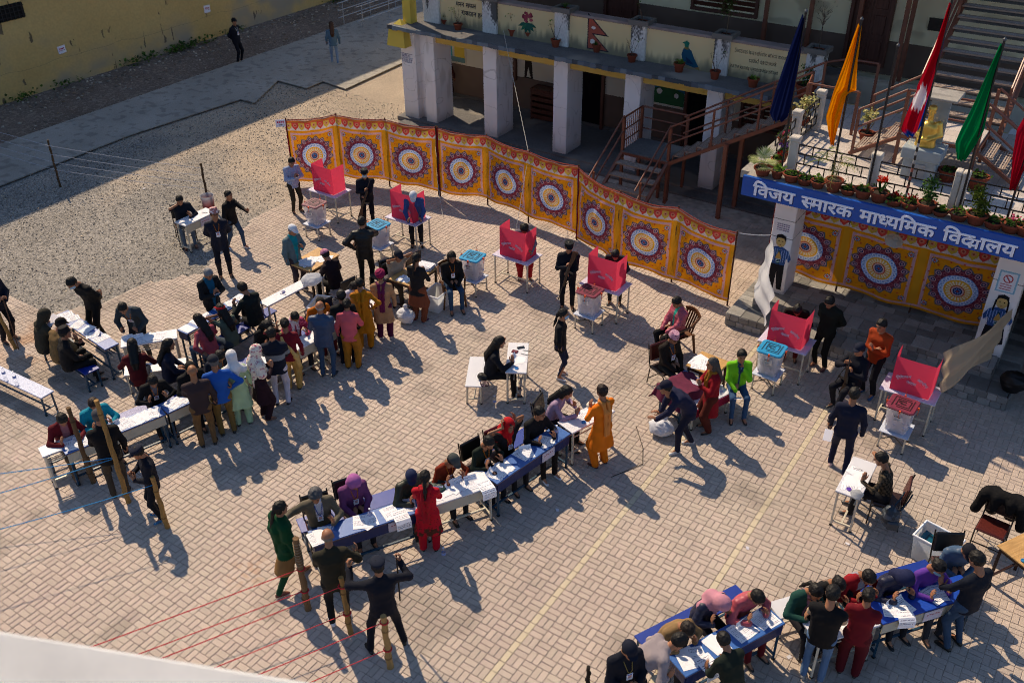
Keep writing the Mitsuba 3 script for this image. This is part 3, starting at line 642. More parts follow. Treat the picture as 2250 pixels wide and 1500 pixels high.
for i in np.nonzero(near)[0]:
    bx, by, sx, sy, t0, t1, dz, ax, ay = bricks[i]; kk = (sx > sy, 'y' if t0 > 1.5 else int(t0 * 3.99), int(t1 * 1.99))
    if kk not in BM:
        v, f = brick_mesh(sx, sy); BM[kk] = mikit.ply((v, f), 'paver', uv=np.tile([t0, t1], (len(v), 1)))
    M = np.eye(4); M[:3, :3] = rotx(ax) @ roty(ay); M[:3, 3] = (bx, by, dz); scene[key('paver', pav)] = {**BM[kk], 'to_world': T(M)}
V, F, UVs = [], [], []
va, fa = brick_mesh(.1 - J, .2 - J); vb, fb = brick_mesh(.2 - J, .1 - J)
far = bricks[~near]
for sel, (v0, f0) in ((far[:, 2] < far[:, 3], (va, fa)), (far[:, 2] > far[:, 3], (vb, fb))):
    q = far[sel]; n = len(q)
    vv = np.repeat(v0[None], n, 0); vv[:, :, 2] += vv[:, :, 0] * q[:, 7:8] + vv[:, :, 1] * q[:, 8:9] + q[:, 6:7]; vv[:, :, 0] += q[:, 0:1]; vv[:, :, 1] += q[:, 1:2]
    off = sum(len(x) for x in V); F.append((f0[None] + (np.arange(n) * len(v0))[:, None, None]).reshape(-1, 3) + off); V.append(vv.reshape(-1, 3))
    UVs.append(np.repeat(q[:, 4:6], len(v0), 0))
k = key('paver_field', pav); scene[k] = mikit.ply((np.vstack(V), np.vstack(F)), 'paver', uv=np.vstack(UVs)); labels[k] = {'label': 'all the farther brick pavers of the courtyard', 'kind': 'stuff'}
# loose stones on the gravel, rubble and weeds at the wall foot
def stones(n, sample, rmin, rmax, cols, name, label, lift=0.0):
    o = trimesh.creation.icosphere(0); V0, F0 = np.array(o.vertices), np.array(o.faces); mb = []
    P = np.array([sample() for _ in range(n)]); r = nprng.uniform(rmin, rmax, (n, 1, 1)) * nprng.uniform(.6, 1.2, (n, 1, 3)) * A(1, 1, .6)
    th = nprng.uniform(0, 6.28, n); R = np.stack([np.stack([np.cos(th), -np.sin(th), 0 * th], -1), np.stack([np.sin(th), np.cos(th), 0 * th], -1), np.stack([0 * th, 0 * th, 1 + 0 * th], -1)], 1)
    vv = np.einsum('nij,nkj->nki', R, V0[None] * r * nprng.uniform(.75, 1.2, (n, 12, 1))) + P[:, None]
    ff = (F0[None] + (np.arange(n) * 12)[:, None, None]).reshape(-1, 3); c = np.array([col(x) for x in cols])[nprng.randint(0, len(cols), n)] * nprng.uniform(.7, 1.25, (n, 1))
    k = put(numbered(name), (vv.reshape(-1, 3), ff), 'matte', np.repeat(c, 12, 0)); labels[k] = {'label': label, 'kind': 'stuff', 'category': 'stones'}
GP = sg.Polygon(GRAVEL).intersection(SEEN.buffer(1)); gx = np.array([(nprng.uniform(-26, -17), nprng.uniform(7, 24)) for _ in range(16000)]); gx = gx[shapely.contains_xy(GP, gx[:, 0], gx[:, 1])]
it = iter(gx.tolist())
stones(len(gx), lambda: (*next(it), -.004), .010, .026, ['#8f8a82', '#6e6a64', '#a8a298', '#57544f', '#b3a690'], 'gravel_stones', 'loose grey stones of the gravel yard')
stones(900, lambda: (-31.9 + abs(nprng.normal(0, 1.1)), nprng.uniform(14, 38), -.04), .02, .07, ['#8d8478', '#6f675e', '#a59b8d', '#7c6a58'], 'rubble', 'broken stones and rubble lying along the ochre wall')
stones(420, lambda: (nprng.uniform(-28.4, -23), nprng.uniform(12, 30), .065), .008, .022, ['#8d8478', '#6f675e', '#a59b8d'], 'path_grit', 'loose grit scattered over the concrete path')
def leaf_cloud(mb, centers, n, r, size, colors, droop=0.0, up=0.6):
    for _ in range(n):
        c = A(*centers[rng.randrange(len(centers))]) + nprng.normal(0, 1, 3) * A(*r)
        d = unit(nprng.normal(0, 1, 3) + A(0, 0, up)); R = frame(d); s = size * rng.uniform(.6, 1.3); w = s * .42
        v = A((0, 0, 0), (s * .5, w, .0), (s, 0, -droop * s), (s * .5, -w, 0)) @ R.T + c
        mb.add(v, [[0, 1, 2], [0, 2, 3]], col(rng.choice(colors)) * rng.uniform(.7, 1.25))
GREENS = ['#3f5a26', '#4f6d2e', '#2f4a22', '#5d7a36']
for i, (wy, wn) in enumerate([(17.6, 40), (19.3, 26), (22.4, 60), (24.3, 90), (25.2, 60), (27.3, 40), (33.5, 60)]):
    mb = MB(); leaf_cloud(mb, [(-31.75, wy + rng.uniform(-.5, .5), .08) for _ in range(5)], wn * 2, (.14, .28, .07), .11, GREENS)
    tag(mb.build('weeds', 'leaf'), ['weed tuft at the wall foot below the barred vent', 'small weed tuft left of the patched plaster', 'weed tuft right of the patched plaster at the wall foot', 'largest green weed clump at the foot of the ochre wall', 'weeds beside the largest clump at the ochre wall', 'sparse weeds near the damp end of the ochre wall', 'green weeds at the wall foot beyond the handrails'][i], 'weeds', kind='stuff')

# ---------------------------------------------------------------- the ochre wall (a tall block that shades the yard)
w = thing('ochre_wall', 'long weathered ochre plaster wall along the left edge of the yard', 'wall')
mb = MB(); mb.box((-37.0, 24, 5.0), (10, 64, 10.2)); v, f, c, u = mb.arrays(); put(w, (v, f), 'ochre')
mb = MB()
for y0, y1 in ((17.2, 18.5),):
    mb.box((-31.99, 17.85, 2.75), (.06, 1.35, .5), color='#151413')
    for k in range(9): mb.box((-31.94, 17.26 + k * .148, 2.75), (.03, .028, .5), color='#2b2826')
    for k in range(3): mb.box((-31.935, 17.85, 2.6 + k * .15), (.03, 1.35, .022), color='#2b2826')
labels[mb.build('vent_grille', 'matte', w)] = {'label': 'dark barred vent opening'}
# notices on the wall
def notice(pos, R, w_, h_, label, lines=2, arrow=False):
    k = thing('notice', label, 'notice'); mb = MB(); mb.box(pos, (w_, h_, .012), R=R, color='#d9d6da')
    v, f, c, u = mb.arrays(); put(k, (v, f), 'matte', c); mb = MB(); x = R[:, 0]; y = R[:, 1]; n = R[:, 2]
    for i in range(lines):
        ww = w_ * .11
        for j in range(5):
            if rng.random() < .85: mb.box(A(*pos) + n * .0085 + x * (w_ * (-.28 + .14 * j)) + y * (h_ * (.12 - .22 * i)), (ww, h_ * (.16 if i == 0 else .08), .003), R=R, color='#b0304a')
    if arrow:
        mb.box(A(*pos) + n * .0085 - y * h_ * .30, (w_ * .3, .014, .003), R=R, color='#15121a')
    mb.build('print', 'matte', k); return k
RW = np.stack([A(0, 1, 0), A(0, 0, 1), A(1, 0, 0)], 1)
notice((-31.99, 19.52, 1.15), RW @ rotz(.05), .30, .26, 'white paper notice pinned low on the ochre wall, left one')
notice((-31.99, 26.12, 1.12), RW @ rotz(-.03), .30, .28, 'white paper notice on the ochre wall near the standing guard')
# steel handrails and ramp at the far end of the path
for i, xx in enumerate((-28.7, -27.65)):
    h = thing('handrail', ['left steel handrail of the ramp at the end of the path', 'right steel handrail of the ramp at the end of the path'][i], 'handrail')
    for k in range(4):
        mb = MB(); mb.tube([(xx, 30.4 + 1.7 * k, 0.0), (xx, 30.4 + 1.7 * k, .92)], .022, '#8f9296', 8); mb.build('post', 'satin', h)
    for z_ in (.92, .62, .34):
        mb = MB(); mb.tube([(xx, 30.1, z_), (xx, 36, z_ + .0)], .02, '#9b9ea2', 8); mb.build('rail', 'satin', h)

# ---------------------------------------------------------------- school building
VF, ZS = 23.05, 3.05
school = thing('school_building', 'two-storey school with white columns, balcony ledge and painted parapet', 'building')
COLS = [(-19.49, -18.93), (-18.62, -18.20), (-16.38, -15.90), (-13.94, -13.48), (-11.68, -11.20), (-9.30, -8.86), (-6.95, -6.5), (-4.6, -4.15), (-2.2, -1.75)]
for i, (a, b) in enumerate(COLS):
    mb = MB(); mb.box(((a + b) / 2, VF + .44 if i else VF + .3, 1.47), (b - a, .88 if i else .6, 2.96), bevel=.012); mb.build('column', 'whitewash', school)
mb = MB(); mb.box(((-18.93 - 18.62) / 2, VF + .5, 1.47), (.31, .5, 2.95)); mb.build('pier', 'whitewash', school)
# yellow corner cap and pole
k = MB(); v = m3.Manifold.hull_points(A(*[(-19.75, 22.72, 2.42), (-19.05, 22.72, 2.42), (-19.75, 23.3, 2.42), (-19.05, 23.3, 2.42), (-19.68, 22.78, 2.95), (-19.12, 22.78, 2.95), (-19.68, 23.24, 2.95), (-19.12, 23.24, 2.95), (-19.4, 23.0, 3.2)])); v = v.to_mesh(); v, f = v.vert_properties[:, :3], v.tri_verts
k.add(v, f, '#c3ad4d'); k.box((-19.25, 23.3, 4.2), (.3, .3, 2.3), color='#c3ad4d'); k.build('corner_cap', 'matte', school)
mb = MB(); mb.box((-10.2, 25.5, .06), (19, 5.2, .12)); mb.build('veranda_floor', 'slab_grey', school)
mb = MB(); mb.box((-10.2, 22.75, .03), (18.4, .5, .06)); mb.build('plinth_step', 'slab_grey', school)
for i in range(1, len(COLS) - 1):
    a, b = COLS[i][1], COLS[i + 1][0]; mb = MB(); mb.box(((a + b) / 2, VF + .30, 2.79), (b - a - .004, .36, .34)); mb.build('beam', 'cream_beam', school)
def f_beam(p, n, uv): return mix([.50, .335, .075], [.585, .41, .11], fbm(p.x * 1.4, p.y, p.z * 3, 3))
scene['cream_beam'] = two(pr(proc(f_beam), .85, .2))
mb = MB(); mb.box((-12.9, 23.9, 3.0), (13.6, 2.36, .1)); mb.box((-13.1, 24.9, 2.99), (13.1, 2.0, .09)); mb.build('balcony_slab', 'slab_grey', school)
# a ragged, blue-grey drip edge
mb = MB()
for i in range(66): mb.box((-19.65 + .186 * i + .09, 22.70, 3.0 + rng.uniform(-.008, .008)), (.187, .035 + rng.uniform(-.012, .02), .115 + rng.uniform(-.03, .02)), color=col(rng.choice(['#4c5661', '#5b6670', '#3c444c', '#66727c'])) )
mb.build('slab_edge', 'matte', school)
# parapet bays between planter pillars
PIL = [(-18.95, -18.35), (-16.75, -16.25), (-14.27, -13.82), (-11.86, -11.42), (-9.46, -9.05), (-7.05, -6.64)]
for i, (a, b) in enumerate(PIL):
    p_ = MB(); p_.box(((a + b) / 2, 23.80, 3.53), (b - a, .44, .96), bevel=.015)
    kp = p_.build('planter_pillar', 'mould_white', school); q = MB()
    for dx, dy, sx, sy in ((0, -.23, b - a + .14, .08), (0, .23, b - a + .14, .08), (-(b - a) / 2 - .02, 0, .08, .4), ((b - a) / 2 + .02, 0, .08, .4)): q.box(((a + b) / 2 + dx, 23.80 + dy, 4.05), (sx, sy, .12), color='#6a6864')
    q.box(((a + b) / 2, 23.80, 4.02), (b - a, .36, .04), color='#241d17'); k2 = key('planter_rim', kp); v, f, c, u = q.arrays(); put(k2, (v, f), 'matte', c)
for i in range(len(PIL) - 1):
    a, b = PIL[i][1], PIL[i + 1][0]
    mb = MB(); mb.box(((a + b) / 2, 23.80, 3.49), (b - a - .004, .26, .88)); kp = mb.build('parapet_panel', 'cream_wall', school)
    mb = MB(); mb.box(((a + b) / 2, 23.80, 3.97), (b - a - .004, .34, .075), bevel=.01); mb.build('coping', 'slab_rose', school)
def f_rose(p, n, uv): return mix([.19, .155, .15], [.30, .25, .235], fbm(p.x * 4, p.y * 4, p.z * 4, 3))
scene['slab_rose'] = two(pr(proc(f_rose), .9, .15))
# painted pictures and writing: thin prints 3 mm proud of the panels
FACE = np.stack([A(1, 0, 0), A(0, 0, 1), A(0, -1, 0)], 1)       # plane facing the yard
def flat(mb, poly, o, color, R=FACE, t=.003, lift=0.0):
    g = poly if hasattr(poly, 'exterior') else sg.Polygon(poly)
    if not g.is_valid: g = g.buffer(0)
    for q in getattr(g, 'geoms', [g]):
        if q.area < 1e-6: continue
        m = trimesh.creation.extrude_polygon(q, t, engine='earcut'); mb.add((np.array(m.vertices) + [0, 0, lift]) @ R.T + A(*o), m.faces, color)
def disc(x, y, r, n=14, sy=1.0): return [(x + r * math.cos(2 * PI * k / n), y + sy * r * math.sin(2 * PI * k / n)) for k in range(n)]
PY = 23.669
mb = MB()      # rhododendron
for k in range(26): a = rng.uniform(0, 2 * PI); r = .17 * math.sqrt(rng.random()); flat(mb, disc(-15.22 + r * math.cos(a), 3.66 + .8 * r * math.sin(a) + .02, .045, 8), (0, PY, 0), rng.choice(['#8e3d49', '#a04f59', '#7a2f3d']), lift=.0004 * k)
for k, a in enumerate((-2.8, -2.3, -1.75, -1.2, -.75, -.3)): d = A(math.cos(a), math.sin(a)); n_ = A(-d[1], d[0]); c0 = A(-15.22, 3.52); flat(mb, [tuple(c0), tuple(c0 + d * .16 + n_ * .06), tuple(c0 + d * .32), tuple(c0 + d * .16 - n_ * .06)], (0, PY, 0), rng.choice(['#2c6a4c', '#24584a']), lift=.012 + .0003 * k)
labels[mb.build('painted_flower', 'matte', school)] = {'label': 'painted pink flower with green leaves'}
mb = MB()      # double pennant
x0, z0 = -13.24, 3.10
flat(mb, [(x0, z0), (x0 + .70, z0), (x0 + .20, z0 + .42), (x0 + .66, z0 + .42), (x0, z0 + .98)], (0, PY, 0), '#26262f')
flat(mb, [(x0 + .03, z0 + .03), (x0 + .63, z0 + .03), (x0 + .13, z0 + .45), (x0 + .58, z0 + .45), (x0 + .03, z0 + .92)], (0, PY, 0), '#9c5040', lift=.003)
flat(mb, disc(x0 + .17, z0 + .22, .075, 12), (0, PY, 0), '#cfc8c0', lift=.006); flat(mb, disc(x0 + .19, z0 + .60, .07, 12, .6), (0, PY, 0), '#cfc8c0', lift=.006)
labels[mb.build('painted_flag', 'matte', school)] = {'label': 'painted red double pennant with dark border'}
mb = MB()      # painted bird
bx = -10.32
flat(mb, [(bx + .06, 3.16), (bx + .33, 3.10), (bx + .45, 3.14), (bx + .30, 3.36), (bx + .22, 3.52), (bx + .1, 3.60), (bx + .06, 3.62), (bx - .02, 3.55), (bx - .06, 3.42), (bx - .03, 3.28)], (0, PY, 0), '#174a63')
flat(mb, [(bx + .02, 3.6), (bx + .12, 3.6), (bx + .14, 3.72), (bx + .06, 3.78), (bx - .0, 3.74), (bx - .07, 3.70), (bx, 3.68)], (0, PY, 0), '#1d6a58', lift=.003)
flat(mb, [(bx + .06, 3.36), (bx + .2, 3.28), (bx + .3, 3.18), (bx + .12, 3.2)], (0, PY, 0), '#11304e', lift=.003); flat(mb, [(bx + .0, 3.56), (bx + .12, 3.54), (bx + .13, 3.61), (bx + .02, 3.62)], (0, PY, 0), '#7a6a3a', lift=.003)
flat(mb, [(bx + .33, 3.10), (bx + .5, 3.06), (bx + .45, 3.14)], (0, PY, 0), '#8a6a3a', lift=.003)
labels[mb.build('painted_bird', 'matte', school)] = {'label': 'painted blue-green pheasant'}
def wall_text(s, x, z, h, y, color, R=FACE, parent=None, name='lettering', slant=0.0, tilt=0.0, sx=1.0):
    m = meshkit.text_mesh(s, h, .003); v = np.array(m.vertices); v[:, 0] *= sx; v[:, 0] += v[:, 1] * slant
    c_, s_ = math.cos(tilt), math.sin(tilt); v[:, :2] = v[:, :2] @ np.array([[c_, s_], [-s_, c_]])
    put(key(name, parent), (v @ R.T + A(x, y, z), m.faces), 'matte', col(color))
wall_text('Success is a vehicle which moves', -8.93, 3.70, .105, PY - .001, '#191d2b', parent=school, sx=.62)
wall_text('called  hard work', -8.52, 3.50, .105, PY - .001, '#191d2b', parent=school, sx=.62)
wall_text('but the journey is impossible without', -9.0, 3.30, .095, PY - .001, '#191d2b', parent=school, sx=.57)
FACEC = FACE
wall_text('GIRLS', -19.45, 2.05, .075, 23.04, '#39427a', parent=school); wall_text('TOILET', -19.46, 1.88, .105, 23.04, '#39427a', parent=school, sx=.8)
mb = MB(); mb.box((-19.25, 23.045, 2.02), (.42, .004, .012), color='#39427a'); mb.box((-19.27, 23.045, 2.15), (.46, .004, .012), color='#39427a'); mb.build('underline', 'matte', school)
# ground-floor inner wall: cream above, brown dado below, doors, shutters and murals
VI = 25.45
mb = MB(); mb.box((-10.2, VI + .15, 2.1), (19, .3, 1.75)); mb.build('inner_wall', 'inner_cream', school)
def f_inner(p, n, uv): return mix([.50, .46, .36], [.60, .56, .46], fbm(p.x * 1.3, p.y, p.z * 1.3, 3))
scene['inner_cream'] = two(pr(proc(f_inner), .85, .2))
def f_dado(p, n, uv): return mix([.10, .066, .05], [.145, .10, .075], fbm(p.x * 1.6, p.y, p.z * 1.6, 3))
scene['dado_brown'] = two(pr(proc(f_dado), .7, .25))
mb = MB(); mb.box((-10.2, VI + .145, .67), (19, .31, 1.12)); mb.build('dado', 'dado_brown', school)
mb = MB(); mb.box((-10.2, VI - .02, .17), (19, .05, .12), color='#5a5754'); mb.build('skirting', 'matte', school)
def door(x0, x1, z0, z1, y, name, parent, open_=False, panels=2):
    mb = MB()
    for xa, xb, za, zb in ((x0, x0 + .09, z0, z1), (x1 - .09, x1, z0, z1), (x0 + .09, x1 - .09, z1 - .09, z1)): mb.box(((xa + xb) / 2, y, (za + zb) / 2), (xb - xa, .16, zb - za))
    k = mb.build(name, 'door_wood', parent)
    w_ = (x1 - x0 - .18) / panels
    for i in range(panels):
        mb = MB(); xa = x0 + .09 + w_ * i; mb.box((xa + w_ / 2, y + .03, (z0 + z1 - .09) / 2), (w_ - .006, .05, z1 - z0 - .1))
        for q in range(3): mb.box((xa + w_ / 2, y + .0, z0 + (z1 - z0 - .1) * (.19 + .31 * q)), (w_ * .66, .03, (z1 - z0) * .22), bevel=.012)
        v, f, c, u = mb.arrays(); put(key('leaf', k), (v, f), 'interior_shade' if open_ else 'door_wood')  # open doors: dark panels painted as the unlit room, not real leaves
    return k
scene['interior_shade'] = two(pr((.006, .006, .007), .9, .1))  # shade of the rooms behind open doors, put into a near-black colour
def window(x0, x1, z0, z1, y, parent, slats=7):
    mb = MB()
    for xa, xb, za, zb in ((x0, x0 + .08, z0, z1), (x1 - .08, x1, z0, z1), (x0, x1, z1 - .08, z1), (x0, x1, z0, z0 + .08), ((x0 + x1) / 2 - .035, (x0 + x1) / 2 + .035, z0 + .08, z1 - .08)): mb.box(((xa + xb) / 2, y - (.012 if xb - xa > .2 else 0), (za + zb) / 2), (xb - xa, .14, zb - za))
    k = mb.build('window', 'door_wood', parent)
    for half in (0, 1):
        xa = x0 + .08 if half == 0 else (x0 + x1) / 2 + .035; xb = (x0 + x1) / 2 - .035 if half == 0 else x1 - .08
        for q in range(slats):
            mb = MB(); mb.box(((xa + xb) / 2, y + .02, z0 + .1 + (q + .5) * (z1 - z0 - .2) / slats), (xb - xa - .004, .03, (z1 - z0) / slats * .86), R=rotx(.5)); v, f, c, u = mb.arrays(); put(key('slat', k), (v, f), 'door_wood')
    return k
window(-17.75, -16.75, 1.1, 2.45, VI - .03, school)
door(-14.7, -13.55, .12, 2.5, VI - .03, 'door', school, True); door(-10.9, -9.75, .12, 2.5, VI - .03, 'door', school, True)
window(-9.2, -7.9, 1.1, 2.4, VI - .03, school)
cab = thing('shoe_cabinet', 'dark slatted wooden shelf against the veranda wall behind the columns', 'cabinet')
mb = MB(); mb.box((-15.35, VI - .28, .62), (1.15, .42, .06)); mb.box((-15.35, VI - .08, .6), (1.15, .03, 1.0)); mb.box((-15.35, VI - .26, 1.1), (1.2, .46, .05)); v, f, c, u = mb.arrays(); put(cab, (v, f), 'door_wood')
for q in range(5): mb = MB(); mb.box((-15.35, VI - .49, .25 + .19 * q), (1.1, .03, .12)); mb.build('slat', 'door_wood', cab)
for s_ in (-.56, .56): mb = MB(); mb.box((-15.35 + s_, VI - .28, .6), (.05, .4, .98)); mb.build('side_panel', 'door_wood', cab)
mb = MB(); YM = VI - .004   # murals of the veranda
flat(mb, [(-19.85, 1.25), (-18.72, 1.25), (-18.72, 2.6), (-19.85, 2.6)], (0, YM, 0), '#b7ad97')
for cx_, cc, hh in ((-19.52, '#3f8f95', '#1f4a44'), (-19.02, '#bfa23c', '#1d4038')):
    flat(mb, [(cx_ - .2, 1.45), (cx_ + .22, 1.45), (cx_ + .2, 1.85), (cx_ + .08, 1.95), (cx_ - .1, 1.95), (cx_ - .2, 1.82)], (0, YM, 0), cc, lift=.003)
    flat(mb, disc(cx_, 2.1, .17, 16), (0, YM, 0), '#b98a55', lift=.006); flat(mb, [(cx_ - .18, 2.12), (cx_ - .15, 2.28), (cx_, 2.33), (cx_ + .15, 2.27), (cx_ + .18, 2.1), (cx_ + .08, 2.2), (cx_ - .08, 2.2)], (0, YM, 0), hh, lift=.009)
flat(mb, [(-19.8, 1.3), (-18.8, 1.3), (-18.8, 1.46), (-19.8, 1.46)], (0, YM, 0), '#5f7a78', lift=.006)
labels[mb.build('mural', 'matte', school)] = {'label': 'painted mural of two children in teal and yellow shirts'}
mb = MB(); cx_ = -16.35
flat(mb, [(cx_ - .1, 1.9), (cx_ + .16, 1.95), (cx_ + .14, 2.25), (cx_ - .08, 2.25)], (0, YM, 0), '#8a8a34'); flat(mb, disc(cx_ - .02, 2.34, .09, 10), (0, YM, 0), '#3a2a20')
flat(mb, [(cx_ - .12, 1.25), (cx_ - .05, 1.25), (cx_ + .03, 1.6), (cx_ + .12, 1.25), (cx_ + .2, 1.25), (cx_ + .14, 1.92), (cx_ - .09, 1.92)], (0, YM, 0), '#2a241d')
flat(mb, [(cx_ - .3, 2.02), (cx_ - .1, 2.2), (cx_ - .08, 2.12), (cx_ - .2, 1.98)], (0, YM, 0), '#3a2a20'); flat(mb, disc(cx_ + .02, 1.2, .26, 12, .25), (0, YM, 0), '#2a241d')
labels[mb.build('mural', 'matte', school)] = {'label': 'painted figure with a yellow top walking'}
mb = MB(); x0 = -11.95
flat(mb, [(x0, 1.3), (x0 + 1.0, 1.3), (x0 + 1.0, 2.65), (x0, 2.65)], (0, YM, 0), '#1f5f7d'); flat(mb, [(x0, 1.3), (x0 + 1.0, 1.3), (x0 + 1.0, 1.7), (x0 + .5, 1.86), (x0, 1.72)], (0, YM, 0), '#2c5a38', lift=.003)
for a_, b_, r_ in ((.3, 2.3, .14), (.55, 2.4, .16), (.66, 2.2, .12), (.2, 1.66, .09), (.75, 1.6, .07)): flat(mb, disc(x0 + a_, b_, r_, 14), (0, YM, 0), '#c9cbc8', lift=.006)
labels[mb.build('mural', 'matte', school)] = {'label': 'blue and green painted landscape mural with white blobs'}
# upper storey
VU = 25.95
mb = MB(); mb.box((-9.6, VU + .15, 5.35), (20.2, .3, 2.9)); mb.build('upper_wall', 'upper_cream', school)
def f_up(p, n, uv): return mix([.58, .52, .33], [.68, .62, .43], fbm(p.x * 1.1, p.y, p.z * 1.1, 3)) * (1 - .25 * smoothstep(.7, .9, noise(p.x * 2, p.z * 5)))
scene['upper_cream'] = two(pr(proc(f_up), .85, .2))
mb = MB(); mb.box((-9.6, VU + .145, 3.48), (20.2, .31, .86)); mb.build('upper_dado', 'dado_brown', school)
mb = MB(); mb.box((-13.0, 24.95, 3.02), (13.3, 1.6, .06)); mb.build('balcony_floor', 'slab_grey', school)
door(-13.95, -12.85, 3.06, 5.2, VU - .03, 'door', school); door(-6.8, -5.72, 3.22, 5.4, VU - .03, 'door', school)
window(-11.2, -9.25, 3.98, 5.2, VU - .03, school); window(-16.6, -15.0, 3.98, 5.2, VU - .03, school)
mb = MB(); mb.box((-10.5, 25.9, 6.9), (19, 6.6, .22)); mb.build('roof', 'concrete', school)
mb = MB(); mb.box((-9.7, 29.0, 3.4), (20, 5.8, 6.8)); mb.build('core', 'upper_cream', school)
for i, (px_, py_) in enumerate([(-8.96, 25.75), (-7.75, 25.72), (-5.19, 24.84), (-5.21, 25.6), (-6.5, 25.72)]):
    mb = MB(); mb.box((px_, py_, 4.9), (.1, .1, 3.7)); mb.build('steel_post', 'oxide_paint', school)
mb = MB(); mb.box((-7.18, VU - .02, 4.98), (.62, .05, .42), color='#4a1420')
k = mb.build('door_sign', 'matte', school); wall_text('LT', -7.36, 4.84, .2, VU - .046, '#cfc9c9', parent=k, name='letters')
mb = MB(); mb.box((-4.68, VU - .02, 4.47), (.36, .05, .3), color='#0c0b0b'); mb.build('plaque', 'satin', school)
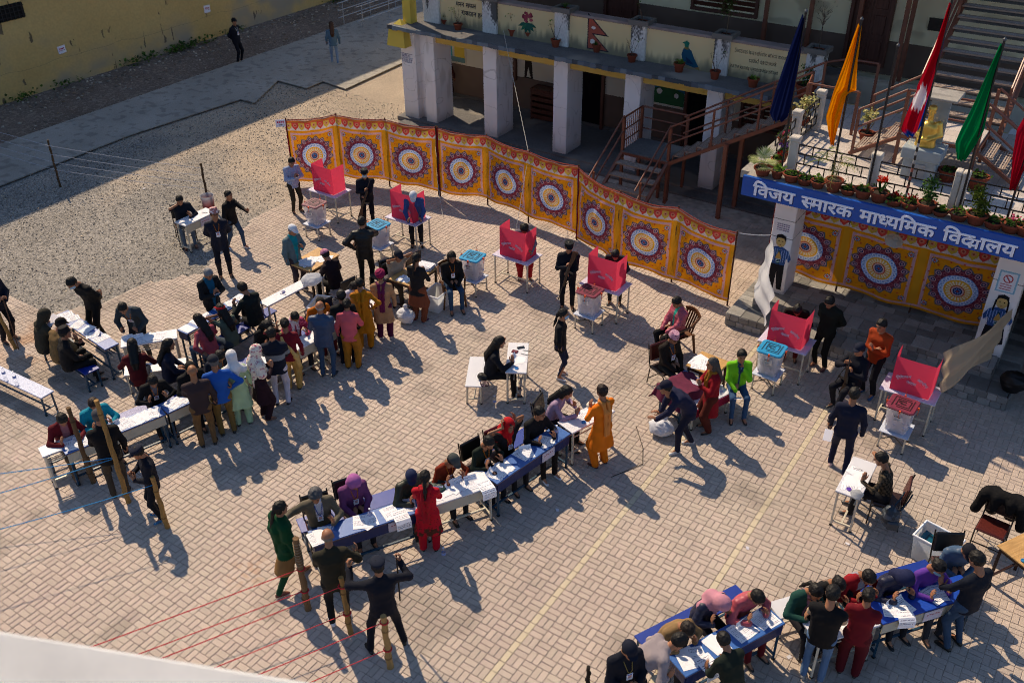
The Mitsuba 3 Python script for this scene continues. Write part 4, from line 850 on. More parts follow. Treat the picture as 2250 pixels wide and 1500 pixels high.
GLYPHS = {
    'sign': '1974|398,87 400,104 805,104 807,102 807,86 755,84 755,65 764,68 777,68 789,62 795,54 798,40 797,28 793,15 784,2 768,11 777,35 776,45 771,49 762,47 755,40 755,-2 753,-4 735,-3 734,19 723,15 708,15 695,20 687,28 683,37 682,49 686,63 696,73 705,77 734,77 734,85 672,85 672,69 668,56 658,45 648,39 663,23 681,9 680,3 672,-5 667,-6 629,30 620,42 616,53 619,63 626,67 635,67 645,62 651,71 650,84 606,85 604,-2 602,-4 585,-4 583,-1 583,85 564,85 562,-2 560,-4 542,-3 541,36 514,36 513,26 506,20 496,21 485,30 485,-4 481,-4 479,-2 479,38 451,37 436,40 437,36 467,8 467,5 456,-6 453,-6 428,17 405,48 405,60 410,66 432,65 432,84 400,85;485,54 493,55 493,85 485,85;451,59 454,56 479,58 479,85 453,85 454,69;514,85 514,55 541,55 541,85;704,40 714,34 727,37 734,43 734,57 716,59 707,56 703,49|115,104 346,104 348,102 348,86 332,84 331,-3 313,-4 311,-2 311,21 298,17 282,17 271,21 260,31 253,45 251,58 270,68 270,79 266,85 238,84 238,-3 220,-4 218,-3 217,56 201,56 207,42 207,28 203,19 193,11 173,9 164,12 150,24 131,62 132,68 149,72 164,38 172,30 182,28 187,34 186,42 182,49 170,58 175,74 217,75 217,85 121,85 120,-1 118,-4 101,-4 99,-2 99,19 87,15 71,15 61,18 50,27 44,43 46,58 53,69 73,78 99,77 99,85 33,85 31,-2 29,-4 12,-4 10,-1 10,85 -2,85 -4,87 -4,102 6,104 4,117 10,135 21,144 35,148 66,145 80,139 94,129;28,104 90,104 90,105 77,118 65,125 47,129 31,126 25,115;66,40 75,34 87,35 99,43 99,57 87,59 71,57 65,49;276,47 283,37 294,36 303,39 311,46 310,85 289,85 291,79 290,60 285,52|857,102 859,104 1002,104 1005,101 1005,95 1020,105 1039,104 1049,96 1052,88 1051,78 1046,69 1055,67 1054,52 1038,49 1033,45 1033,37 1042,32 1054,33 1065,40 1065,84 1057,85 1055,88 1055,101 1057,104 1162,104 1160,117 1164,132 1177,144 1191,148 1214,147 1236,139 1262,117 1270,104 1419,104 1421,102 1421,86 1369,84 1369,65 1378,68 1397,66 1409,54 1412,37 1408,17 1401,4 1396,2 1382,11 1390,29 1390,45 1385,49 1376,47 1369,40 1369,-2 1367,-4 1349,-3 1348,19 1337,15 1315,17 1301,28 1297,37 1297,55 1306,70 1324,78 1348,77 1348,85 1282,84 1282,-2 1280,-4 1262,-3 1261,36 1234,36 1233,26 1226,20 1214,22 1204,31 1200,38 1199,47 1203,53 1213,55 1212,85 1187,84 1187,-2 1185,-4 1168,-4 1166,-1 1166,85 1146,85 1146,0 1143,-4 1127,-4 1125,-2 1125,21 1112,17 1092,18 1082,23 1072,36 1071,-4 1067,-4 1065,-1 1065,17 1053,13 1035,13 1026,16 1018,22 1013,30 1012,47 1015,55 1003,66 1001,85 989,85 988,-2 986,-4 969,-4 967,-1 967,85 947,85 946,-2 944,-4 928,-4 925,0 925,36 898,36 897,26 890,20 878,22 868,31 864,38 863,47 867,53 877,55 877,85 859,85 857,87;1071,61 1084,68 1084,79 1080,85 1071,85;898,85 898,55 925,55 925,85;1022,72 1030,68 1036,68 1028,75 1028,80 1031,84 1030,87 1022,85;1090,47 1097,37 1108,36 1117,39 1125,46 1124,85 1103,85 1105,79 1104,60 1099,52;1246,104 1233,118 1211,128 1189,127 1183,122 1181,116 1184,104;1234,85 1234,55 1261,55 1261,85;1318,40 1327,34 1341,37 1348,43 1348,57 1330,59 1321,56 1317,49|1736,77 1737,63 1724,62 1724,-8 1708,-8 1707,11 1697,8 1684,8 1684,8 1681,8 1681,9 1679,9 1679,10 1678,10 1678,10 1686,-5 1674,-13 1669,-13 1658,7 1642,7 1626,12 1615,21 1609,34 1609,53 1614,63 1629,74 1648,77 1648,85 1595,85 1595,-1 1593,-4 1576,-4 1574,-2 1574,19 1562,15 1546,15 1536,18 1525,27 1519,43 1521,58 1528,69 1548,78 1574,77 1574,85 1507,85 1506,-2 1504,-4 1487,-4 1485,-1 1485,85 1473,85 1471,87 1471,102 1481,104 1480,124 1483,132 1490,140 1505,147 1526,148 1544,144 1560,136 1581,117 1589,104 1692,104 1694,102 1694,86 1669,85 1669,77;1677,10 1677,11 1677,10;1652,37 1675,49 1675,57 1671,62 1669,62 1667,58 1650,58 1635,54 1630,49 1629,40 1634,30 1649,26;1683,25 1694,23 1708,31 1707,62 1690,62 1692,45 1687,36 1681,32;1565,104 1552,118 1530,128 1508,127 1502,122 1500,116 1503,104;1541,40 1550,34 1562,35 1574,43 1574,57 1562,59 1546,57 1540,49|1730,104 1978,104 1980,102 1980,86 1964,85 1963,-3 1945,-4 1943,-2 1943,21 1930,17 1914,17 1903,21 1892,31 1885,45 1883,58 1902,68 1902,79 1898,85 1871,84 1871,-2 1869,-4 1852,-4 1850,-1 1850,52 1847,52 1841,47 1833,30 1826,30 1814,35 1817,50 1805,53 1799,49 1797,41 1801,33 1826,9 1826,4 1815,-6 1812,-6 1799,5 1780,27 1776,40 1778,56 1787,67 1799,72 1813,72 1831,65 1838,70 1850,72 1850,85 1765,85 1763,-2 1761,-4 1743,-3 1742,84 1730,85 1728,87 1728,102;1909,47 1916,37 1927,36 1935,39 1943,46 1942,85 1922,85 1923,79 1922,60 1917,52',
    'b1': '450|114,104 154,104 143,124 163,147 189,133 183,125 165,131 159,122 171,104 454,104 456,87 440,84 439,-3 419,-2 418,44 398,44 396,31 382,26 370,34 363,47 365,59 371,63 418,63 417,85 351,84 349,-4 331,-3 330,19 303,15 289,21 279,36 281,56 262,58 264,75 324,75 325,58 307,55 299,45 303,36 319,35 330,43 330,85 250,84 248,-4 229,-1 229,85 209,85 209,-1 190,-4 188,19 176,15 150,18 139,27 133,43 135,58 142,69 162,78 188,77 188,85 120,85 120,0 117,-4 101,-4 98,44 78,44 76,31 62,26 50,34 43,47 45,59 51,63 98,63 99,84 32,85 31,-2 11,-3 10,84 -4,87 -4,102 6,104 5,124 15,140 35,148 66,145 94,129;90,104 77,118 55,128 33,127 25,116 28,104;155,40 164,34 176,35 188,43 188,57 160,57 154,49',
    'b2': '388|254,104 249,121 229,135 232,144 238,144 260,130 268,104 394,103 394,86 378,85 377,-3 357,-2 357,85 335,84 335,32 328,25 313,28 301,44 303,58 314,62 314,85 288,84 286,-4 267,-1 267,85 247,85 244,-4 226,-2 226,21 197,17 175,31 166,58 185,68 181,85 153,84 151,-4 135,-4 132,0 132,85 112,85 110,-4 91,-2 91,42 79,41 78,25 71,15 58,9 43,9 30,14 16,27 1,55 3,62 18,66 39,31 57,30 55,47 39,51 37,56 37,68 53,72 56,84 45,87 26,81 19,95 21,100 39,106 60,105 72,97 77,73 72,60 91,62 91,85 79,88 82,104;191,45 198,37 209,36 226,46 225,85 204,85 205,60',
    'b3': '329|334,104 336,87 319,84 317,-4 298,-1 298,52 288,47 281,30 262,35 265,50 253,53 246,49 248,33 274,9 263,-6 235,17 225,35 225,53 235,67 261,72 279,65 298,72 298,85 211,84 209,-4 190,-1 190,85 170,85 170,-1 151,-4 149,24 122,20 110,25 99,41 98,84 79,85 79,0 76,-4 60,-4 57,44 37,44 35,31 21,26 9,34 2,47 4,59 10,63 57,63 58,84 -4,87 -2,104 58,104 54,121 34,135 34,142 40,145 65,130 72,104;119,85 120,44 127,39 139,40 149,47 149,84',
    'p1': '673|330,102 678,104 680,87 663,84 661,-4 642,-1 642,52 632,47 625,30 606,35 609,50 597,53 590,49 592,33 618,9 607,-6 579,17 569,35 569,53 579,67 605,72 623,65 642,72 642,85 520,85 520,65 541,68 557,58 562,45 561,26 549,2 534,9 541,42 538,48 528,48 520,41 519,-3 501,-4 499,23 475,20 463,25 452,41 451,84 433,85 432,-2 411,-2 411,38 368,40 399,8 385,-6 360,17 337,48 337,60 342,66 364,65 364,84 332,85;384,59 411,58 411,85 385,85;472,46 480,39 498,45 498,85 472,85|-4,102 278,104 280,87 264,84 263,-3 243,-2 242,44 222,44 220,31 206,26 194,34 187,47 189,59 195,63 242,63 242,85 175,85 172,-4 154,-2 153,44 133,44 131,31 117,26 105,34 98,47 100,59 106,63 153,63 154,84 86,85 85,-2 67,-4 64,36 37,36 36,26 29,20 17,22 7,31 2,47 6,53 16,55 16,85 -2,85;37,85 37,55 64,55 64,85',
    'p2': '814|544,102 819,104 821,88 803,85 801,60 761,57 764,49 788,51 802,45 811,32 811,17 802,3 784,-4 758,-2 738,8 722,24 733,37 766,16 785,16 790,20 790,28 783,32 759,28 745,40 740,51 741,65 749,75 782,79 782,85 712,85 712,0 709,-4 693,-4 690,44 670,44 668,31 654,26 642,34 635,47 637,59 643,63 690,63 691,84 623,85 621,60 576,58 578,50 603,52 617,47 629,29 625,9 605,-4 595,10 608,20 605,31 588,33 575,26 577,8 600,-12 600,-17 586,-27 556,5 553,25 560,41 555,62 568,77 602,79 602,84 546,85|-2,104 492,104 494,87 478,84 477,-3 457,-2 456,44 436,44 434,31 420,26 408,34 401,47 403,59 409,63 456,63 456,85 389,85 387,-4 368,-2 368,49 335,46 334,29 355,9 344,-6 315,22 312,48 328,65 368,68 368,85 289,85 289,60 259,56 249,44 252,32 266,26 270,26 272,37 279,42 299,37 303,23 296,11 306,-5 289,-13 278,7 246,12 235,21 229,34 229,53 234,63 249,74 268,77 268,85 214,84 212,-4 194,-3 193,56 177,56 183,42 179,19 169,11 149,9 126,24 107,62 108,68 125,72 140,38 158,28 163,34 162,42 146,58 151,74 193,75 193,85 97,85 96,-2 77,-4 75,85 57,85 54,56 34,39 67,9 66,3 53,-6 15,30 2,53 5,63 12,67 31,62 37,71 36,84 -4,87',
}
def glyphs(k, mb, height, o, R, color, t=.004, sx=1.0, center=False, arc=None):
    """Lettering outlines (capitals 'height' tall) laid out from o along R's first column; arc bends the line round a circle of that radius."""
    w, *ps = GLYPHS[k].split('|'); s = height / 100.0; w = float(w) * s * sx
    for p in ps:
        rings = [np.array([[float(c) for c in q.split(',')] for q in r.split(' ')]) * A(s * sx, s) for r in p.split(';')]
        if center: rings = [r - A(w / 2, 0) for r in rings]
        if arc: rings = [np.stack([(arc + r[:, 1]) * np.sin(r[:, 0] / arc), (arc + r[:, 1]) * np.cos(r[:, 0] / arc) - arc], 1) for r in rings]
        g = sg.Polygon(rings[0], rings[1:]).buffer(0)
        for q in getattr(g, 'geoms', [g]):
            m = trimesh.creation.extrude_polygon(q, t, engine='earcut'); mb.add(np.array(m.vertices) @ R.T + A(*o), m.faces, color)
    return w
for j, (kk, zz, xx) in enumerate((('p1', 3.66, -17.75), ('p2', 3.43, -17.55))):
    mb = MB(); glyphs(kk, mb, .12, (xx, PY, zz), FACE, '#191d2b', sx=.9); mb.build('lettering', 'matte', school)

# ---------------------------------------------------------------- gate with the name board, its deck and stone steps
GV = 18.0
gate = thing('school_gate', 'school gateway with two white painted pillars under a long blue name board', 'gate')
PL = [(-5.52, -5.06), (-1.24, -.72)]
for i, (a, b) in enumerate(PL):
    mb = MB(); mb.box(((a + b) / 2, GV + .32, 1.6), (b - a, .64, 2.5), bevel=.01); kp = mb.build('pillar', 'pillar_white', gate)
    for z_ in (2.25, 1.85) if i == 0 else (2.12,):
        mb = MB(); mb.box(((a + b) / 2, GV + .32, z_), (b - a + .004, .644, .012), color='#4a4a48'); mb.build('groove', 'matte', kp)
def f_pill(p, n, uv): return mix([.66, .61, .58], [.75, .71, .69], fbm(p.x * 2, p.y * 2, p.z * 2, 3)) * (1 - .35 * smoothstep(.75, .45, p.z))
scene['pillar_white'] = two(pr(proc(f_pill), .75, .25))
def pupil(x, z0, s, girl, parent):
    mb = MB(); P = lambda pts: [(x + a * s, z0 + b * s) for a, b in pts]; o = (0, GV - .002, 0)
    if girl:
        flat(mb, P([(-.17, .62), (.17, .62), (.22, .28), (.05, .2), (-.2, .25)]), o, '#15161c'); flat(mb, P([(-.12, .03), (-.05, .03), (-.04, .24), (-.1, .24)]), o, '#a5814f'); flat(mb, P([(.05, .03), (.12, .03), (.1, .24), (.04, .22)]), o, '#a5814f')
    else: flat(mb, P([(-.14, .02), (-.02, .02), (0, .45), (.05, .02), (.16, .02), (.15, .66), (-.14, .66)]), o, '#15161c')
    flat(mb, P([(-.15, .62), (.15, .62), (.17, .8), (.24, .72), (.27, .82), (.19, .98), (.06, 1.04), (-.06, 1.04), (-.19, .98), (-.27, .82), (-.24, .72), (-.17, .8)]), o, '#2c4a7e', lift=.003)
    for k in range(9): u_ = -.2 + .05 * k; flat(mb, P([(u_, .66 + .3 * abs(u_)), (u_ + .012, .66 + .3 * abs(u_)), (u_ + .012, .98), (u_, .98)]), o, '#8fa4c8', lift=.006)
    flat(mb, P([(-.035, .64), (.035, .64), (.02, .95), (-.02, .95)]), o, '#173e4a', lift=.009)
    for k in range(4): flat(mb, P([(-.035, .66 + .06 * k), (.035, .69 + .06 * k), (.035, .705 + .06 * k), (-.035, .675 + .06 * k)]), o, '#b9d8d8', lift=.012)
    flat(mb, P([(-.07, .76), (.07, .76), (.045, .84), (0, .93), (-.045, .84)]), o, '#b58f4e', lift=.015)
    flat(mb, P(disc(0, 1.16, .105, 16, 1.2)), o, '#b9985c', lift=.006); flat(mb, P([(-.11, 1.18), (-.1, 1.3), (0, 1.34), (.1, 1.3), (.11, 1.18), (.06, 1.25), (-.06, 1.25)]), o, '#0e0d10', lift=.009)
    for e in (-1, 1): flat(mb, P(disc(e * .04, 1.17, .014, 8)), o, '#1a1412', lift=.009)
    flat(mb, P([(-.03, 1.09), (.03, 1.09), (0, 1.075)]), o, '#8a4a3a', lift=.009)
    if girl:
        for e in (-1, 1): flat(mb, P([(e * .09, 1.24), (e * .125, 1.2), (e * .14, .98), (e * .115, .94), (e * .1, 1.1)]), o, '#0e0d10', lift=.012)
    labels[mb.build('painted_pupil', 'matte', parent)] = {'label': 'painted schoolgirl with plaits joining her palms' if girl else 'painted schoolboy with joined palms'}
pupil(-5.29, .62, .98, False, gate + '__pillar'); pupil(-.97, .55, .98, True, gate + '__pillar_001')
mb = MB(); flat(mb, [(-1.16, 1.90), (-.82, 1.90), (-.82, 2.34), (-1.16, 2.34)], (0, GV - .002, 0), '#7fa8bd'); flat(mb, [(-1.13, 1.93), (-.85, 1.93), (-.85, 2.31), (-1.13, 2.31)], (0, GV - .002, 0), '#c9cdd2', lift=.003)
flat(mb, sg.Polygon(disc(-.99, 2.19, .085, 20)).difference(sg.Polygon(disc(-.99, 2.19, .065, 20))), (0, GV - .002, 0), '#a8323a', lift=.006); flat(mb, [(-1.05, 2.25), (-1.03, 2.26), (-.93, 2.13), (-.95, 2.12)], (0, GV - .002, 0), '#a8323a', lift=.007)
for k in range(3): flat(mb, [(-1.1, 2.06 - .05 * k), (-.9, 2.06 - .05 * k), (-.9, 2.08 - .05 * k), (-1.1, 2.08 - .05 * k)], (0, GV - .002, 0), '#b06a72', lift=.006)
labels[mb.build('painted_notice', 'matte', gate + '__pillar_001')] = {'label': 'painted no-smoking notice in a blue frame'}
mb = MB()
for k in range(4):
    for j in range(6): flat(mb, [(-5.42 + .045 * j, 2.14 - .045 * k), (-5.385 + .045 * j, 2.14 - .045 * k), (-5.385 + .045 * j, 2.16 - .045 * k), (-5.42 + .045 * j, 2.16 - .045 * k)], (0, GV - .002, 0), '#6b5a78')
mb.build('painted_text', 'matte', gate + '__pillar')
mb = MB(); mb.box((-2.3, 17.16, 3.19), (7.36, .08, .40), color='#0c4a9c'); kb = mb.build('name_board', 'satin', gate)
mb = MB(); w_ = glyphs('sign', mb, .205, (-5.72, 17.118, 3.05), FACE, '#c9cede', t=.02, sx=1.0)
sxx = 4.78 / w_; mb = MB(); glyphs('sign', mb, .205, (-5.74, 17.118, 3.055), FACE, '#dfe2ec', t=.02, sx=sxx); mb.build('lettering', 'satin', kb)
mb = MB(); glyphs('sign', mb, .205, (-5.726, 17.119, 3.041), FACE, '#06255c', t=.004, sx=sxx); mb.build('letter_edge', 'satin', kb)  # drop shade of the raised letters, painted as a darker offset copy
mb = MB(); mb.box((-2.3, 18.1, 2.77), (7.0, .26, .34)); mb.build('beam', 'cream_beam', gate)
mb = MB(); mb.box((-2.2, 20.0, 3.08), (7.5, 5.6, .24)); mb.build('deck', 'deck_tile', gate)
def f_deck(p, n, uv):
    c = fbm(p.x * 1.3, p.y * 1.3, 0, 3); t = cell_rand(dr.floor(p.x / .3), dr.floor(p.y / .3)); gx_ = dr.minimum(dr.abs(p.x / .3 - dr.round(p.x / .3)), dr.abs(p.y / .3 - dr.round(p.y / .3)))
    b = mix([.40, .35, .315], [.50, .455, .42], t * .6 + c * .4) * (.85 + .25 * c); return mix([.20, .18, .165], b, smoothstep(.008, .02, gx_))
scene['deck_tile'] = two(pr(proc(f_deck), .6, .3))
mb = MB(); mb.box((-2.3, 17.46, 3.255), (7.34, .5, .19)); mb.box((-6.0, 20.0, 3.255), (.34, 5.0, .15)); mb.build('planting_ledge', 'concrete', gate)
mb = MB(); mb.box((-2.2, 22.7, 1.5), (8.0, .3, 2.9)); mb.box((1.4, 20, 1.5), (.3, 5.0, 2.9)); mb.build('back_wall', 'slab_grey', gate)
# loudspeaker under the board
ls = thing('loudspeaker', 'grey horn loudspeaker hanging under the blue name board', 'loudspeaker'); Rl = frame((0, -1, -.25))
mb = MB(); mb.lathe([(.02, -.2), (.03, -.05), (.07, .08), (.16, .16), (.17, .165), (.155, .15), (.06, .06), (0, .03)], (-3.02, 17.62, 2.68), '#8b8378', 18, R=np.stack([Rl[:, 1], Rl[:, 2], Rl[:, 0]], 1)); v, f, c, u = mb.arrays(); put(ls, (v, f), 'satin', c, smooth=40 if False else False)
mb = MB(); mb.tube([(-3.02, 17.75, 2.7), (-3.02, 17.8, 3.0)], .015, '#5a5550'); mb.build('bracket', 'satin', ls)
# stone steps and platform: every stone of the facing is a part
plat = thing('stone_platform', 'dark stepped stone platform under the gateway, faced with grey stone tiles', 'platform')
mb = MB(); mb.box((-3.13, 19.9, .14), (5.5, 5.6, .28)); mb.box((-3.13, 20.1, .40), (4.7, 5.1, .24)); v, f, c, u = mb.arrays(); put(plat, (v, f), 'dado_brown')
def tile_rows(x0, x1, y0, y1, z, s, ax, off=0):
    pass
tn = 0
def tile(c, size):
    mb = MB(); mb.box(c, size, bevel=.006, uv=(rng.random(), 0)); v, f, cc, u = mb.arrays(); k = key('stone', plat); scene[k] = mikit.ply((v, f), 'stone_tile', uv=u)
for lev, (x0, x1, y0, z0, z1) in enumerate(((-5.92, -.34, 17.07, 0.0, .29), (-5.52, -.74, 17.52, .29, .535))):
    for row in range(2):
        h = (z1 - z0) / 2; x = x0 + (.09 if row else 0)
        if row: tile((x0 + .042, y0 - .008, z0 + h * 1.5), (.08, .03, h - .008))
        while x < x1 - .02:
            w_ = min(rng.uniform(.15, .24), x1 - x); tile((x + w_ / 2, y0 - .008 + rng.uniform(-.004, .004), z0 + h * (row + .5)), (w_ - .007, .03, h - .008)); x += w_
    x = x0
    while x < x1 - .02:
        w_ = min(rng.uniform(.26, .4), x1 - x); tile((x + w_ / 2, y0 + .215, z1 + rng.uniform(-.002, .002)), (w_ - .007, .46, .025)); x += w_
    for side, xx in ((-1, x0), (1, x1)):
        y = y0
        while y < 20.0:
            w_ = rng.uniform(.18, .26); tile((xx + side * .008, y + w_ / 2, (z0 + z1) / 2), (.03, w_ - .007, z1 - z0 - .01)); y += w_
            if lev == 0: tile((xx - side * .19, y - w_ / 2 + .45, z1), (.38, w_ - .007, .025))
y = 17.98
while y < 19.4:
    x = -5.5; d_ = rng.uniform(.2, .26)
    while x < -.78:
        w_ = min(rng.uniform(.22, .42), -.76 - x); tile((x + w_ / 2, y + d_ / 2, .535 + rng.uniform(-.003, .003)), (w_ - .007, d_ - .007, .025)); x += w_
    y += d_

# railing of the deck: concrete posts, black bars laid like bricks
rail = thing('deck_railing', 'black brick-pattern iron railing with pale concrete posts along the deck', 'railing')
RY = 17.88
for px_ in (-5.29, -3.72, -2.26, -2.13, -.6, .9):
    mb = MB(); mb.box((px_, RY, 3.6), (.11 if -2.3 < px_ < -2 else .17, .17, .82), bevel=.012); mb.box((px_, RY, 4.05), (.12 if -2.3 < px_ < -2 else .20, .20, .10), bevel=.018); mb.build('post', 'post_cream', rail)
for py_ in (19.3, 20.8):
    mb = MB(); mb.box((-5.75, py_, 3.6), (.17, .17, .82), bevel=.012); mb.box((-5.75, py_, 4.05), (.2, .2, .1), bevel=.018); mb.build('post', 'post_cream', rail)
def f_post(p, n, uv): return mix([.42, .385, .33], [.56, .52, .455], fbm(p.x * 9, p.y * 9, p.z * 5, 3))
scene['post_cream'] = two(pr(proc(f_post), .85, .2))
def bars(p, q, name):
    p, q = A(*p), A(*q); L = np.linalg.norm(q - p); mb = MB()
    for z_ in (3.36, 3.56, 3.76, 3.94): mb.beam(p + A(0, 0, z_), q + A(0, 0, z_), .022, .022, '#121315')
    n_ = max(2, int(L / .27))
    for r, (za, zb) in enumerate(((3.36, 3.56), (3.56, 3.76), (3.76, 3.94))):
        for i in range(n_ + 1):
            t = (i + (.5 if r % 2 else 0)) / n_
            if t <= 1: c = p + (q - p) * t; mb.box((c[0], c[1], (za + zb) / 2), (.02, .02, zb - za), color='#121315')
    mb.build(name, 'satin', rail)
xs = [-5.29, -3.72, -2.26]; 
for a, b in ((-5.2, -3.81), (-3.63, -2.32), (-2.07, -.69), (-.51, .81)): bars((a, RY, 0), (b, RY, 0), 'bar_panel')
bars((-5.72, 18.0, 0), (-5.75, 19.2, 0), 'bar_panel'); bars((-5.75, 19.4, 0), (-5.75, 20.7, 0), 'bar_panel')
# bust on its pedestal
ped = thing('pedestal', 'grey-blue plinth with a slab canopy holding the golden bust', 'pedestal')
mb = MB(); mb.box((-3.18, 19.38, 3.42), (.62, .5, .46), bevel=.01); mb.box((-3.18, 19.38, 3.74), (.74, .6, .22), bevel=.012); v, f, c, u = mb.arrays(); put(ped, (v, f), 'plinth_grey')
scene['plinth_grey'] = two(pr(proc(lambda p, n, uv: mix([.20, .245, .275], [.30, .35, .38], fbm(p.x * 5, p.y * 5, p.z * 5, 3))), .5, .35))
mb = MB(); mb.box((-3.12, 19.64, 4.35), (.36, .06, 1.0)); mb.build('back_slab', 'plinth_grey', ped)
mb = MB(); mb.box((-3.16, 19.42, 4.87), (.80, .66, .05), bevel=.01); mb.build('canopy_slab', 'concrete', ped)
mb = MB(); mb.box((-3.2, 19.122, 3.42), (.3, .012, .26), color='#8b8f92'); mb.build('plaque', 'matte', ped)
def bust():
    k = thing('statue', 'golden half-length statue of a man with hands joined on the plinth', 'statue'); o = A(-3.2, 19.36, 3.85); s = .78
    S = Soft(.014)
    for e in (-1, 1):
        S.cone((e * .10, 0, .02), (e * .09, 0, .22), .15, .135).cone((e * .09, 0, .22), (e * .11, 0, .48), .135, .13).cone((e * .1, .01, .5), (e * .21, .01, .60), .10, .075)
        S.cone((e * .23, .01, .60), (e * .31, -.02, .34), .075, .066).cone((e * .31, -.02, .34), (e * .05, -.21, .22), .064, .045).cone((e * .05, -.21, .22), (-e * .03, -.23, .24), .045, .035)
    S.cone((0, 0, .05), (0, 0, .52), .17, .14).cone((0, 0, .6), (0, -.01, .76), .07, .062)
    R = np.array([[0, 1, 0], [-1, 0, 0], [0, 0, 1.0]])      # head's forward (x) -> -y
    R = np.stack([A(0, -1, 0), A(1, 0, 0), A(0, 0, 1)], 0).T @ np.eye(3); R = np.array([[0, 1, 0], [-1, 0, 0], [0, 0, 1.0]])
    def fn(q):
        d = S(q); h = (q - A(0, -.02, .88)) @ R; hd = head_sdf(h / 1.08) * 1.08
        cap = np.maximum.reduce([np.sqrt(((h[:, 0] + .012) / 1.18) ** 2 + h[:, 1] ** 2) - (.108 - (h[:, 2] - .05) * .2), h[:, 2] - .15, -(h[:, 2] - .06)])
        d = smin(smin(d, hd, .02), cap, .008); lap = np.abs(np.abs(q[:, 0]) - .05 - (q[:, 2] - .3) * .12) - .012
        d = d - .006 * ((lap < 0) & (q[:, 2] > .25) & (q[:, 2] < .6) & (q[:, 1] < 0)) + cloth_noise(q, .005, 10, 3)
        return np.maximum(d, -q[:, 2])
    v, f = surfnet(fn, (-.5, -.4, -.05), (.5, .3, 1.15), .013, .03)
    put(k, (v * s + o, f), 'gold', smooth=True)
bust()
# ---------------------------------------------------------------- steel staircases
def tread(st, c, L, W_, along, n=6):
    """One perforated step: a frame with slats, L long (across the walking direction), W_ deep; along = unit vector across."""
    a = unit(A(*along)); b = A(-a[1], a[0], 0); mb = MB(); c = A(*c)
    for e in (-1, 1): mb.beam(c - a * L / 2 + b * e * (W_ / 2 - .012), c + a * L / 2 + b * e * (W_ / 2 - .012), .024, .03, '#8d7a6c')
    for e in (-1, 1): mb.beam(c + a * e * (L / 2 - .012) - b * (W_ / 2 - .024), c + a * e * (L / 2 - .012) + b * (W_ / 2 - .024), .024, .028, '#8d7a6c')
    for i in range(1, n): mb.beam(c - a * (L / 2 - .024) + b * (W_ * (i / n - .5)), c + a * (L / 2 - .024) + b * (W_ * (i / n - .5)), .022, .02, '#a5968a')
    m_ = max(3, int(L / .13))
    for i in range(1, m_): mb.beam(c + a * (L * (i / m_ - .5)) - b * (W_ / 2 - .024), c + a * (L * (i / m_ - .5)) + b * (W_ / 2 - .024), .024, .016, '#95857a')
    mb.build('tread', 'satin', st)
def rust(st, name, segs, r=.026, sq=False):
    for s_ in segs:
        mb = MB()
        if sq: mb.beam(s_[0], s_[1], r * 2, r * 2)
        else: mb.tube(s_, r, n=8)
        v, f, c, u = mb.arrays(); put(key(name, st), (v, f), 'oxide_paint')
st = thing('steel_staircase', 'rust-red steel staircase turning at a landing and climbing to the gate deck', 'staircase')
for i in range(5):
    z_ = .2 * (i + 1); tread(st, (-10.36, 20.05 + .34 * i + .14, z_), 1.28, .29, (1, 0, 0))
mb = MB(); mb.box((-10.36, 22.36, 1.18), (1.36, 1.12, .05)); mb.build('landing', 'slab_grey', st)
for e in (-11.03, -9.69):
    rust(st, 'stringer', [((e, 19.95, .05), (e, 21.85, 1.15))], .04, True)
    rust(st, 'post', [((e, 21.85, 0), (e, 21.85, 2.1))], .035, True); rust(st, 'post', [((e, 20.3, 0), (e, 20.3, 1.15))], .022, True)
    for dz in (.95, .55): rust(st, 'handrail', [[(e, 20.0, .1 + dz), (e, 21.85, 1.2 + dz)]], .024)
rust(st, 'landing_frame', [((-11.03, 21.82, 1.14), (-11.03, 22.92, 1.14)), ((-11.03, 22.92, 1.14), (-9.69, 22.92, 1.14)), ((-11.03, 21.82, 1.14), (-9.69, 21.82, 1.14))], .035, True)
for p_ in ((-11.03, 22.9), (-9.69, 22.9), (-10.0, 22.05), (-9.72, 22.0)): rust(st, 'post', [((*p_, 0), (*p_, 2.1 if p_[1] > 22.5 else 1.15))], .035, True)
rust(st, 'handrail', [[(-11.03, 21.85, 2.1), (-11.03, 22.9, 2.1), (-9.69, 22.9, 2.1)]], .026)
for dz in (1.5, 1.8): rust(st, 'midrail', [[(-11.03, 22.9, dz), (-9.69, 22.9, dz)], [(-11.03, 21.9, dz - .05), (-11.03, 22.85, dz - .05)]], .018)
rust(st, 'baluster', [[(-11.03, 21.95 + .11 * i, 1.2), (-11.03, 21.95 + .11 * i, 2.08)] for i in range(9)], .011)
NT = 10
for i in range(NT): tread(st, (-9.42 + .315 * i, 22.24, 1.37 + .185 * i), .80, .29, (0, 1, 0))
for e in (21.82, 22.68):
    rust(st, 'stringer', [((-9.72, e, 1.1), (-6.3, e, 3.12))], .045, True)
    rust(st, 'handrail', [[(-9.69, e, 2.12), (-6.3, e, 4.12)]], .026); rust(st, 'midrail', [[(-9.69, e, 1.68), (-6.3, e, 3.68)]], .022)
    for i in range(1, 4): x_ = -9.69 + 1.13 * i; rust(st, 'post', [((x_, e, 1.14 + .59 * (x_ + 9.69)), (x_, e, 2.12 + .59 * (x_ + 9.69)))], .024, True)
for i in range(NT):
    for e in (21.84, 22.66): rust(st, 'bracket', [((-9.42 + .315 * i - .14, e, 1.2 + .185 * i), (-9.42 + .315 * i - .14, e, 1.37 + .185 * i))], .012, True)
for p_ in ((-8.13, 21.76), (-8.02, 22.55), (-6.4, 21.8), (-6.4, 22.6)): rust(st, 'post', [((*p_, 0), (*p_, 1.1 + .59 * (p_[0] + 9.69)))], .05, True)
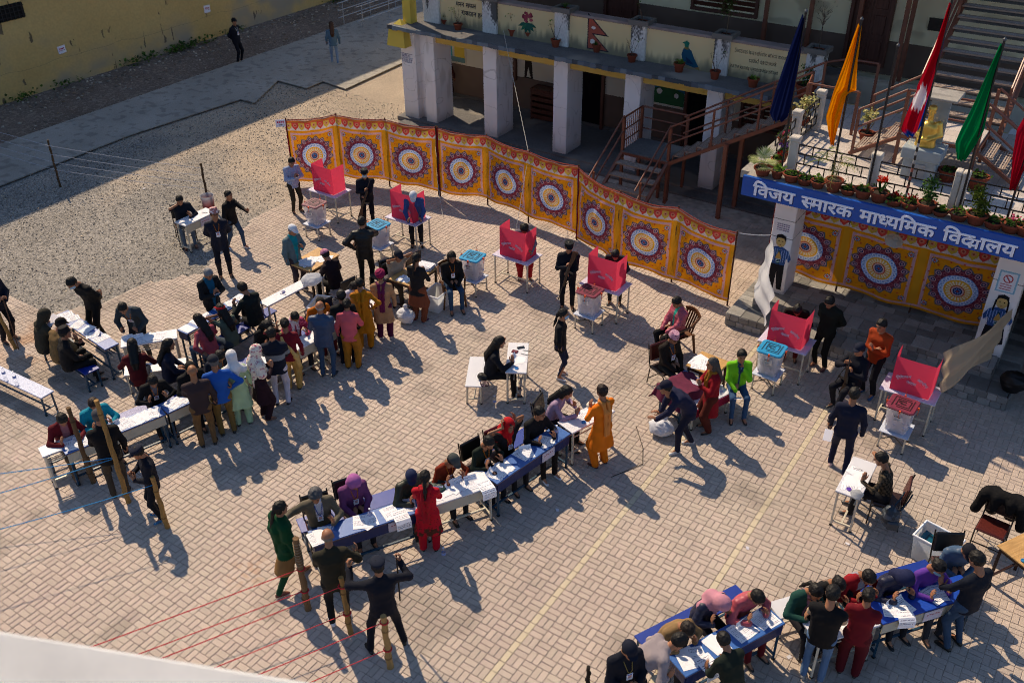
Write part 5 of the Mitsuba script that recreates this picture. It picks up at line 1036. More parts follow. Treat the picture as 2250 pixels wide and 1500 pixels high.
rust(st, 'handrail', [[(-6.3, 21.82, 4.12), (-6.1, 20.9, 4.15), (-5.0, 20.9, 4.15)], [(-6.3, 22.68, 4.12), (-5.9, 23.1, 4.15), (-5.2, 23.1, 4.15)]], .026)
rust(st, 'post', [((-6.1, 20.9, 3.2), (-6.1, 20.9, 4.15)), ((-5.0, 20.9, 3.2), (-5.0, 20.9, 4.15)), ((-5.9, 23.1, 3.2), (-5.9, 23.1, 4.15)), ((-5.2, 23.1, 3.2), (-5.2, 23.1, 4.15))], .03, True)
st = thing('steel_staircase', 'double-sided steel staircase on the deck behind the golden statue, going up to the roof', 'staircase')
LZ = 3.86
mb = MB(); mb.box((-3.05, 20.3, LZ), (1.5, 1.1, .05)); mb.build('landing', 'deck_tile', st)
rust(st, 'landing_frame', [((-3.8, 19.76, LZ - .05), (-2.3, 19.76, LZ - .05)), ((-3.8, 20.84, LZ - .05), (-2.3, 20.84, LZ - .05)), ((-3.8, 19.76, LZ - .05), (-3.8, 20.84, LZ - .05)), ((-2.3, 19.76, LZ - .05), (-2.3, 20.84, LZ - .05))], .035, True)
for p_ in ((-3.78, 19.78), (-2.32, 19.78), (-3.78, 20.82), (-2.32, 20.82)): rust(st, 'post', [((*p_, 3.2), (*p_, 4.72))], .032, True)
for i in range(3):
    tread(st, (-3.98 - .26 * i, 20.3, LZ - .17 * (i + 1)), 1.0, .25, (0, 1, 0), 5); tread(st, (-2.12 + .26 * i, 20.3, LZ - .17 * (i + 1)), 1.0, .25, (0, 1, 0), 5)
for e in (19.78, 20.82):
    for sgn, x0 in ((-1, -3.8), (1, -2.3)):
        rust(st, 'stringer', [((x0, e, LZ - .1), (x0 + sgn * .9, e, 3.22))], .035, True)
        for dz in (.88, .5): rust(st, 'handrail', [[(x0, e, LZ + dz), (x0 + sgn * .85, e, 3.3 + dz)]], .024)
        rust(st, 'post', [((x0 + sgn * .85, e, 3.2), (x0 + sgn * .85, e, 3.3 + .88))], .028, True)
for dz in (.88, .45): rust(st, 'handrail', [[(-3.78, 19.78, LZ + dz), (-2.32, 19.78, LZ + dz)]], .024)
for i in range(13): tread(st, (-2.95, 20.98 + .27 * i, LZ + .175 * (i + 1)), 1.62, .25, (1, 0, 0), 5)
for i in range(13): mb = MB(); mb.box((-2.95, 21.11 + .27 * i, LZ + .175 * (i + .5)), (1.6, .012, .10)); v, f, c, u = mb.arrays(); put(key('riser', st), (v, f), 'slab_grey')
for e in (-3.8, -2.1):
    rust(st, 'stringer', [((e, 20.84, LZ - .05), (e, 24.6, LZ + 2.39))], .05, True)
    for dz in (.9, .5): rust(st, 'handrail', [[(e, 20.84, LZ + dz), (e, 24.6, LZ + 2.44 + dz)]], .026)
    for i in range(4): y_ = 20.84 + 1.2 * i; rust(st, 'post', [((e, y_, LZ + .648 * (y_ - 20.84)), (e, y_, LZ + .9 + .648 * (y_ - 20.84)))], .026, True)

# ---------------------------------------------------------------- flags on their poles
def grid_mesh(P):
    n, m = P.shape[:2]; f = []
    for i in range(n - 1):
        for j in range(m - 1): f.append([i * m + j, i * m + j + 1, (i + 1) * m + j + 1, (i + 1) * m + j])
    return P.reshape(-1, 3), np.array(f)
def flagpole(x, y, top, label, tape=False):
    k = thing('flagpole', label, 'flagpole'); mb = MB(); mb.tube([(x, y, 3.2), (x, y, top)], .021, '#14161a', 10); v, f, c, u = mb.arrays(); put(k, (v, f), 'satin', c)
    mb = MB(); mb.lathe([(0, 0), (.03, .005), (.03, .03), (.012, .05), (0, .07)], (x, y, top), '#4a4c50', 10); mb.build('finial', 'satin', k)
    if tape:
        for i in range(7): mb = MB(); mb.tube([(x, y, 3.45 + .16 * i), (x, y, 3.52 + .16 * i)], .0235, rng.choice(['#9a5a4a', '#a8a098']), 10); mb.build('tape', 'matte', k)
def flag(x, y, top, drop, wid, label, color, rows, dirn, design=None, seed=1, pieces=None):
    """A limp flag: rows = [(fraction down, sideways reach, fold depth)] of a cloth hanging from the pole."""
    k = thing('flag', label, 'flag'); n, m = 44, 40; u = np.linspace(0, 1, n); P = np.zeros((n, m, 3)); d = unit(A(*dirn)); nn = A(-d[1], d[0], 0)
    fr = np.array([r[0] for r in rows]); L_ = np.interp(u, fr, [r[1] for r in rows]); R_ = np.interp(u, fr, [r[2] for r in rows])
    C = np.zeros((n, m, 3)); c0 = col(color)
    for i in range(n):
        for j in range(m):
            s = j / (m - 1); xo = L_[i] + (R_[i] - L_[i]) * s; w = R_[i] - L_[i]
            fold = .055 * math.sin(s * 9.5 + seed + 1.2 * u[i]) * min(1, w * 4) + .03 * math.sin(s * 21 + 3 * u[i] + seed)
            P[i, j] = A(x, y, top - drop * u[i]) + d * xo + nn * fold; P[i, j, 2] += -.04 * math.sin(s * PI) * (1 - u[i]) + .015 * math.sin(s * 9 + seed)
            C[i, j] = c0 if design is None else design(u[i], s, c0)
    v, f = grid_mesh(P); put(k, (v, f), 'thin_cloth', C.reshape(-1, 3), smooth=True); return k
DR = (.86, .5, 0)   # the cloth hangs to the left of the pole tops
FL = [(-5.50, 6.45), (-4.5, 6.45), (-3.80, 6.1), (-3.10, 7.0), (-2.16, 6.45), (-1.35, 6.2), (-.2, 6.2)]
for i, (x_, t_) in enumerate(FL):
    flagpole(x_ + .06, 17.74, t_, ['black flagpole with the dark blue flag', 'black flagpole with the yellow flag', 'bare black flagpole between the yellow and the national flag', 'black flagpole with the red pennant flag, partly wound with tape', 'black flagpole with the green flag', 'black flagpole with the crimson flag at the right edge', 'bare flagpole at the right end of the deck'][i], i == 3)
flag(-5.46, 17.74, 6.4, 2.0, .8, 'dark navy blue flag hanging limp, leftmost of the flags', '#141d45', [(0, -.03, .03), (.35, -.17, .02), (.7, -.3, .0), (.93, -.36, -.02), (1, -.28, -.12)], DR, seed=1)
flag(-4.46, 17.74, 6.38, 2.25, .8, 'bright yellow-orange flag hanging limp on its pole', '#d98606', [(0, -.02, .03), (.3, -.14, .08), (.52, -.24, .16), (.54, -.25, .0), (.75, -.31, -.02), (.9, -.2, -.05), (1, -.12, -.06)], DR, seed=2.5)
def nepal(u, s, c0):
    if s > .9 - .12 * u: return col('#123a8c')
    if u > .955: return col('#123a8c')
    a, b = (u - .70) * 2.1, (s - .42) * 1.0; r = math.hypot(a, b * .62); th = math.atan2(a, b)
    if r < .17 * (1 + .28 * (abs(((th * 12 / (2 * PI)) % 1) - .5) * 2)): return col('#e4dfe2')
    return c0
flag(-3.06, 17.74, 6.95, 2.35, .7, 'red flag with a white sun and blue edge hanging limp', '#a80f24', [(0, -.02, .03), (.35, -.12, .06), (.6, -.26, .05), (.62, -.24, .05), (.85, -.34, .03), (.94, -.36, .02), (1, -.2, -.1)], DR, nepal, 4)
flag(-2.12, 17.74, 6.4, 2.05, .7, 'deep green flag hanging limp at the right', '#04733f', [(0, -.02, .03), (.3, -.12, .03), (.55, -.2, .05), (.72, -.28, .06), (.85, -.32, -.02), (1, -.22, -.12)], DR, seed=6)
flag(-1.31, 17.74, 6.1, 2.1, .7, 'crimson flag cut off by the right edge of the picture', '#9c0f26', [(0, -.02, .03), (.3, -.12, .03), (.5, -.24, .05), (.7, -.2, .06), (1, -.1, .0)], DR, seed=8)

# ---------------------------------------------------------------- potted plants
POT = '#7a3a26'
def pot(x, y, z, r, h, label, plant, shade=POT, soil='#2a2119'):
    k = thing('potted_plant', label, 'potted plant'); mb = MB(); b = r * .68
    mb.lathe([(0, 0), (b, 0), (r * .95, h * .8), (r * 1.08, h * .8), (r * 1.1, h), (r * .94, h), (r * .9, h * .84), (0, h * .82)], (x, y, z), col(shade) * rng.uniform(.8, 1.2), 18)
    v, f, c, u = mb.arrays(); put(k, (v, f), 'matte', c * (.85 + .3 * meshkit.noise(v * 22)[:, None]))
    mb = MB(); mb.lathe([(0, h * .86), (r * .5, h * .87), (r * .9, h * .84)], (x, y, z), soil, 12); mb.build('soil', 'matte', k)
    t = z + h * .86; mb = MB(); w = MB()
    if plant == 'herb': leaf_cloud(mb, [(x, y, t + .03)], 46, (r * .4, r * .4, .025), .07, GREENS)
    elif plant == 'sprout': leaf_cloud(mb, [(x, y, t + .04)], 26, (r * .3, r * .3, .03), .09, ['#6d8a3a', '#5a7a30'])
    elif plant == 'shrub':
        w.tube([(x, y, t), (x + .01, y, t + .25)], .012, '#4a3a28')
        leaf_cloud(mb, [(x + rng.uniform(-.06, .06), y + rng.uniform(-.06, .06), t + .08 + .05 * i) for i in range(8)], 420, (.055, .055, .045), .05, ['#2c4420', '#38562a', '#4a6a34', '#5c7a3c'])
    elif plant == 'thuja':
        w.tube([(x, y, t), (x, y, t + .3)], .014, '#4a3a28')
        leaf_cloud(mb, [(x + rng.uniform(-.11, .11), y + rng.uniform(-.1, .1), t + .06 + .04 * i) for i in range(11)], 620, (.06, .06, .06), .055, ['#4a5a1e', '#5a6a2a', '#3a4a1c', '#6a7434'])
    elif plant == 'palm':
        for j in range(7): a = rng.uniform(0, 6.28); w.tube([(x, y, t), (x + .03 * math.cos(a), y + .03 * math.sin(a), t + .2), (x + .1 * math.cos(a), y + .1 * math.sin(a), t + .45)], [.008, .006, .004], '#8d7a48', 5)
        for j in range(11):
            a = rng.uniform(0, 6.28); e = rng.uniform(.35, .6); o = A(x + .06 * math.cos(a), y + .06 * math.sin(a), t + rng.uniform(.3, .42)); d = A(math.cos(a), math.sin(a), 0); up_ = rng.uniform(.25, .6)
            pts = [o + d * e * s_ + A(0, 0, up_ * e * s_ * 1.6 - .75 * e * s_ * s_) for s_ in np.linspace(0, 1, 9)]; w.tube(pts, .004, '#93884a', 4)
            n_ = A(-d[1], d[0], 0)
            for s_ in range(2, 9):
                for e_ in (-1, 1): p_ = pts[s_]; q_ = p_ + n_ * e_ * .15 * (1.1 - s_ / 12) + d * .07 - A(0, 0, .03); m_ = (p_ + q_) / 2 + d * .012; mb.add([p_, m_ + A(0, 0, .004), q_, m_ - d * .024], [[0, 1, 2], [0, 2, 3]], col(rng.choice(['#8f9a5c', '#7a8a4a', '#a3a870'])))
    elif plant == 'fan':
        for j in range(16):
            a = rng.uniform(0, 6.28); el = rng.uniform(.1, 1.2); d = A(math.cos(a) * math.cos(el), math.sin(a) * math.cos(el), math.sin(el)); o = A(x, y, t + .05) + d * rng.uniform(.1, .22); w.tube([(x, y, t), o], .005, '#7a8a4a', 4)
            R = frame(d)
            for q_ in range(-5, 6): th = q_ * .24; v_ = R @ A(math.cos(th), math.sin(th), -.15); tip = o + v_ * .21; sd = R @ A(-math.sin(th), math.cos(th), 0) * .012; mb.add([o, o + v_ * .11 + sd, tip, o + v_ * .11 - sd], [[0, 1, 2], [0, 2, 3]], col(rng.choice(['#b3b98a', '#8fa05c', '#d0cfa8', '#9aa56a'])))
    elif plant in ('clivia', 'red', 'pink', 'violet', 'white'):
        if plant == 'clivia':
            for j in range(12): a = rng.uniform(0, 6.28); d = A(math.cos(a), math.sin(a), 0); n_ = A(-d[1], d[0], 0) * .018; p_ = A(x, y, t); mb.add([p_ - n_, p_ + n_, p_ + d * .12 + A(0, 0, .17) + n_, p_ + d * .12 + A(0, 0, .17) - n_, p_ + d * .25 + A(0, 0, .14)], [[0, 1, 2], [0, 2, 3], [3, 2, 4]], '#26401f')
            fl, hh, nfl = '#c8321c', .27, 120
        else:
            leaf_cloud(mb, [(x, y, t + .04)], 60, (r * .45, r * .45, .03), .06, GREENS); fl = {'red': '#8e1420', 'pink': '#c2446a', 'violet': '#5a3a86', 'white': '#c8b8bc'}[plant]; hh, nfl = (.08 if plant == 'red' else .12), 40
        fb = MB(); cs = [(x + rng.uniform(-.07, .07), y + rng.uniform(-.07, .07), t + hh + rng.uniform(-.02, .03)) for _ in range(3)]; leaf_cloud(fb, cs, nfl, (.025, .025, .02), .045, [fl, fl]); fb.build('flowers', 'leaf', k)
    elif plant == 'pale':
        for j in range(6): a = rng.uniform(0, 6.28); w.tube([(x, y, t), (x + .12 * math.cos(a), y + .12 * math.sin(a), t + rng.uniform(.25, .45))], .006, '#6a5a40', 5)
        leaf_cloud(mb, [(x + rng.uniform(-.16, .16), y + rng.uniform(-.12, .12), t + rng.uniform(.2, .5)) for _ in range(8)], 120, (.05, .05, .04), .085, ['#c9c48e', '#b8b478', '#9a9a5a'])
    elif plant == 'grass':
        for j in range(26): a = rng.uniform(0, 6.28); d = A(math.cos(a), math.sin(a), 0); n_ = A(-d[1], d[0], 0) * .008; p_ = A(x, y, t); q_ = p_ + d * .08 + A(0, 0, .14); mb.add([p_ - n_, p_ + n_, q_ + n_, q_ - n_, p_ + d * .2 + A(0, 0, .11)], [[0, 1, 2], [0, 2, 3], [3, 2, 4]], rng.choice(GREENS))
    elif plant == 'twig':
        for j in range(5):
            a = rng.uniform(0, 6.28); p_ = A(x, y, t); pts = [p_]
            for q_ in range(4): p_ = p_ + A(math.cos(a) * .05, math.sin(a) * .03, .11); a += rng.uniform(-.8, .8); pts.append(p_)
            w.tube(pts, [.007, .006, .005, .004, .003], '#57463a', 5)
        leaf_cloud(mb, [tuple(pts[-1])], 10, (.05, .04, .04), .05, GREENS)
    elif plant == 'topiary':
        w.tube([(x, y, t), (x + .015, y, t + .35), (x, y, t + .6)], .012, '#574a3a', 6); leaf_cloud(mb, [(x + rng.uniform(-.12, .12), y + rng.uniform(-.1, .1), t + .55 + .07 * i) for i in range(9)], 380, (.09, .08, .07), .06, ['#3a4a24', '#4a5a2e', '#2e3c20'])
    elif plant == 'bare':
        w.tube([(x, y, t), (x, y, t + .75)], .012, '#4a4036', 6)
        for j in range(26): a = rng.uniform(0, 6.28); o = A(x, y, t + rng.uniform(.55, .8)); e = o + A(math.cos(a) * .18, math.sin(a) * .16, rng.uniform(.1, .35)); w.tube([o, (o + e) / 2 + A(0, 0, .03), e], [.005, .004, .003], '#5a5046', 4)
        leaf_cloud(mb, [(x, y, t + .95)], 40, (.14, .12, .12), .035, ['#5a5a38', '#4a4a30'])
    if w.v: w.build('stem', 'matte', k)
    if mb.v: mb.build('foliage', 'leaf', k)
DECKPOTS = [(-5.712, 17.45, 3.35, 0.17, 0.16, 'spiky pale fan palm in a pot at the left corner of the blue name board', 'fan'),
    (-5.612, 17.99, 3.33, 0.13, 0.2, 'pot with red flowers on the left ledge of the deck', 'red'),
    (-5.655, 18.355, 3.33, 0.12, 0.2, 'pot with a purple flower on the left ledge of the deck', 'violet'),
    (-5.415, 17.45, 3.35, 0.12, 0.17, 'small pot of bright green shoots right of the fan palm', 'sprout'),
    (-5.128, 17.45, 3.35, 0.165, 0.17, 'second terracotta pot from the left with a small green herb', 'herb'),
    (-4.864, 17.45, 3.35, 0.15, 0.13, 'low wide pot with dark green leaves above the first word of the sign', 'herb'),
    (-4.604, 17.45, 3.35, 0.14, 0.14, 'small pot with a yellow-green seedling beside the tall palm', 'sprout'),
    (-4.306, 17.45, 3.35, 0.16, 0.24, 'tall feathery palm in a terracotta pot on the name board', 'palm'),
    (-4.028, 17.45, 3.35, 0.145, 0.12, 'low grey pot of herbs right of the tall palm', 'herb'),
    (-3.747, 17.45, 3.35, 0.165, 0.18, 'terracotta pot full of green leaves left of the orange flowers', 'herb'),
    (-3.455, 17.45, 3.35, 0.165, 0.2, 'pot with strap leaves and bright orange-red flowers', 'clivia'),
    (-3.176, 17.45, 3.35, 0.17, 0.13, 'wide pot of dark red flowers right of the orange ones', 'red'),
    (-2.883, 17.45, 3.35, 0.17, 0.14, 'second pot of dark red flowers, left of the dense shrub', 'red'),
    (-2.604, 17.45, 3.35, 0.165, 0.19, 'dense round green shrub in a terracotta pot', 'shrub'),
    (-2.352, 17.45, 3.35, 0.14, 0.1, 'small shallow pot between the two shrubs', 'sprout'),
    (-2.032, 17.45, 3.35, 0.17, 0.14, 'pale wide pot with a tiny herb left of the yellowish shrub', 'herb'),
    (-1.745, 17.45, 3.35, 0.18, 0.2, 'double-topped yellowish green shrub in a pot', 'thuja'),
    (-1.453, 17.45, 3.35, 0.175, 0.14, 'wide pot with small leaves right of the yellowish shrub', 'herb'),
    (-1.173, 17.45, 3.35, 0.18, 0.16, 'pot of pink and purple flowers near the right edge', 'pink'),
    (-0.939, 17.45, 3.35, 0.17, 0.18, 'pot with a pink bloom cut by the right edge', 'pink'),
    (-5.98, 20.575, 3.33, 0.12, 0.16, 'pot with a bushy pale plant beside the railing post', 'pale'),
    (-5.98, 19.834, 3.33, 0.11, 0.15, 'small green pot plant inside the left railing', 'herb'),
    (-5.98, 19.28, 3.33, 0.11, 0.15, 'pot with pink flowers inside the left railing', 'pink'),
    (-2.117, 19.428, 3.2, 0.2, 0.26, 'large dark pot on the deck right of the plinth', 'herb'),
    (-2.67, 19.469, 3.2, 0.18, 0.24, 'dark pot in the shade behind the plinth', 'herb'),
    (-4.631, 20.711, 3.2, 0.16, 0.2, 'pot with a spreading pale palm beside the left deck stairs', 'pale'),
    (-18.243, 23.747, 3.05, 0.13, 0.14, 'leftmost pot on the balcony ledge with dark grass', 'grass'),
    (-17.851, 23.846, 3.05, 0.16, 0.2, 'pot with a pale branching shrub on the balcony ledge', 'pale'),
    (-17.525, 23.424, 3.05, 0.13, 0.18, 'small terracotta pot in front of the pale shrub', 'twig'),
    (-16.862, 23.871, 3.05, 0.14, 0.2, 'cracked terracotta pot below the mouldy pillar', 'twig'),
    (-15.774, 23.749, 3.05, 0.13, 0.2, 'terracotta pot left of the painted pink flower', 'twig'),
    (-15.217, 23.765, 3.05, 0.12, 0.2, 'terracotta pot in front of the painted pink flower', 'sprout'),
    (-14.154, 23.484, 3.05, 0.13, 0.22, 'terracotta pot with a thin twig right of the painted flower', 'twig'),
    (-12.931, 23.683, 3.05, 0.13, 0.22, 'terracotta pot in front of the painted red pennant', 'herb'),
    (-11.692, 23.4, 3.05, 0.13, 0.2, 'terracotta pot with a twig below the third planter pillar', 'twig'),
    (-10.257, 23.306, 3.05, 0.14, 0.24, 'terracotta pot in front of the painted bird', 'sprout'),
    (-9.229, 23.269, 3.05, 0.13, 0.22, 'terracotta pot right of the painted bird', 'twig'),
    (-8.173, 23.206, 3.05, 0.14, 0.22, 'terracotta pot below the painted motto', 'sprout'),
    (-6.792, 23.079, 3.06, 0.24, 0.34, 'big dark bushy pot plant at the end of the parapet', 'shrub'),
    (-14.05, 23.8, 4.0, 0.12, 0.06, 'drooping grass planted on top of the second parapet pillar', 'grass'),
    (-11.64, 23.8, 4.0, 0.12, 0.06, 'bare stem planted on top of the third parapet pillar', 'twig'),
    (-9.25, 23.8, 4.0, 0.12, 0.06, 'small trimmed tree planted on the parapet pillar left of the motto', 'topiary'),
    (-6.84, 23.8, 4.0, 0.12, 0.06, 'bare rounded shrub planted on the last parapet pillar', 'bare')]
for a in DECKPOTS: pot(*a)
# ---------------------------------------------------------------- printed cloth screens
def f_mandala(p, n, uv):
    W_, H_ = 1.42, 1.72
    U_, V_ = uv.x - dr.floor(uv.x), uv.y; X = (U_ - .5) * W_; Y = (V_ - .425) * H_; r = dr.sqrt(X * X + Y * Y); th = dr.atan2(Y, X)
    def seq(c, colr, m): return dr.select(m, mi.Color3f(colr), c)
    OR, YE, PK, MA, GY, BL, WH, NV, RD = [.72, .27, .012], [.78, .40, .03], [.60, .33, .33], [.16, .028, .05], [.10, .115, .14], [.17, .30, .62], [.66, .70, .80], [.035, .04, .12], [.50, .055, .03]
    c = mi.Color3f(OR); ed = dr.minimum(.5 - dr.abs(U_ - .5), 1.0)
    c = seq(c, [.66, .30, .02], ed < .045); c = seq(c, PK, (ed > .075) & (ed < .115) & (V_ > .03) & (V_ < .80)); c = seq(c, PK, (V_ > .765) & (V_ < .80) & (ed > .075)); c = seq(c, PK, (V_ < .055) & (V_ > .03))
    # corner rosettes
    qx, qy = dr.abs(X) - .505, dr.abs(Y + .015) - .52; rr = dr.sqrt(qx * qx + qy * qy); ta = dr.atan2(qy, qx)
    c = seq(c, NV, rr < .072 * (.8 + .2 * dr.cos(8 * ta))); c = seq(c, WH, (rr < .05) & (dr.cos(8 * ta) > .2)); c = seq(c, RD, rr < .022)
    # outer petals
    k = 16.0; s = th * (k / (2 * PI)); f_ = s - dr.floor(s) - .5; pr_ = .565 - .085 * dr.abs(f_) * 2
    c = seq(c, GY, r < pr_); c = seq(c, MA, r < pr_ - .030)
    px, py = f_ * (2 * PI / k) * .455, r - .462; pd = dr.sqrt(px * px * 1.4 + py * py)
    c = seq(c, PK, (pd < .058)); c = seq(c, NV, pd < .042); c = seq(c, PK, pd < .018)
    k2 = s + .5; f2 = k2 - dr.floor(k2) - .5; px, py = f2 * (2 * PI / k) * .39, r - .385; pd = dr.sqrt(px * px + py * py); c = seq(c, [.30, .08, .10], (pd < .045)); c = seq(c, MA, pd < .025)
    # swirls
    c = seq(c, BL, r < .345); s3 = th * (20.0 / (2 * PI)); f3 = s3 - dr.floor(s3) - .5; px, py = f3 * (2 * PI / 20) * .295, r - .295; pd = dr.sqrt(px * px + py * py)
    c = seq(c, WH, pd < .042); c = seq(c, BL, pd < .022); c = seq(c, WH, (r < .262) & (r > .245))
    c = seq(c, YE, r < .245); s4 = th * (22.0 / (2 * PI)); f4 = s4 - dr.floor(s4) - .5; c = seq(c, [.78, .66, .50], (r < .215) & (r > .13) & (dr.abs(f4) < .30 - .9 * dr.abs(r - .172)))
    c = seq(c, RD, r < .125); c = seq(c, [.62, .42, .36], r < .108); c = seq(c, NV, r < .082); s5 = th * (8.0 / (2 * PI)); f5 = s5 - dr.floor(s5) - .5; c = seq(c, BL, (r < .062) & (r > .03) & (dr.abs(f5) < .22)); c = seq(c, RD, r < .018)
    dots = th * (16.0 / (2 * PI)) + .5; fd = dots - dr.floor(dots) - .5; px, py = fd * (2 * PI / 16) * .60, r - .60; c = seq(c, RD, dr.sqrt(px * px + py * py) < .018)
    # heading band with shields
    hb = V_ > .835; c = seq(c, [.62, .52, .48], hb & (V_ < .905)); sh = U_ * 8.0; fs = sh - dr.floor(sh) - .5; hv = (V_ - .845) / .11; shield = (V_ < .955) & (dr.abs(fs) < .46 - .38 * smoothstep(.45, .0, hv)) & (hv > 0)
    odd = (dr.floor(sh) - 2 * dr.floor(dr.floor(sh) / 2)) > .5
    c = seq(c, [.46, .10, .05], hb & (V_ > .905)); c = seq(c, [.55, .06, .05], shield & odd); c = seq(c, [.56, .38, .05], shield & ~odd)
    pd = dr.sqrt(dr.square(fs * .17) + dr.square((V_ - .915) * 1.7)); c = seq(c, [.58, .25, .16], shield & (pd < .045) & (pd > .025)); c = seq(c, [.30, .05, .05], shield & (pd < .018))
    c = seq(c, [.52, .14, .03], V_ > .965); c = seq(c, [.66, .34, .25], V_ > .988)
    # a dark red side edge on every third square
    c = seq(c, [.22, .012, .02], (uv.x < .03))
    return c * (.9 + .2 * noise(p.x * 5, p.y * 5, p.z * 5))
scene['mandala'] = {'type': 'principledthin', 'base_color': proc(f_mandala), 'roughness': 0.85, 'diff_trans': 0.52, 'spec_trans': 0.0}
def cloth_screen(P, ztop, zbot, label, poles=True, seed=0, sag=.06, z0=0.0, u0=0, plabel=None):
    """One printed cloth of several squares through the pole positions P."""
    P = [A(*q) for q in P]; k = thing('cloth_screen', label, 'cloth screen'); N_ = 26; M_ = 30; V_, F_, UV = [], [], []; base = 0
    rows = np.linspace(0, 1, M_)
    cols_ = []
    for i in range(len(P) - 1):
        d = P[i + 1] - P[i]; nn = unit(A(d[1], -d[0]))
        for j in range(N_ + (1 if i == len(P) - 2 else 0)):
            t = j / N_; b = P[i] + d * t; cols_.append((b, nn, i + t, t, ztop[i] + (ztop[i + 1] - ztop[i]) * t, zbot[i] + (zbot[i + 1] - zbot[i]) * t))
    G = np.zeros((len(cols_), M_, 3)); U = np.zeros((len(cols_), M_, 2))
    for a, (b, nn, uu, t, zt, zb) in enumerate(cols_):
        zt = zt - sag * math.sin(PI * t); zb = zb + .03 * math.sin(PI * t * 2 + seed + uu)
        for m_ in range(M_):
            w = rows[m_]; z_ = zt + (zb - zt) * w
            off = .05 * math.sin(PI * t) * math.sin(PI * w) + .012 * math.sin(t * 17 + w * 3 + seed) * (1 - w) + .02 * math.sin(w * 6 + uu * 2.3 + seed) * math.sin(PI * t) + .012 * math.sin((t + w) * 14 + seed * 2)
            G[a, m_] = (b[0] + nn[0] * off, b[1] + nn[1] * off, z_); U[a, m_] = (uu, 1 - w)
    v, f = grid_mesh(G); uv_ = U.reshape(-1, 2)
    scene[k] = mikit.ply((v, f), 'mandala', smooth=True, uv=uv_)
    for i, q in enumerate(P):
        if poles: mb = MB(); mb.tube([(q[0], q[1] + .03, z0), (q[0] + .01, q[1] + .03, ztop[i] + .05)], .02, '#4a2f22', 8); mb.build('pole', 'matte', k)
    mb = MB(); pts = []
    for i in range(len(P) - 1):
        for t in np.linspace(0, 1, 8): q = P[i] + (P[i + 1] - P[i]) * t; pts.append((q[0], q[1] + .012, ztop[i] + (ztop[i + 1] - ztop[i]) * t - sag * math.sin(PI * t) + .012))
    mb.tube(pts, .012, '#8a3a30', 6); mb.build('hem_cord', 'cloth', k)
CB = [A(-18.779, 17.244), A(-17.886, 18.223), A(-16.545, 18.670), A(-15.035, 18.923), A(-13.585, 19.165), A(-12.102, 18.857), A(-10.611, 18.740), A(-9.193, 18.194), A(-7.689, 18.076), A(-6.197, 17.795)]
zt = [1.93] * 10; zb = [.12] * 10
cloth_screen(CB[0:4], zt[0:4], [.12, .16, .18, .16], 'orange mandala cloth screen of three squares at the left end of the row', seed=1)
cloth_screen([CB[3] + A(.05, .0)] + CB[4:7], zt[3:7], [.14, .2, .22, .2], 'orange mandala cloth screen of three squares in the middle of the row', seed=2)
cloth_screen([CB[6] + A(.03, -.03)] + CB[7:10], [1.9, 1.82, 1.86, 1.78], [.10, .05, .12, .12], 'sagging orange mandala cloth screen at the right end, nearest the gate', seed=3.3, sag=.10)
cloth_screen([A(-5.75, 18.72), A(-4.17, 18.72), A(-2.62, 18.70), A(-1.05, 18.70)], [2.45, 2.38, 2.32, 2.36], [.72, .70, .66, .66], 'shaded orange mandala cloth screen hung across the gateway', poles=True, seed=5, z0=.53, sag=.03)
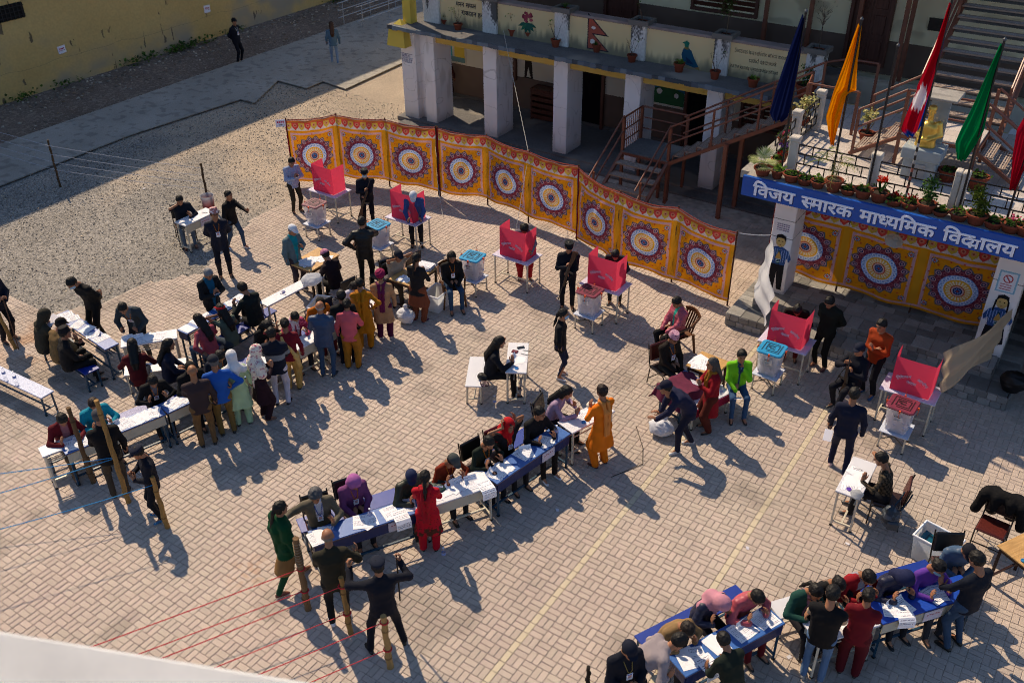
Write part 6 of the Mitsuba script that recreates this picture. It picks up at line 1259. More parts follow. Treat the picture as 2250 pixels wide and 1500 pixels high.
# ---------------------------------------------------------------- furniture
STEELB, CREAM = '#123a52', '#b9b3a2'
def edge_frame(a, b, D, side=1):
    """From the two ends of the near long edge: centre, rotation and length of a top D deep lying to the left (side=1) of a->b."""
    a, b = A(*a), A(*b); d = b - a; L = np.linalg.norm(d); d = d / L; n = A(-d[1], d[0]) * side
    return (a + b) / 2 + n * D / 2, math.atan2(d[1], d[0]), L
def local(c, rz, z=0):
    R = rotz(rz); o = A(c[0], c[1], z); return lambda p: R @ A(*p) + o
def desk(label, a, b, D=.38, kind='blue', side=1, z=.75, panel=-1, group=None, shelf=True):
    """A school desk: laminate top, front panel, shelf, and two H-shaped end frames of square tube."""
    c, rz, L = edge_frame(a, b, D, side); k = thing('desk', label, 'desk', group); P = local(c, rz)
    top, fr = ('#2f5c9e', STEELB) if kind == 'blue' else ('#c9cad0', CREAM) if kind == 'white' else (kind, STEELB)
    mb = MB(); mb.box(P((0, 0, z - .012)), (L, D, .024), rz, top, bevel=.005); v, f, cc, u = mb.arrays()
    put(k, (v, f), 'satin', cc)
    mb = MB(); mb.box(P((0, 0, z - .03)), (L - .01, D - .01, .012), rz, '#6b5238' if kind != 'white' else '#8d8f96'); mb.build('top_edge', 'satin', k)
    pc = '#0c2050' if kind == 'blue' else '#a9a697'
    if panel:
        s = panel * side; mb = MB(); mb.box(P((0, s * (D / 2 - .02), z - .13)), (L - .05, .016, .19), rz, pc); mb.build('front_panel', 'satin', k)
    if shelf:
        mb = MB()
        for y in (-.3, -.1, .1, .3): mb.beam(P((-L / 2 + .05, y * D, z - .19)), P((L / 2 - .05, y * D, z - .19)), .016, .016, fr)
        mb.build('shelf_rack', 'satin', k)
    for e in (-1, 1):
        if kind == 'blue': mb = MB(); mb.box(P((e * (L / 2 - .012), 0, z - .11)), (.014, D - .05, .15), rz, pc); mb.build('side_panel', 'satin', k)
        for s in (-1, 1): mb = MB(); mb.beam(P((e * (L / 2 - .05), s * (D / 2 - .04), .02)), P((e * (L / 2 - .05), s * (D / 2 - .04), z - .03)), .03, .03, fr); mb.box(P((e * (L / 2 - .05), s * (D / 2 - .04), .014)), (.04, .04, .028), rz, '#15130f'); mb.build('leg', 'satin', k)
        mb = MB(); mb.beam(P((e * (L / 2 - .05), -D / 2 + .05, .10)), P((e * (L / 2 - .05), D / 2 - .05, .10)), .028, .028, fr); mb.build('stretcher', 'satin', k)
    mb = MB(); mb.beam(P((-L / 2 + .06, 0, .10)), P((L / 2 - .06, 0, .10)), .03, .03, fr); mb.build('foot_bar', 'satin', k)
    return k, P, L, D, z, rz
def bench(label, a, b, D=.30, kind='blue', side=1, z=.45, group=None):
    c, rz, L = edge_frame(a, b, D, side); k = thing('bench', label, 'bench', group); P = local(c, rz)
    top, fr = {'blue': ('#0f2f86', STEELB), 'pale': ('#7f90b8', STEELB), 'white': ('#c3c5cc', CREAM)}[kind]
    mb = MB(); mb.box(P((0, 0, z - .012)), (L, D, .024), rz, top, bevel=.005); v, f, cc, u = mb.arrays(); put(k, (v, f), 'satin', cc)
    for e in (-1, 1):
        for s in (-1, 1): mb = MB(); mb.beam(P((e * (L / 2 - .06), s * (D / 2 - .025), .02)), P((e * (L / 2 - .06), s * (D / 2 - .035), z - .024)), .028, .028, fr); mb.box(P((e * (L / 2 - .06), s * (D / 2 - .025), .012)), (.036, .036, .024), rz, '#15130f'); mb.build('leg', 'satin', k)
        mb = MB(); mb.beam(P((e * (L / 2 - .06), -D / 2 + .04, .12)), P((e * (L / 2 - .06), D / 2 - .04, .12)), .024, .024, fr); mb.build('stretcher', 'satin', k)
    mb = MB(); mb.beam(P((-L / 2 + .06, 0, .13)), P((L / 2 - .06, 0, .13)), .026, .026, fr); mb.beam(P((-L / 2 + .06, -D / 2 + .03, z - .035)), P((L / 2 - .06, -D / 2 + .03, z - .035)), .02, .022, fr); mb.build('rail', 'satin', k)
    return k, P, L, D, z, rz
def wood_table(label, c, rz, L, D, z=.75):
    k = thing('table', label, 'table'); P = local(c, rz); v, f = bevel_box(L, D, .03, .006); w = np.array([P((q[0], q[1], q[2] + z - .015)) for q in v])
    scene[k] = mikit.ply((w, f), 'table_wood', uv=v[:, [1, 0]] / A(D, L))
    for e in (-1, 1):
        for s in (-1, 1): mb = MB(); mb.beam(P((e * (L / 2 - .05), s * (D / 2 - .05), 0)), P((e * (L / 2 - .05), s * (D / 2 - .05), z - .03)), .045, .045, '#2a1510'); mb.build('leg', 'satin', k)
        mb = MB(); mb.beam(P((e * (L / 2 - .05), -D / 2 + .07, .14)), P((e * (L / 2 - .05), D / 2 - .07, .14)), .03, .03, '#2a1510'); mb.build('stretcher', 'satin', k)
    mb = MB()
    for s in (-1, 1): mb.beam(P((-L / 2 + .07, s * (D / 2 - .05), z - .07)), P((L / 2 - .07, s * (D / 2 - .05), z - .07)), .02, .07, '#3a2012')
    for e in (-1, 1): mb.beam(P((e * (L / 2 - .05), -D / 2 + .07, z - .07)), P((e * (L / 2 - .05), D / 2 - .07, z - .07)), .02, .07, '#3a2012')
    mb.build('apron', 'satin', k); return k, P, L, D, z, rz
def chair(label, x, y, rz, seat='#3a1c18', back='#0f0f10'):
    """Steel-framed padded chair; rz = the way a sitter would face."""
    k = thing('chair', label, 'chair'); P = local((x, y), ang(rz)); a = ang(rz)
    mb = MB(); mb.box(P((0, 0, .445)), (.42, .42, .05), a, seat, bevel=.018); v, f, c, u = mb.arrays(); put(k, (v, f), 'satin', c)
    R = rotz(a) @ roty(-.14); mb = MB(); mb.box(P((-.24, 0, .72)), (.05, .42, .34), R=R, color=back, bevel=.02); mb.build('backrest', 'satin', k)
    for s in (-1, 1):
        mb = MB(); mb.tube([P((-.30, s * .21, .90)), P((-.23, s * .21, .5)), P((-.20, s * .21, .42)), P((-.26, s * .21, .02))], .012, '#14110f', 7); mb.build('rear_leg', 'satin', k)
        mb = MB(); mb.tube([P((-.20, s * .21, .42)), P((.17, s * .21, .42)), P((.21, s * .21, .38)), P((.22, s * .21, .01))], .012, '#14110f', 7); mb.build('front_leg', 'satin', k)
    mb = MB(); mb.tube([P((-.24, -.21, .14)), P((-.24, .21, .14))], .010, '#14110f', 6); mb.tube([P((.215, -.21, .20)), P((.215, .21, .20))], .010, '#14110f', 6); mb.build('stretcher', 'satin', k); return k, P
def plastic_chair(label, x, y, rz):
    k = thing('chair', label, 'chair'); P = local((x, y), ang(rz)); br = '#5a3414'
    n, m_ = 9, 9; G = np.zeros((n, m_, 3))
    for i, t in enumerate(np.linspace(-1, 1, n)):
        for j, s in enumerate(np.linspace(-1, 1, m_)): G[i, j] = P((t * .22, s * .22 * (1 - .08 * (t < -.5)), .44 - .02 * (1 - s * s) * (1 - t * t)))
    v, f = grid_mesh(G); v2 = v - A(0, 0, .018); put(k, (np.vstack([v, v2]), np.vstack([f, f[:, ::-1] + len(v)])), 'satin', col(br))
    mb = MB(); ts = np.linspace(-1, 1, 9)
    for i in range(8):
        q0, q1 = [P((-.24 - .10 - .04 * (1 - t * t), t * .22, .86 - .05 * t * t)) for t in (ts[i], ts[i + 1])]; mb.beam(q0, q1, .03, .09, br, ext=.004)
    for t in np.linspace(-.8, .8, 6): mb.beam(P((-.21, t * .2, .45)), P((-.33 - .03 * (1 - t * t), t * .215, .83)), .035, .014, br, up=(0, 1, 0))
    mb.build('backrest', 'satin', k)
    for s in (-1, 1):
        mb = MB(); mb.tube([P((-.31, s * .23, .80)), P((-.1, s * .27, .68)), P((.12, s * .27, .66)), P((.22, s * .25, .62)), P((.24, s * .24, .44))], [.028, .026, .026, .022, .018], br, 8); mb.build('armrest', 'satin', k)
        for fx in (-.22, .22): mb = MB(); mb.tube([P((fx, s * .21, .44)), P((fx * 1.22, s * .25, 0))], [.034, .022], br, 8); mb.build('leg', 'satin', k)
    return k, P
# ---- paper lists, bottles and small things
def f_print(p, n, uv):
    X, Y = uv.x, uv.y; row = Y * 13; fr = row - dr.floor(row); cx = X * 9
    ink = (fr > .3) & (fr < .62) & (X > .08) & (X < .92) & (Y > .07) & (Y < .9) & (cell_rand(dr.floor(cx * 3), dr.floor(row), dr.floor(p.x * 2)) > .25) & (cell_rand(dr.floor(row) * 7, dr.floor(p.y * 1.5)) > .30)
    return dr.select(ink, mi.Color3f(.13, .13, .20), mi.Color3f(.76, .765, .80))
scene['list_print'] = two(pr(proc(f_print), .8, .2))
paper_groups = {}
def paper(label, x, y, z, rz=0.0, w=.21, h=.297, curl=0.0, group=None, blank=False, drop=None):
    """A sheet: flat on the table, with one end curling up or falling over the edge."""
    k = thing('paper_sheet', label, 'paper', group); n = 8; G = np.zeros((n, 3, 3)); UV = np.zeros((n, 3, 2)); P = local((x, y), rz, z + .003)
    for i, t in enumerate(np.linspace(-.5, .5, n)):
        for j, s in enumerate((-.5, 0, .5)):
            xx, zz = t * h, 0.0
            if curl and t > .1: q = (t - .1) * h; R_ = .4 * h; th = min(q / R_ * 2.2, 2.4) * curl; xx = .1 * h + R_ / 2.2 * math.sin(th) / max(curl, .3); zz = R_ / 2.2 * (1 - math.cos(th)) / max(curl, .3)
            if drop and t > drop: q = (t - drop) * h; xx = drop * h + .025; zz = -q
            G[i, j] = P((xx, s * w, zz)); UV[i, j] = (s + .5, t + .5)
    v, f = grid_mesh(G); scene[k] = mikit.ply((v, f), 'list_print' if not blank else 'plain_paper', uv=UV.reshape(-1, 2), smooth=bool(curl)); return k
scene['plain_paper'] = two(pr((.74, .745, .78), .8, .2))
def spread(d, what, n, group, ts=None, curls=0.15, where=(-.05, .1)):
    """Sheets lying along a desk top."""
    k, P, L, D, z, rz = d
    for i in range(n):
        t = (ts[i] if ts else (i + .5) / n * .9 - .45) * L; q = P((t, rng.uniform(*where) * D, z)); a = rz + PI / 2 + rng.uniform(-.5, .5)
        paper(what, q[0], q[1], z + .0015 * (i % 4), a, curl=(rng.uniform(.5, .9) if rng.random() < curls else 0), group=group, blank=rng.random() < .3)
def book(label, x, y, z, rz, n=6, w=.21, h=.297, lift=.05):
    k = thing('paper_stack', label, 'paper'); mb = MB()
    for i in range(n): mb.box((x + rng.uniform(-.012, .012), y + rng.uniform(-.012, .012), z + .004 + .006 * i), (h, w, .0055), rz + rng.uniform(-.12, .12), col('#d4d5dd') * rng.uniform(.92, 1.03))
    v, f, c, u = mb.arrays(); scene[k] = mikit.ply((v, f), 'matte', color=c); return k
def bottle(label, x, y, z, h=.23, r=.034, full=False):
    k = thing('water_bottle', label, 'bottle'); mb = MB(); mb.lathe([(0, .004), (r * .9, .004), (r, .02), (r, h * .35), (r * .94, h * .4), (r, h * .45), (r, h * .68), (r * .55, h * .84), (r * .4, h * .88), (r * .4, h * .95)], (x, y, z), '#ffffff', 14)
    v, f, c, u = mb.arrays(); put(k, (v, f), 'bottle_plastic', smooth=True)
    mb = MB(); mb.lathe([(r * 1.02, h * .42), (r * 1.03, h * .43), (r * 1.03, h * .62), (r * 1.02, h * .63)], (x, y, z), '#7f8fc0', 14); mb.build('label_band', 'satin', k)
    mb = MB(); mb.lathe([(0, h * 1.0), (r * .46, h * .995), (r * .46, h * .93), (0, h * .93)], (x, y, z), '#d6dbe6', 10); mb.build('cap', 'satin', k)
def lathe_thing(name, label, cat, prof, c, color, bs='satin', n=14):
    k = thing(name, label, cat); mb = MB(); mb.lathe(prof, c, color, n); v, f, cc, u = mb.arrays(); put(k, (v, f), bs, cc); return k
def inkpad(label, x, y, z, color='#1f7fc4'): return lathe_thing('ink_pad', label, 'ink pad', [(0, 0), (.038, 0), (.04, .004), (.04, .018), (.03, .02), (.026, .014), (0, .014)], (x, y, z), color)
def pen(label, x, y, z, rz, color='#1c2a6a', L=.15, group=None):
    k = thing('pen', label, 'pen', group); P = local((x, y), rz, z + .006); mb = MB(); mb.tube([P((-L / 2, 0, 0)), P((L * .4, 0, 0)), P((L / 2, 0, 0))], [.005, .005, .0015], color, 6); v, f, c, u = mb.arrays(); put(k, (v, f), 'satin', c)
def blob(name, label, cat, c, size, color, bs='matte', seed=0, amp=.03, f=9, knots=(), res=.014, pat='plain', c2=None):
    k = thing(name, label, cat); c = A(*c); S = A(*size) / 2
    def fn(q):
        d = ell(q - c, (0, 0, S[2] * .9), S) + amp * (meshkit.noise(q * f, seed) - .5) * 2 + amp * .35 * np.abs(np.sin(meshkit.noise(q * f * .7, seed + 2) * 14))
        for kn, r in knots: d = smin(d, np.linalg.norm(q - A(*kn), axis=1) - r, .03)
        return np.maximum(d, c[2] + .004 - q[:, 2])
    v, fc = surfnet(fn, c - S * 1.5 - .05, c + A(S[0] * 1.5, S[1] * 1.5, S[2] * 3.2) + .05, res, .05); put(k, (v, fc), bs, pattern(pat, v, color, c2, seed), smooth=True); return k
def tub(label, x, y, rz, sx=.40, sy=.56, h=.42, z=0.0):
    """Open translucent tub with a rolled rim."""
    k = thing('plastic_tub', label, 'tub'); P = local((x, y), ang(rz), z); mb = MB(); b = .84
    bot = [P((a * sx / 2 * b, c * sy / 2 * b, .01)) for a, c in ((-1, -1), (1, -1), (1, 1), (-1, 1))]; top = [P((a * sx / 2, c * sy / 2, h)) for a, c in ((-1, -1), (1, -1), (1, 1), (-1, 1))]
    mb.add(bot + top, [[0, 1, 5, 4], [1, 2, 6, 5], [2, 3, 7, 6], [3, 0, 4, 7], [3, 2, 1, 0]], '#d8dde2'); v, f, c, u = mb.arrays(); put(k, (v, f), 'poly', c)
    mb = MB()
    for i in range(4): mb.beam(top[i], top[(i + 1) % 4], .03, .035, '#e0e3e8', ext=.014, bevel=.008)
    mb.build('rim', 'satin', k); return k, P
# ---- polling stations
def f_box(p, n, uv): return mi.Color3f(.86, .87, .91)
def polling_table(label, u0, v0, L=.97, D=.62, z=.74):
    """White table on cream tube legs; (u0, v0) = its nearest corner."""
    k = thing('polling_table', label, 'table'); mb = MB(); mb.box((u0 - L / 2, v0 + D / 2, z - .012), (L, D, .024), color='#b9b8cc', bevel=.004); v, f, c, u = mb.arrays(); put(k, (v, f), 'satin', c)
    for a in (.05, L - .05):
        for b in (.05, D - .05): mb = MB(); mb.beam((u0 - a, v0 + b, .02), (u0 - a, v0 + b, z - .024), .028, .028, CREAM); mb.box((u0 - a, v0 + b, .014), (.036, .036, .028), color='#17140f'); mb.build('leg', 'satin', k)
        mb = MB(); mb.beam((u0 - a, v0 + .06, .14), (u0 - a, v0 + D - .06, .14), .024, .024, CREAM); mb.build('stretcher', 'satin', k)
    mb = MB(); mb.beam((u0 - .06, v0 + D / 2, .14), (u0 - L + .06, v0 + D / 2, .14), .026, .026, CREAM); mb.build('foot_bar', 'satin', k)
    return k
def booth(label, u0, v0, z=.74, W_=.68, S_=.44, H=.70, text=True):
    """Folded pink corrugated-plastic screen: front panel with lettering and two wings."""
    k = thing('voting_booth', label, 'voting booth'); n, m_ = 12, 6; pk = '#e04a66'
    def panel(a, b, name, bow):
        a, b = A(*a), A(*b); d = b - a; nn = A(d[1], -d[0]); nn /= np.linalg.norm(nn); G = np.zeros((n, m_, 3))
        for i, t in enumerate(np.linspace(0, 1, n)):
            for j, s in enumerate(np.linspace(0, 1, m_)): G[i, j] = (*(a + d * t + nn * bow * math.sin(PI * t) * (.3 + .7 * s)), z + .003 + H * s)
        v, f = grid_mesh(G)
        if name is None: put(k, (v, f), 'pvc', col(pk))
        else: put(key(name, k), (v, f), 'pvc', col(pk))
    panel((u0 - W_, v0), (u0, v0), None, .012); panel((u0, v0), (u0 + .012, v0 + S_), 'wing', .010); panel((u0 - W_, v0), (u0 - W_ - .012, v0 + S_), 'wing', -.010)
    mb = MB()
    w1 = glyphs('b1', mb, .055, (u0 - W_ * .5, v0 - .016, z + .34), FACE, '#c4a2b4', t=.003, sx=.95, center=True, arc=.34)
    mb.v = [(v - A(u0 - W_ * .5, 0, z)) @ roty(ang(21)).T * 1.0 + A(u0 - W_ * .5, 0, z) for v in mb.v] if False else mb.v
    mb2 = MB(); glyphs('b2', mb2, .055, (0, 0, 0), FACE, '#c4a2b4', t=.003, sx=.95, center=True, arc=.34)
    def swing(m_, a): m_.v = [v for v in m_.v]; return m_
    c1 = A(u0 - W_ * .5, v0 - .016, z + .37 - .34)
    V1 = mb.v; mb.v = [((v - A(u0 - W_ * .5, v0 - .016, z + .0)) @ roty(ang(-24)).T) + A(u0 - W_ * .5, v0 - .016, z + .0) for v in V1]
    mb2.v = [((v + A(0, 0, .34)) @ roty(ang(30)).T) + A(u0 - W_ * .5, v0 - .016, z + .0) for v in mb2.v]
    mb.build('lettering', 'matte', k); mb2.build('lettering', 'matte', k)
    mb = MB(); glyphs('b3', mb, .05, (u0 - W_ * .5, v0 - .016, z + .22), FACE, '#c4a2b4', t=.003, center=True); mb.build('lettering', 'matte', k)
    return k
def stool(label, u0, v0, L=.50, D=.50, z=.37):
    k = thing('stool', label, 'stool'); mb = MB(); mb.box((u0 - L / 2, v0 + D / 2, z - .01), (L, D, .02), color='#b4bccc', bevel=.004); v, f, c, u = mb.arrays(); put(k, (v, f), 'satin', c)
    for a in (.04, L - .04):
        for b in (.04, D - .04): mb = MB(); mb.beam((u0 - a, v0 + b, .01), (u0 - a, v0 + b, z - .02), .026, .026, CREAM); mb.box((u0 - a, v0 + b, .012), (.034, .034, .024), color='#17140f'); mb.build('leg', 'satin', k)
    mb = MB(); mb.beam((u0 - .04, v0 + .04, .16), (u0 - L + .04, v0 + D - .04, .16), .018, .018, '#5a5650'); mb.beam((u0 - .04, v0 + D - .04, .175), (u0 - L + .04, v0 + .04, .175), .018, .018, '#5a5650'); mb.build('cross_brace', 'satin', k); return k
def ballot_box(label, cu, cv, z, lid, dark, seed, rz=0.0):
    k = thing('ballot_box', label, 'ballot box'); P = local((cu, cv), rz, z); mb = MB(); b0, b1, h = .36, .44, .50; rr = random.Random(seed)
    def ring(w, d, zz, rad=.05):
        pts = []
        for sx, sy in ((1, 1), (-1, 1), (-1, -1), (1, -1)):
            a0 = {(1, 1): 0, (-1, 1): 90, (-1, -1): 180, (1, -1): 270}[(sx, sy)]
            for t in range(5): a = ang(a0 + t * 22.5); pts.append(P((sx * (w / 2 - rad) + rad * math.cos(a), sy * (d / 2 - rad) + rad * math.sin(a), zz)))
        return pts
    rs_ = [ring(b0, b0 * .95, .008), ring(b0 + .02, b0 * .95 + .02, .1), ring(b1 - .01, b1 * .97, h - .03), ring(b1 + .02, b1, h - .02), ring(b1 + .02, b1, h)]
    V_ = [q for r in rs_ for q in r]; n = 20; F_ = [[i * n + j, i * n + (j + 1) % n, (i + 1) * n + (j + 1) % n, (i + 1) * n + j] for i in range(len(rs_) - 1) for j in range(n)]
    V_.append(P((0, 0, .008))); F3 = [[j, len(V_) - 1, (j + 1) % n] for j in range(n)]; F4 = np.array(F_); put(k, (np.array(V_), np.vstack([F4[:, [0, 1, 2]], F4[:, [0, 2, 3]], F3])), 'clear_plastic')
    # folded ballots inside
    mb = MB()
    for i in range(110):
        zz = .02 + .30 * rr.random() ** 1.3; w_ = .15 + .06 * zz / .4; R = rotx(rr.uniform(-1, 1)) @ roty(rr.uniform(-1, 1)) @ rotz(rr.uniform(0, 3)); mb.box(P((rr.uniform(-w_, w_) * .95, rr.uniform(-w_, w_) * .92, zz)), (.11, .07, .004), R=R, color=col('#c9c3d0') * rr.uniform(.8, 1.1))
    mb.build('ballots', 'matte', k)
    mb = MB(); m = m3.Manifold.hull_points(np.vstack([ring(b1 + .05, b1 + .04, h + .0, .07), ring(b1 + .05, b1 + .04, h + .022, .07), ring(b1 + .02, b1 + .01, h + .034, .06)])).to_mesh(); mb.add(m.vert_properties[:, :3], m.tri_verts, lid); kl = mb.build('lid', 'satin', k)
    mb = MB(); t_ = h + .036
    for (x0, y0, x1, y1) in ((-.16, -.15, -.16, .15), (-.16, .15, .10, .15), (.16, -.15, .16, .15), (-.07, -.15, .16, -.15), (-.10, -.10, .12, -.10), (-.10, .10, .12, .10), (-.10, -.10, -.10, .10), (.12, -.10, .12, .10)):
        mb.beam(P((x0, y0, t_)), P((x1, y1, t_)), .016, .008, dark, ext=.008)
    for x0, y0, sx, sy in ((-.02, .045, .13, .03), (.01, -.03, .10, .028), (-.05, .0, .06, .02)): mb.box(P((x0, y0, t_)), (sx, sy, .008), rz, dark)
    mb.build('lid_grooves', 'satin', kl)
    mb = MB(); mb.box(P((.02, -(b0 + b1) / 4 - .022, h * .68)), (.15, .006, .11), R=rotz(rz) @ rotx(.08), color='#c8c4c4'); mb.box(P((.0, -(b0 + b1) / 4 - .029, h * .755)), (.11, .004, .014), R=rotz(rz) @ rotx(.08), color='#1f2028')
    for i in range(3): mb.box(P((.0, -(b0 + b1) / 4 - .027, h * .69 - .022 * i)), (.09, .004, .006), R=rotz(rz) @ rotx(.08), color='#8a8a94')
    mb.build('sticker', 'matte', k)
    for i, (x0, y0) in enumerate(((.02, -.235), (-.24, -.05), (.24, .02), (-.04, .24))):
        mb = MB(); L_ = .10; d = A(x0, y0, 0) / .24; mb.tube([P((x0, y0, h + .01)), P((x0 + d[0] * .03, y0 + d[1] * .03, h + (.06 if i % 2 else -.02))), P((x0 + d[0] * .02, y0 + d[1] * .02, h + (.12 if i % 2 else -.12)))], .005, '#d8522c', 5); mb.box(P((x0 + d[0] * .02, y0 + d[1] * .02, h + .01)), (.03, .03, .05), color='#d8522c'); mb.build('seal', 'satin', k)
    return k
ST = [(-16.15, 16.15, -15.90, 15.17, 'maroon'), (-13.44, 16.0, -13.83, 15.12, 'blue'), (-10.15, 15.83, -11.02, 15.05, 'blue'), (-7.84, 15.77, -8.08, 15.15, 'maroon'), (-3.80, 15.73, -4.10, 15.13, 'blue'), (-1.36, 15.42, -1.56, 14.70, 'maroon')]
ORD = ['first from the left', 'second from the left', 'third from the left', 'fourth from the left', 'second from the right', 'first from the right']
for i, (tu, tv, su, sv, cc) in enumerate(ST):
    polling_table(f'white table under the pink voting booth {ORD[i]}', tu, tv); booth(f'pink folded voting booth with white lettering, {ORD[i]}', tu - .14, tv + .10)
    stool(f'low white stool under the {cc}-lidded ballot box {ORD[i]}', su, sv)
    ballot_box(f'translucent ballot box with {cc} lid, {ORD[i]} of the six', su - .25, sv + .25, .37, '#6f2a3c' if cc == 'maroon' and i != 0 else '#7a5058' if cc == 'maroon' else '#1f86b4', '#1c0c12' if cc == 'maroon' else '#0c3448', i, (.05, -.06, .1, 0, .02, -.05)[i])
# ---- desks and benches of the six registration rows
d1 = desk('blue-topped desk beside the gravel with three people on its bench', (-17.09, 9.08), (-15.15, 8.84), .30, '#4a64a0', side=-1, panel=-1)
bench('dark blue bench with three people on the left', (-17.04, 8.25), (-15.22, 8.03), .31, 'blue', 1)
bench('empty pale blue bench with two bottles at the left edge', (-18.2, 6.98), (-15.25, 7.11), .28, 'pale', 1)
d2 = desk('white desk in front of the two long-haired women', (-15.0, 8.76), (-14.34, 9.59), .36, 'white', panel=0)
bench('white bench under the two long-haired women', (-14.56, 8.41), (-13.80, 9.27), .34, 'white')
d3 = desk('blue desk of the woman with the red visor', (-14.29, 9.79), (-14.29, 11.50), .30, 'blue', panel=1)
bench('bright blue bench under the pink, sage and dark green sitters', (-13.84, 9.77), (-13.83, 11.75), .28, 'blue')
d3b = desk('long white desk with pens and a plastic sheet beyond the dark green jacket', (-13.72, 11.42), (-13.60, 13.0), .30, 'white', panel=0, shelf=False)
d4 = desk('blue desk covered with white lists behind the two bamboo posts', (-13.08, 6.18), (-12.56, 7.83), .36, '#2f5c9e', panel=-1)
d4b = desk('blue desk between the grey-topped writer and the bearded writer', (-12.55, 7.86), (-12.20, 9.45), .36, '#2f5c9e', panel=-1)
d4c = desk('white desk at the far end of the queue row', (-12.18, 9.60), (-11.95, 11.2), .36, 'white', panel=-1)
d4d = desk('white desk behind the mustard suit and the beige coat', (-11.95, 11.28), (-11.82, 12.8), .36, 'white', panel=-1)
desk('white desk end sticking out at the far left of the front row', (-13.34, 5.93), (-13.10, 6.6), .30, 'white', panel=0)
for a, b, t in (((-12.95, 6.0), (-12.3, 8.4), 'blue bench behind the front row desk, left part'), ((-12.32, 8.5), (-11.9, 10.3), 'blue bench behind the front row desk, middle part'), ((-11.88, 10.4), (-11.55, 12.7), 'blue bench behind the front row desk, far part')):
    a, b = A(*a), A(*b); off = A(-.80, .16); bench(t, a + off, b + off, .28, 'blue')
d5 = desk('blue desk of the tweed jacket and the mauve hood', (-8.15, 6.89), (-7.28, 8.36), .36, 'blue', panel=-1)
bench('blue bench behind the tweed jacket and the mauve hood', (-8.75, 7.20), (-7.72, 8.95), .34, 'blue')
d6 = desk('white desk with the curling lists between the two blue desks', (-7.27, 8.42), (-6.68, 9.44), .46, 'white', panel=-1)
d7 = desk('long blue desk of the red headscarf and the black blazer', (-6.66, 9.50), (-6.33, 11.24), .36, 'blue', panel=-1)
bench('blue bench behind the black blazer', (-7.18, 10.3), (-6.94, 11.6), .30, 'blue')
d8 = desk('white desk of the lilac sweater facing the saffron suit', (-6.31, 11.26), (-6.0, 12.21), .40, 'white', panel=0)
d9 = desk('small white desk of the lone woman in the middle', (-8.29, 12.12), (-7.93, 12.33), 1.0, 'white', panel=0) if False else desk('small white desk of the lone woman in the middle', (-7.93, 12.33), (-8.44, 13.21), .40, 'white', side=1, panel=-1)
bench('white bench under the lone woman in the middle', (-8.62, 11.86), (-9.12, 12.72), .32, 'white', side=1)
d10 = desk('near blue desk at the bottom with the pink padded jacket', (-2.59, 7.79), (-1.84, 9.32), .38, 'blue', panel=-1)
bench('blue bench behind the near blue desk at the bottom', (-3.28, 8.12), (-2.48, 9.75), .30, 'blue')
d11 = desk('white desk between the black vest and the maroon suit', (-1.35, 9.22), (-.76, 9.99), .38, 'white', panel=0)
bench('white bench under the green cardigan and the black jacket', (-1.98, 9.62), (-1.35, 10.45), .32, 'white')
d12 = desk('long blue desk at the bottom right with a white sign', (-.74, 10.02), (.24, 11.28), .40, '#0f3f9e', panel=-1)
bench('blue bench behind the red jacket and the navy hood', (-1.30, 10.48), (-.35, 11.70), .30, 'blue')
d13 = desk('white desk of the man in the plaid shirt', (-1.73, 12.29), (-1.75, 13.28), .39, 'white', side=1, panel=0)
d14 = desk('white desk standing alone on the gravel at the upper left', (-18.1, 13.01), (-18.09, 13.98), .39, 'white', panel=-1)
t1 = wood_table('left wooden table with papers and the pink cap', (-14.33, 13.47), ang(90), .94, .66)
t2 = wood_table('right wooden table with papers and the cream jacket', (-12.06, 14.18), ang(90), 1.0, .60)
t3 = wood_table('small orange wooden table of the old man in the pink cap', (-5.24, 14.45), ang(85), .62, .60)
t4 = wood_table('wooden table with a blue cap and bottles cut by the right edge', (.88, 12.42), ang(-30), 1.1, .66)
# the low side table with a cloth in front of the orange table
d15 = desk('white-topped bench table with a crimson side in front of the orange table', (-4.98, 13.28), (-4.62, 14.20), .42, 'white', panel=0, z=.48, shelf=False)
mb = MB(); c_, rz_, L_ = edge_frame((-4.975, 13.28), (-4.615, 14.20), .42); P_ = local(c_, rz_); mb.box(P_((0, -.215, .38)), (L_, .012, .17), rz_, '#8a1a38'); mb.build('side_cloth', 'cloth', d15[0])
desk('low table hidden under a plum-coloured cloth', (-5.25, 13.35), (-5.05, 14.05), .56, 'blue', panel=0, z=.62, shelf=False)
k = thing('table_cloth', 'plum-coloured cloth draped over the low table beside the orange one', 'cloth'); n, m_ = 26, 24; G = np.zeros((n, m_, 3)); P_ = local((-5.42, 13.72), ang(74)); CC = np.zeros((n, m_, 3))
for i, a in enumerate(np.linspace(-.62, .62, n)):
    for j, b in enumerate(np.linspace(-.55, .55, m_)):
        ex, ey = max(0, abs(a) - .37), max(0, abs(b) - .30); d_ = max(ex, ey); zz = .645 - d_ * .95 + .012 * math.sin(a * 19 + b * 7) + .02 * math.sin(b * 13 + 2 * a) * (d_ > 0)
        G[i, j] = P_((np.sign(a) * (min(abs(a), .37) + ex * .28 + .03 * math.sin(b * 16) * (ex > 0)), np.sign(b) * (min(abs(b), .30) + ey * .28 + .025 * math.sin(a * 17) * (ey > 0)), zz)); CC[i, j] = col('#5a2038') * (.85 + .3 * rng.random())
v, f = grid_mesh(G); put(k, (v, f), 'cloth', CC.reshape(-1, 3), smooth=True)
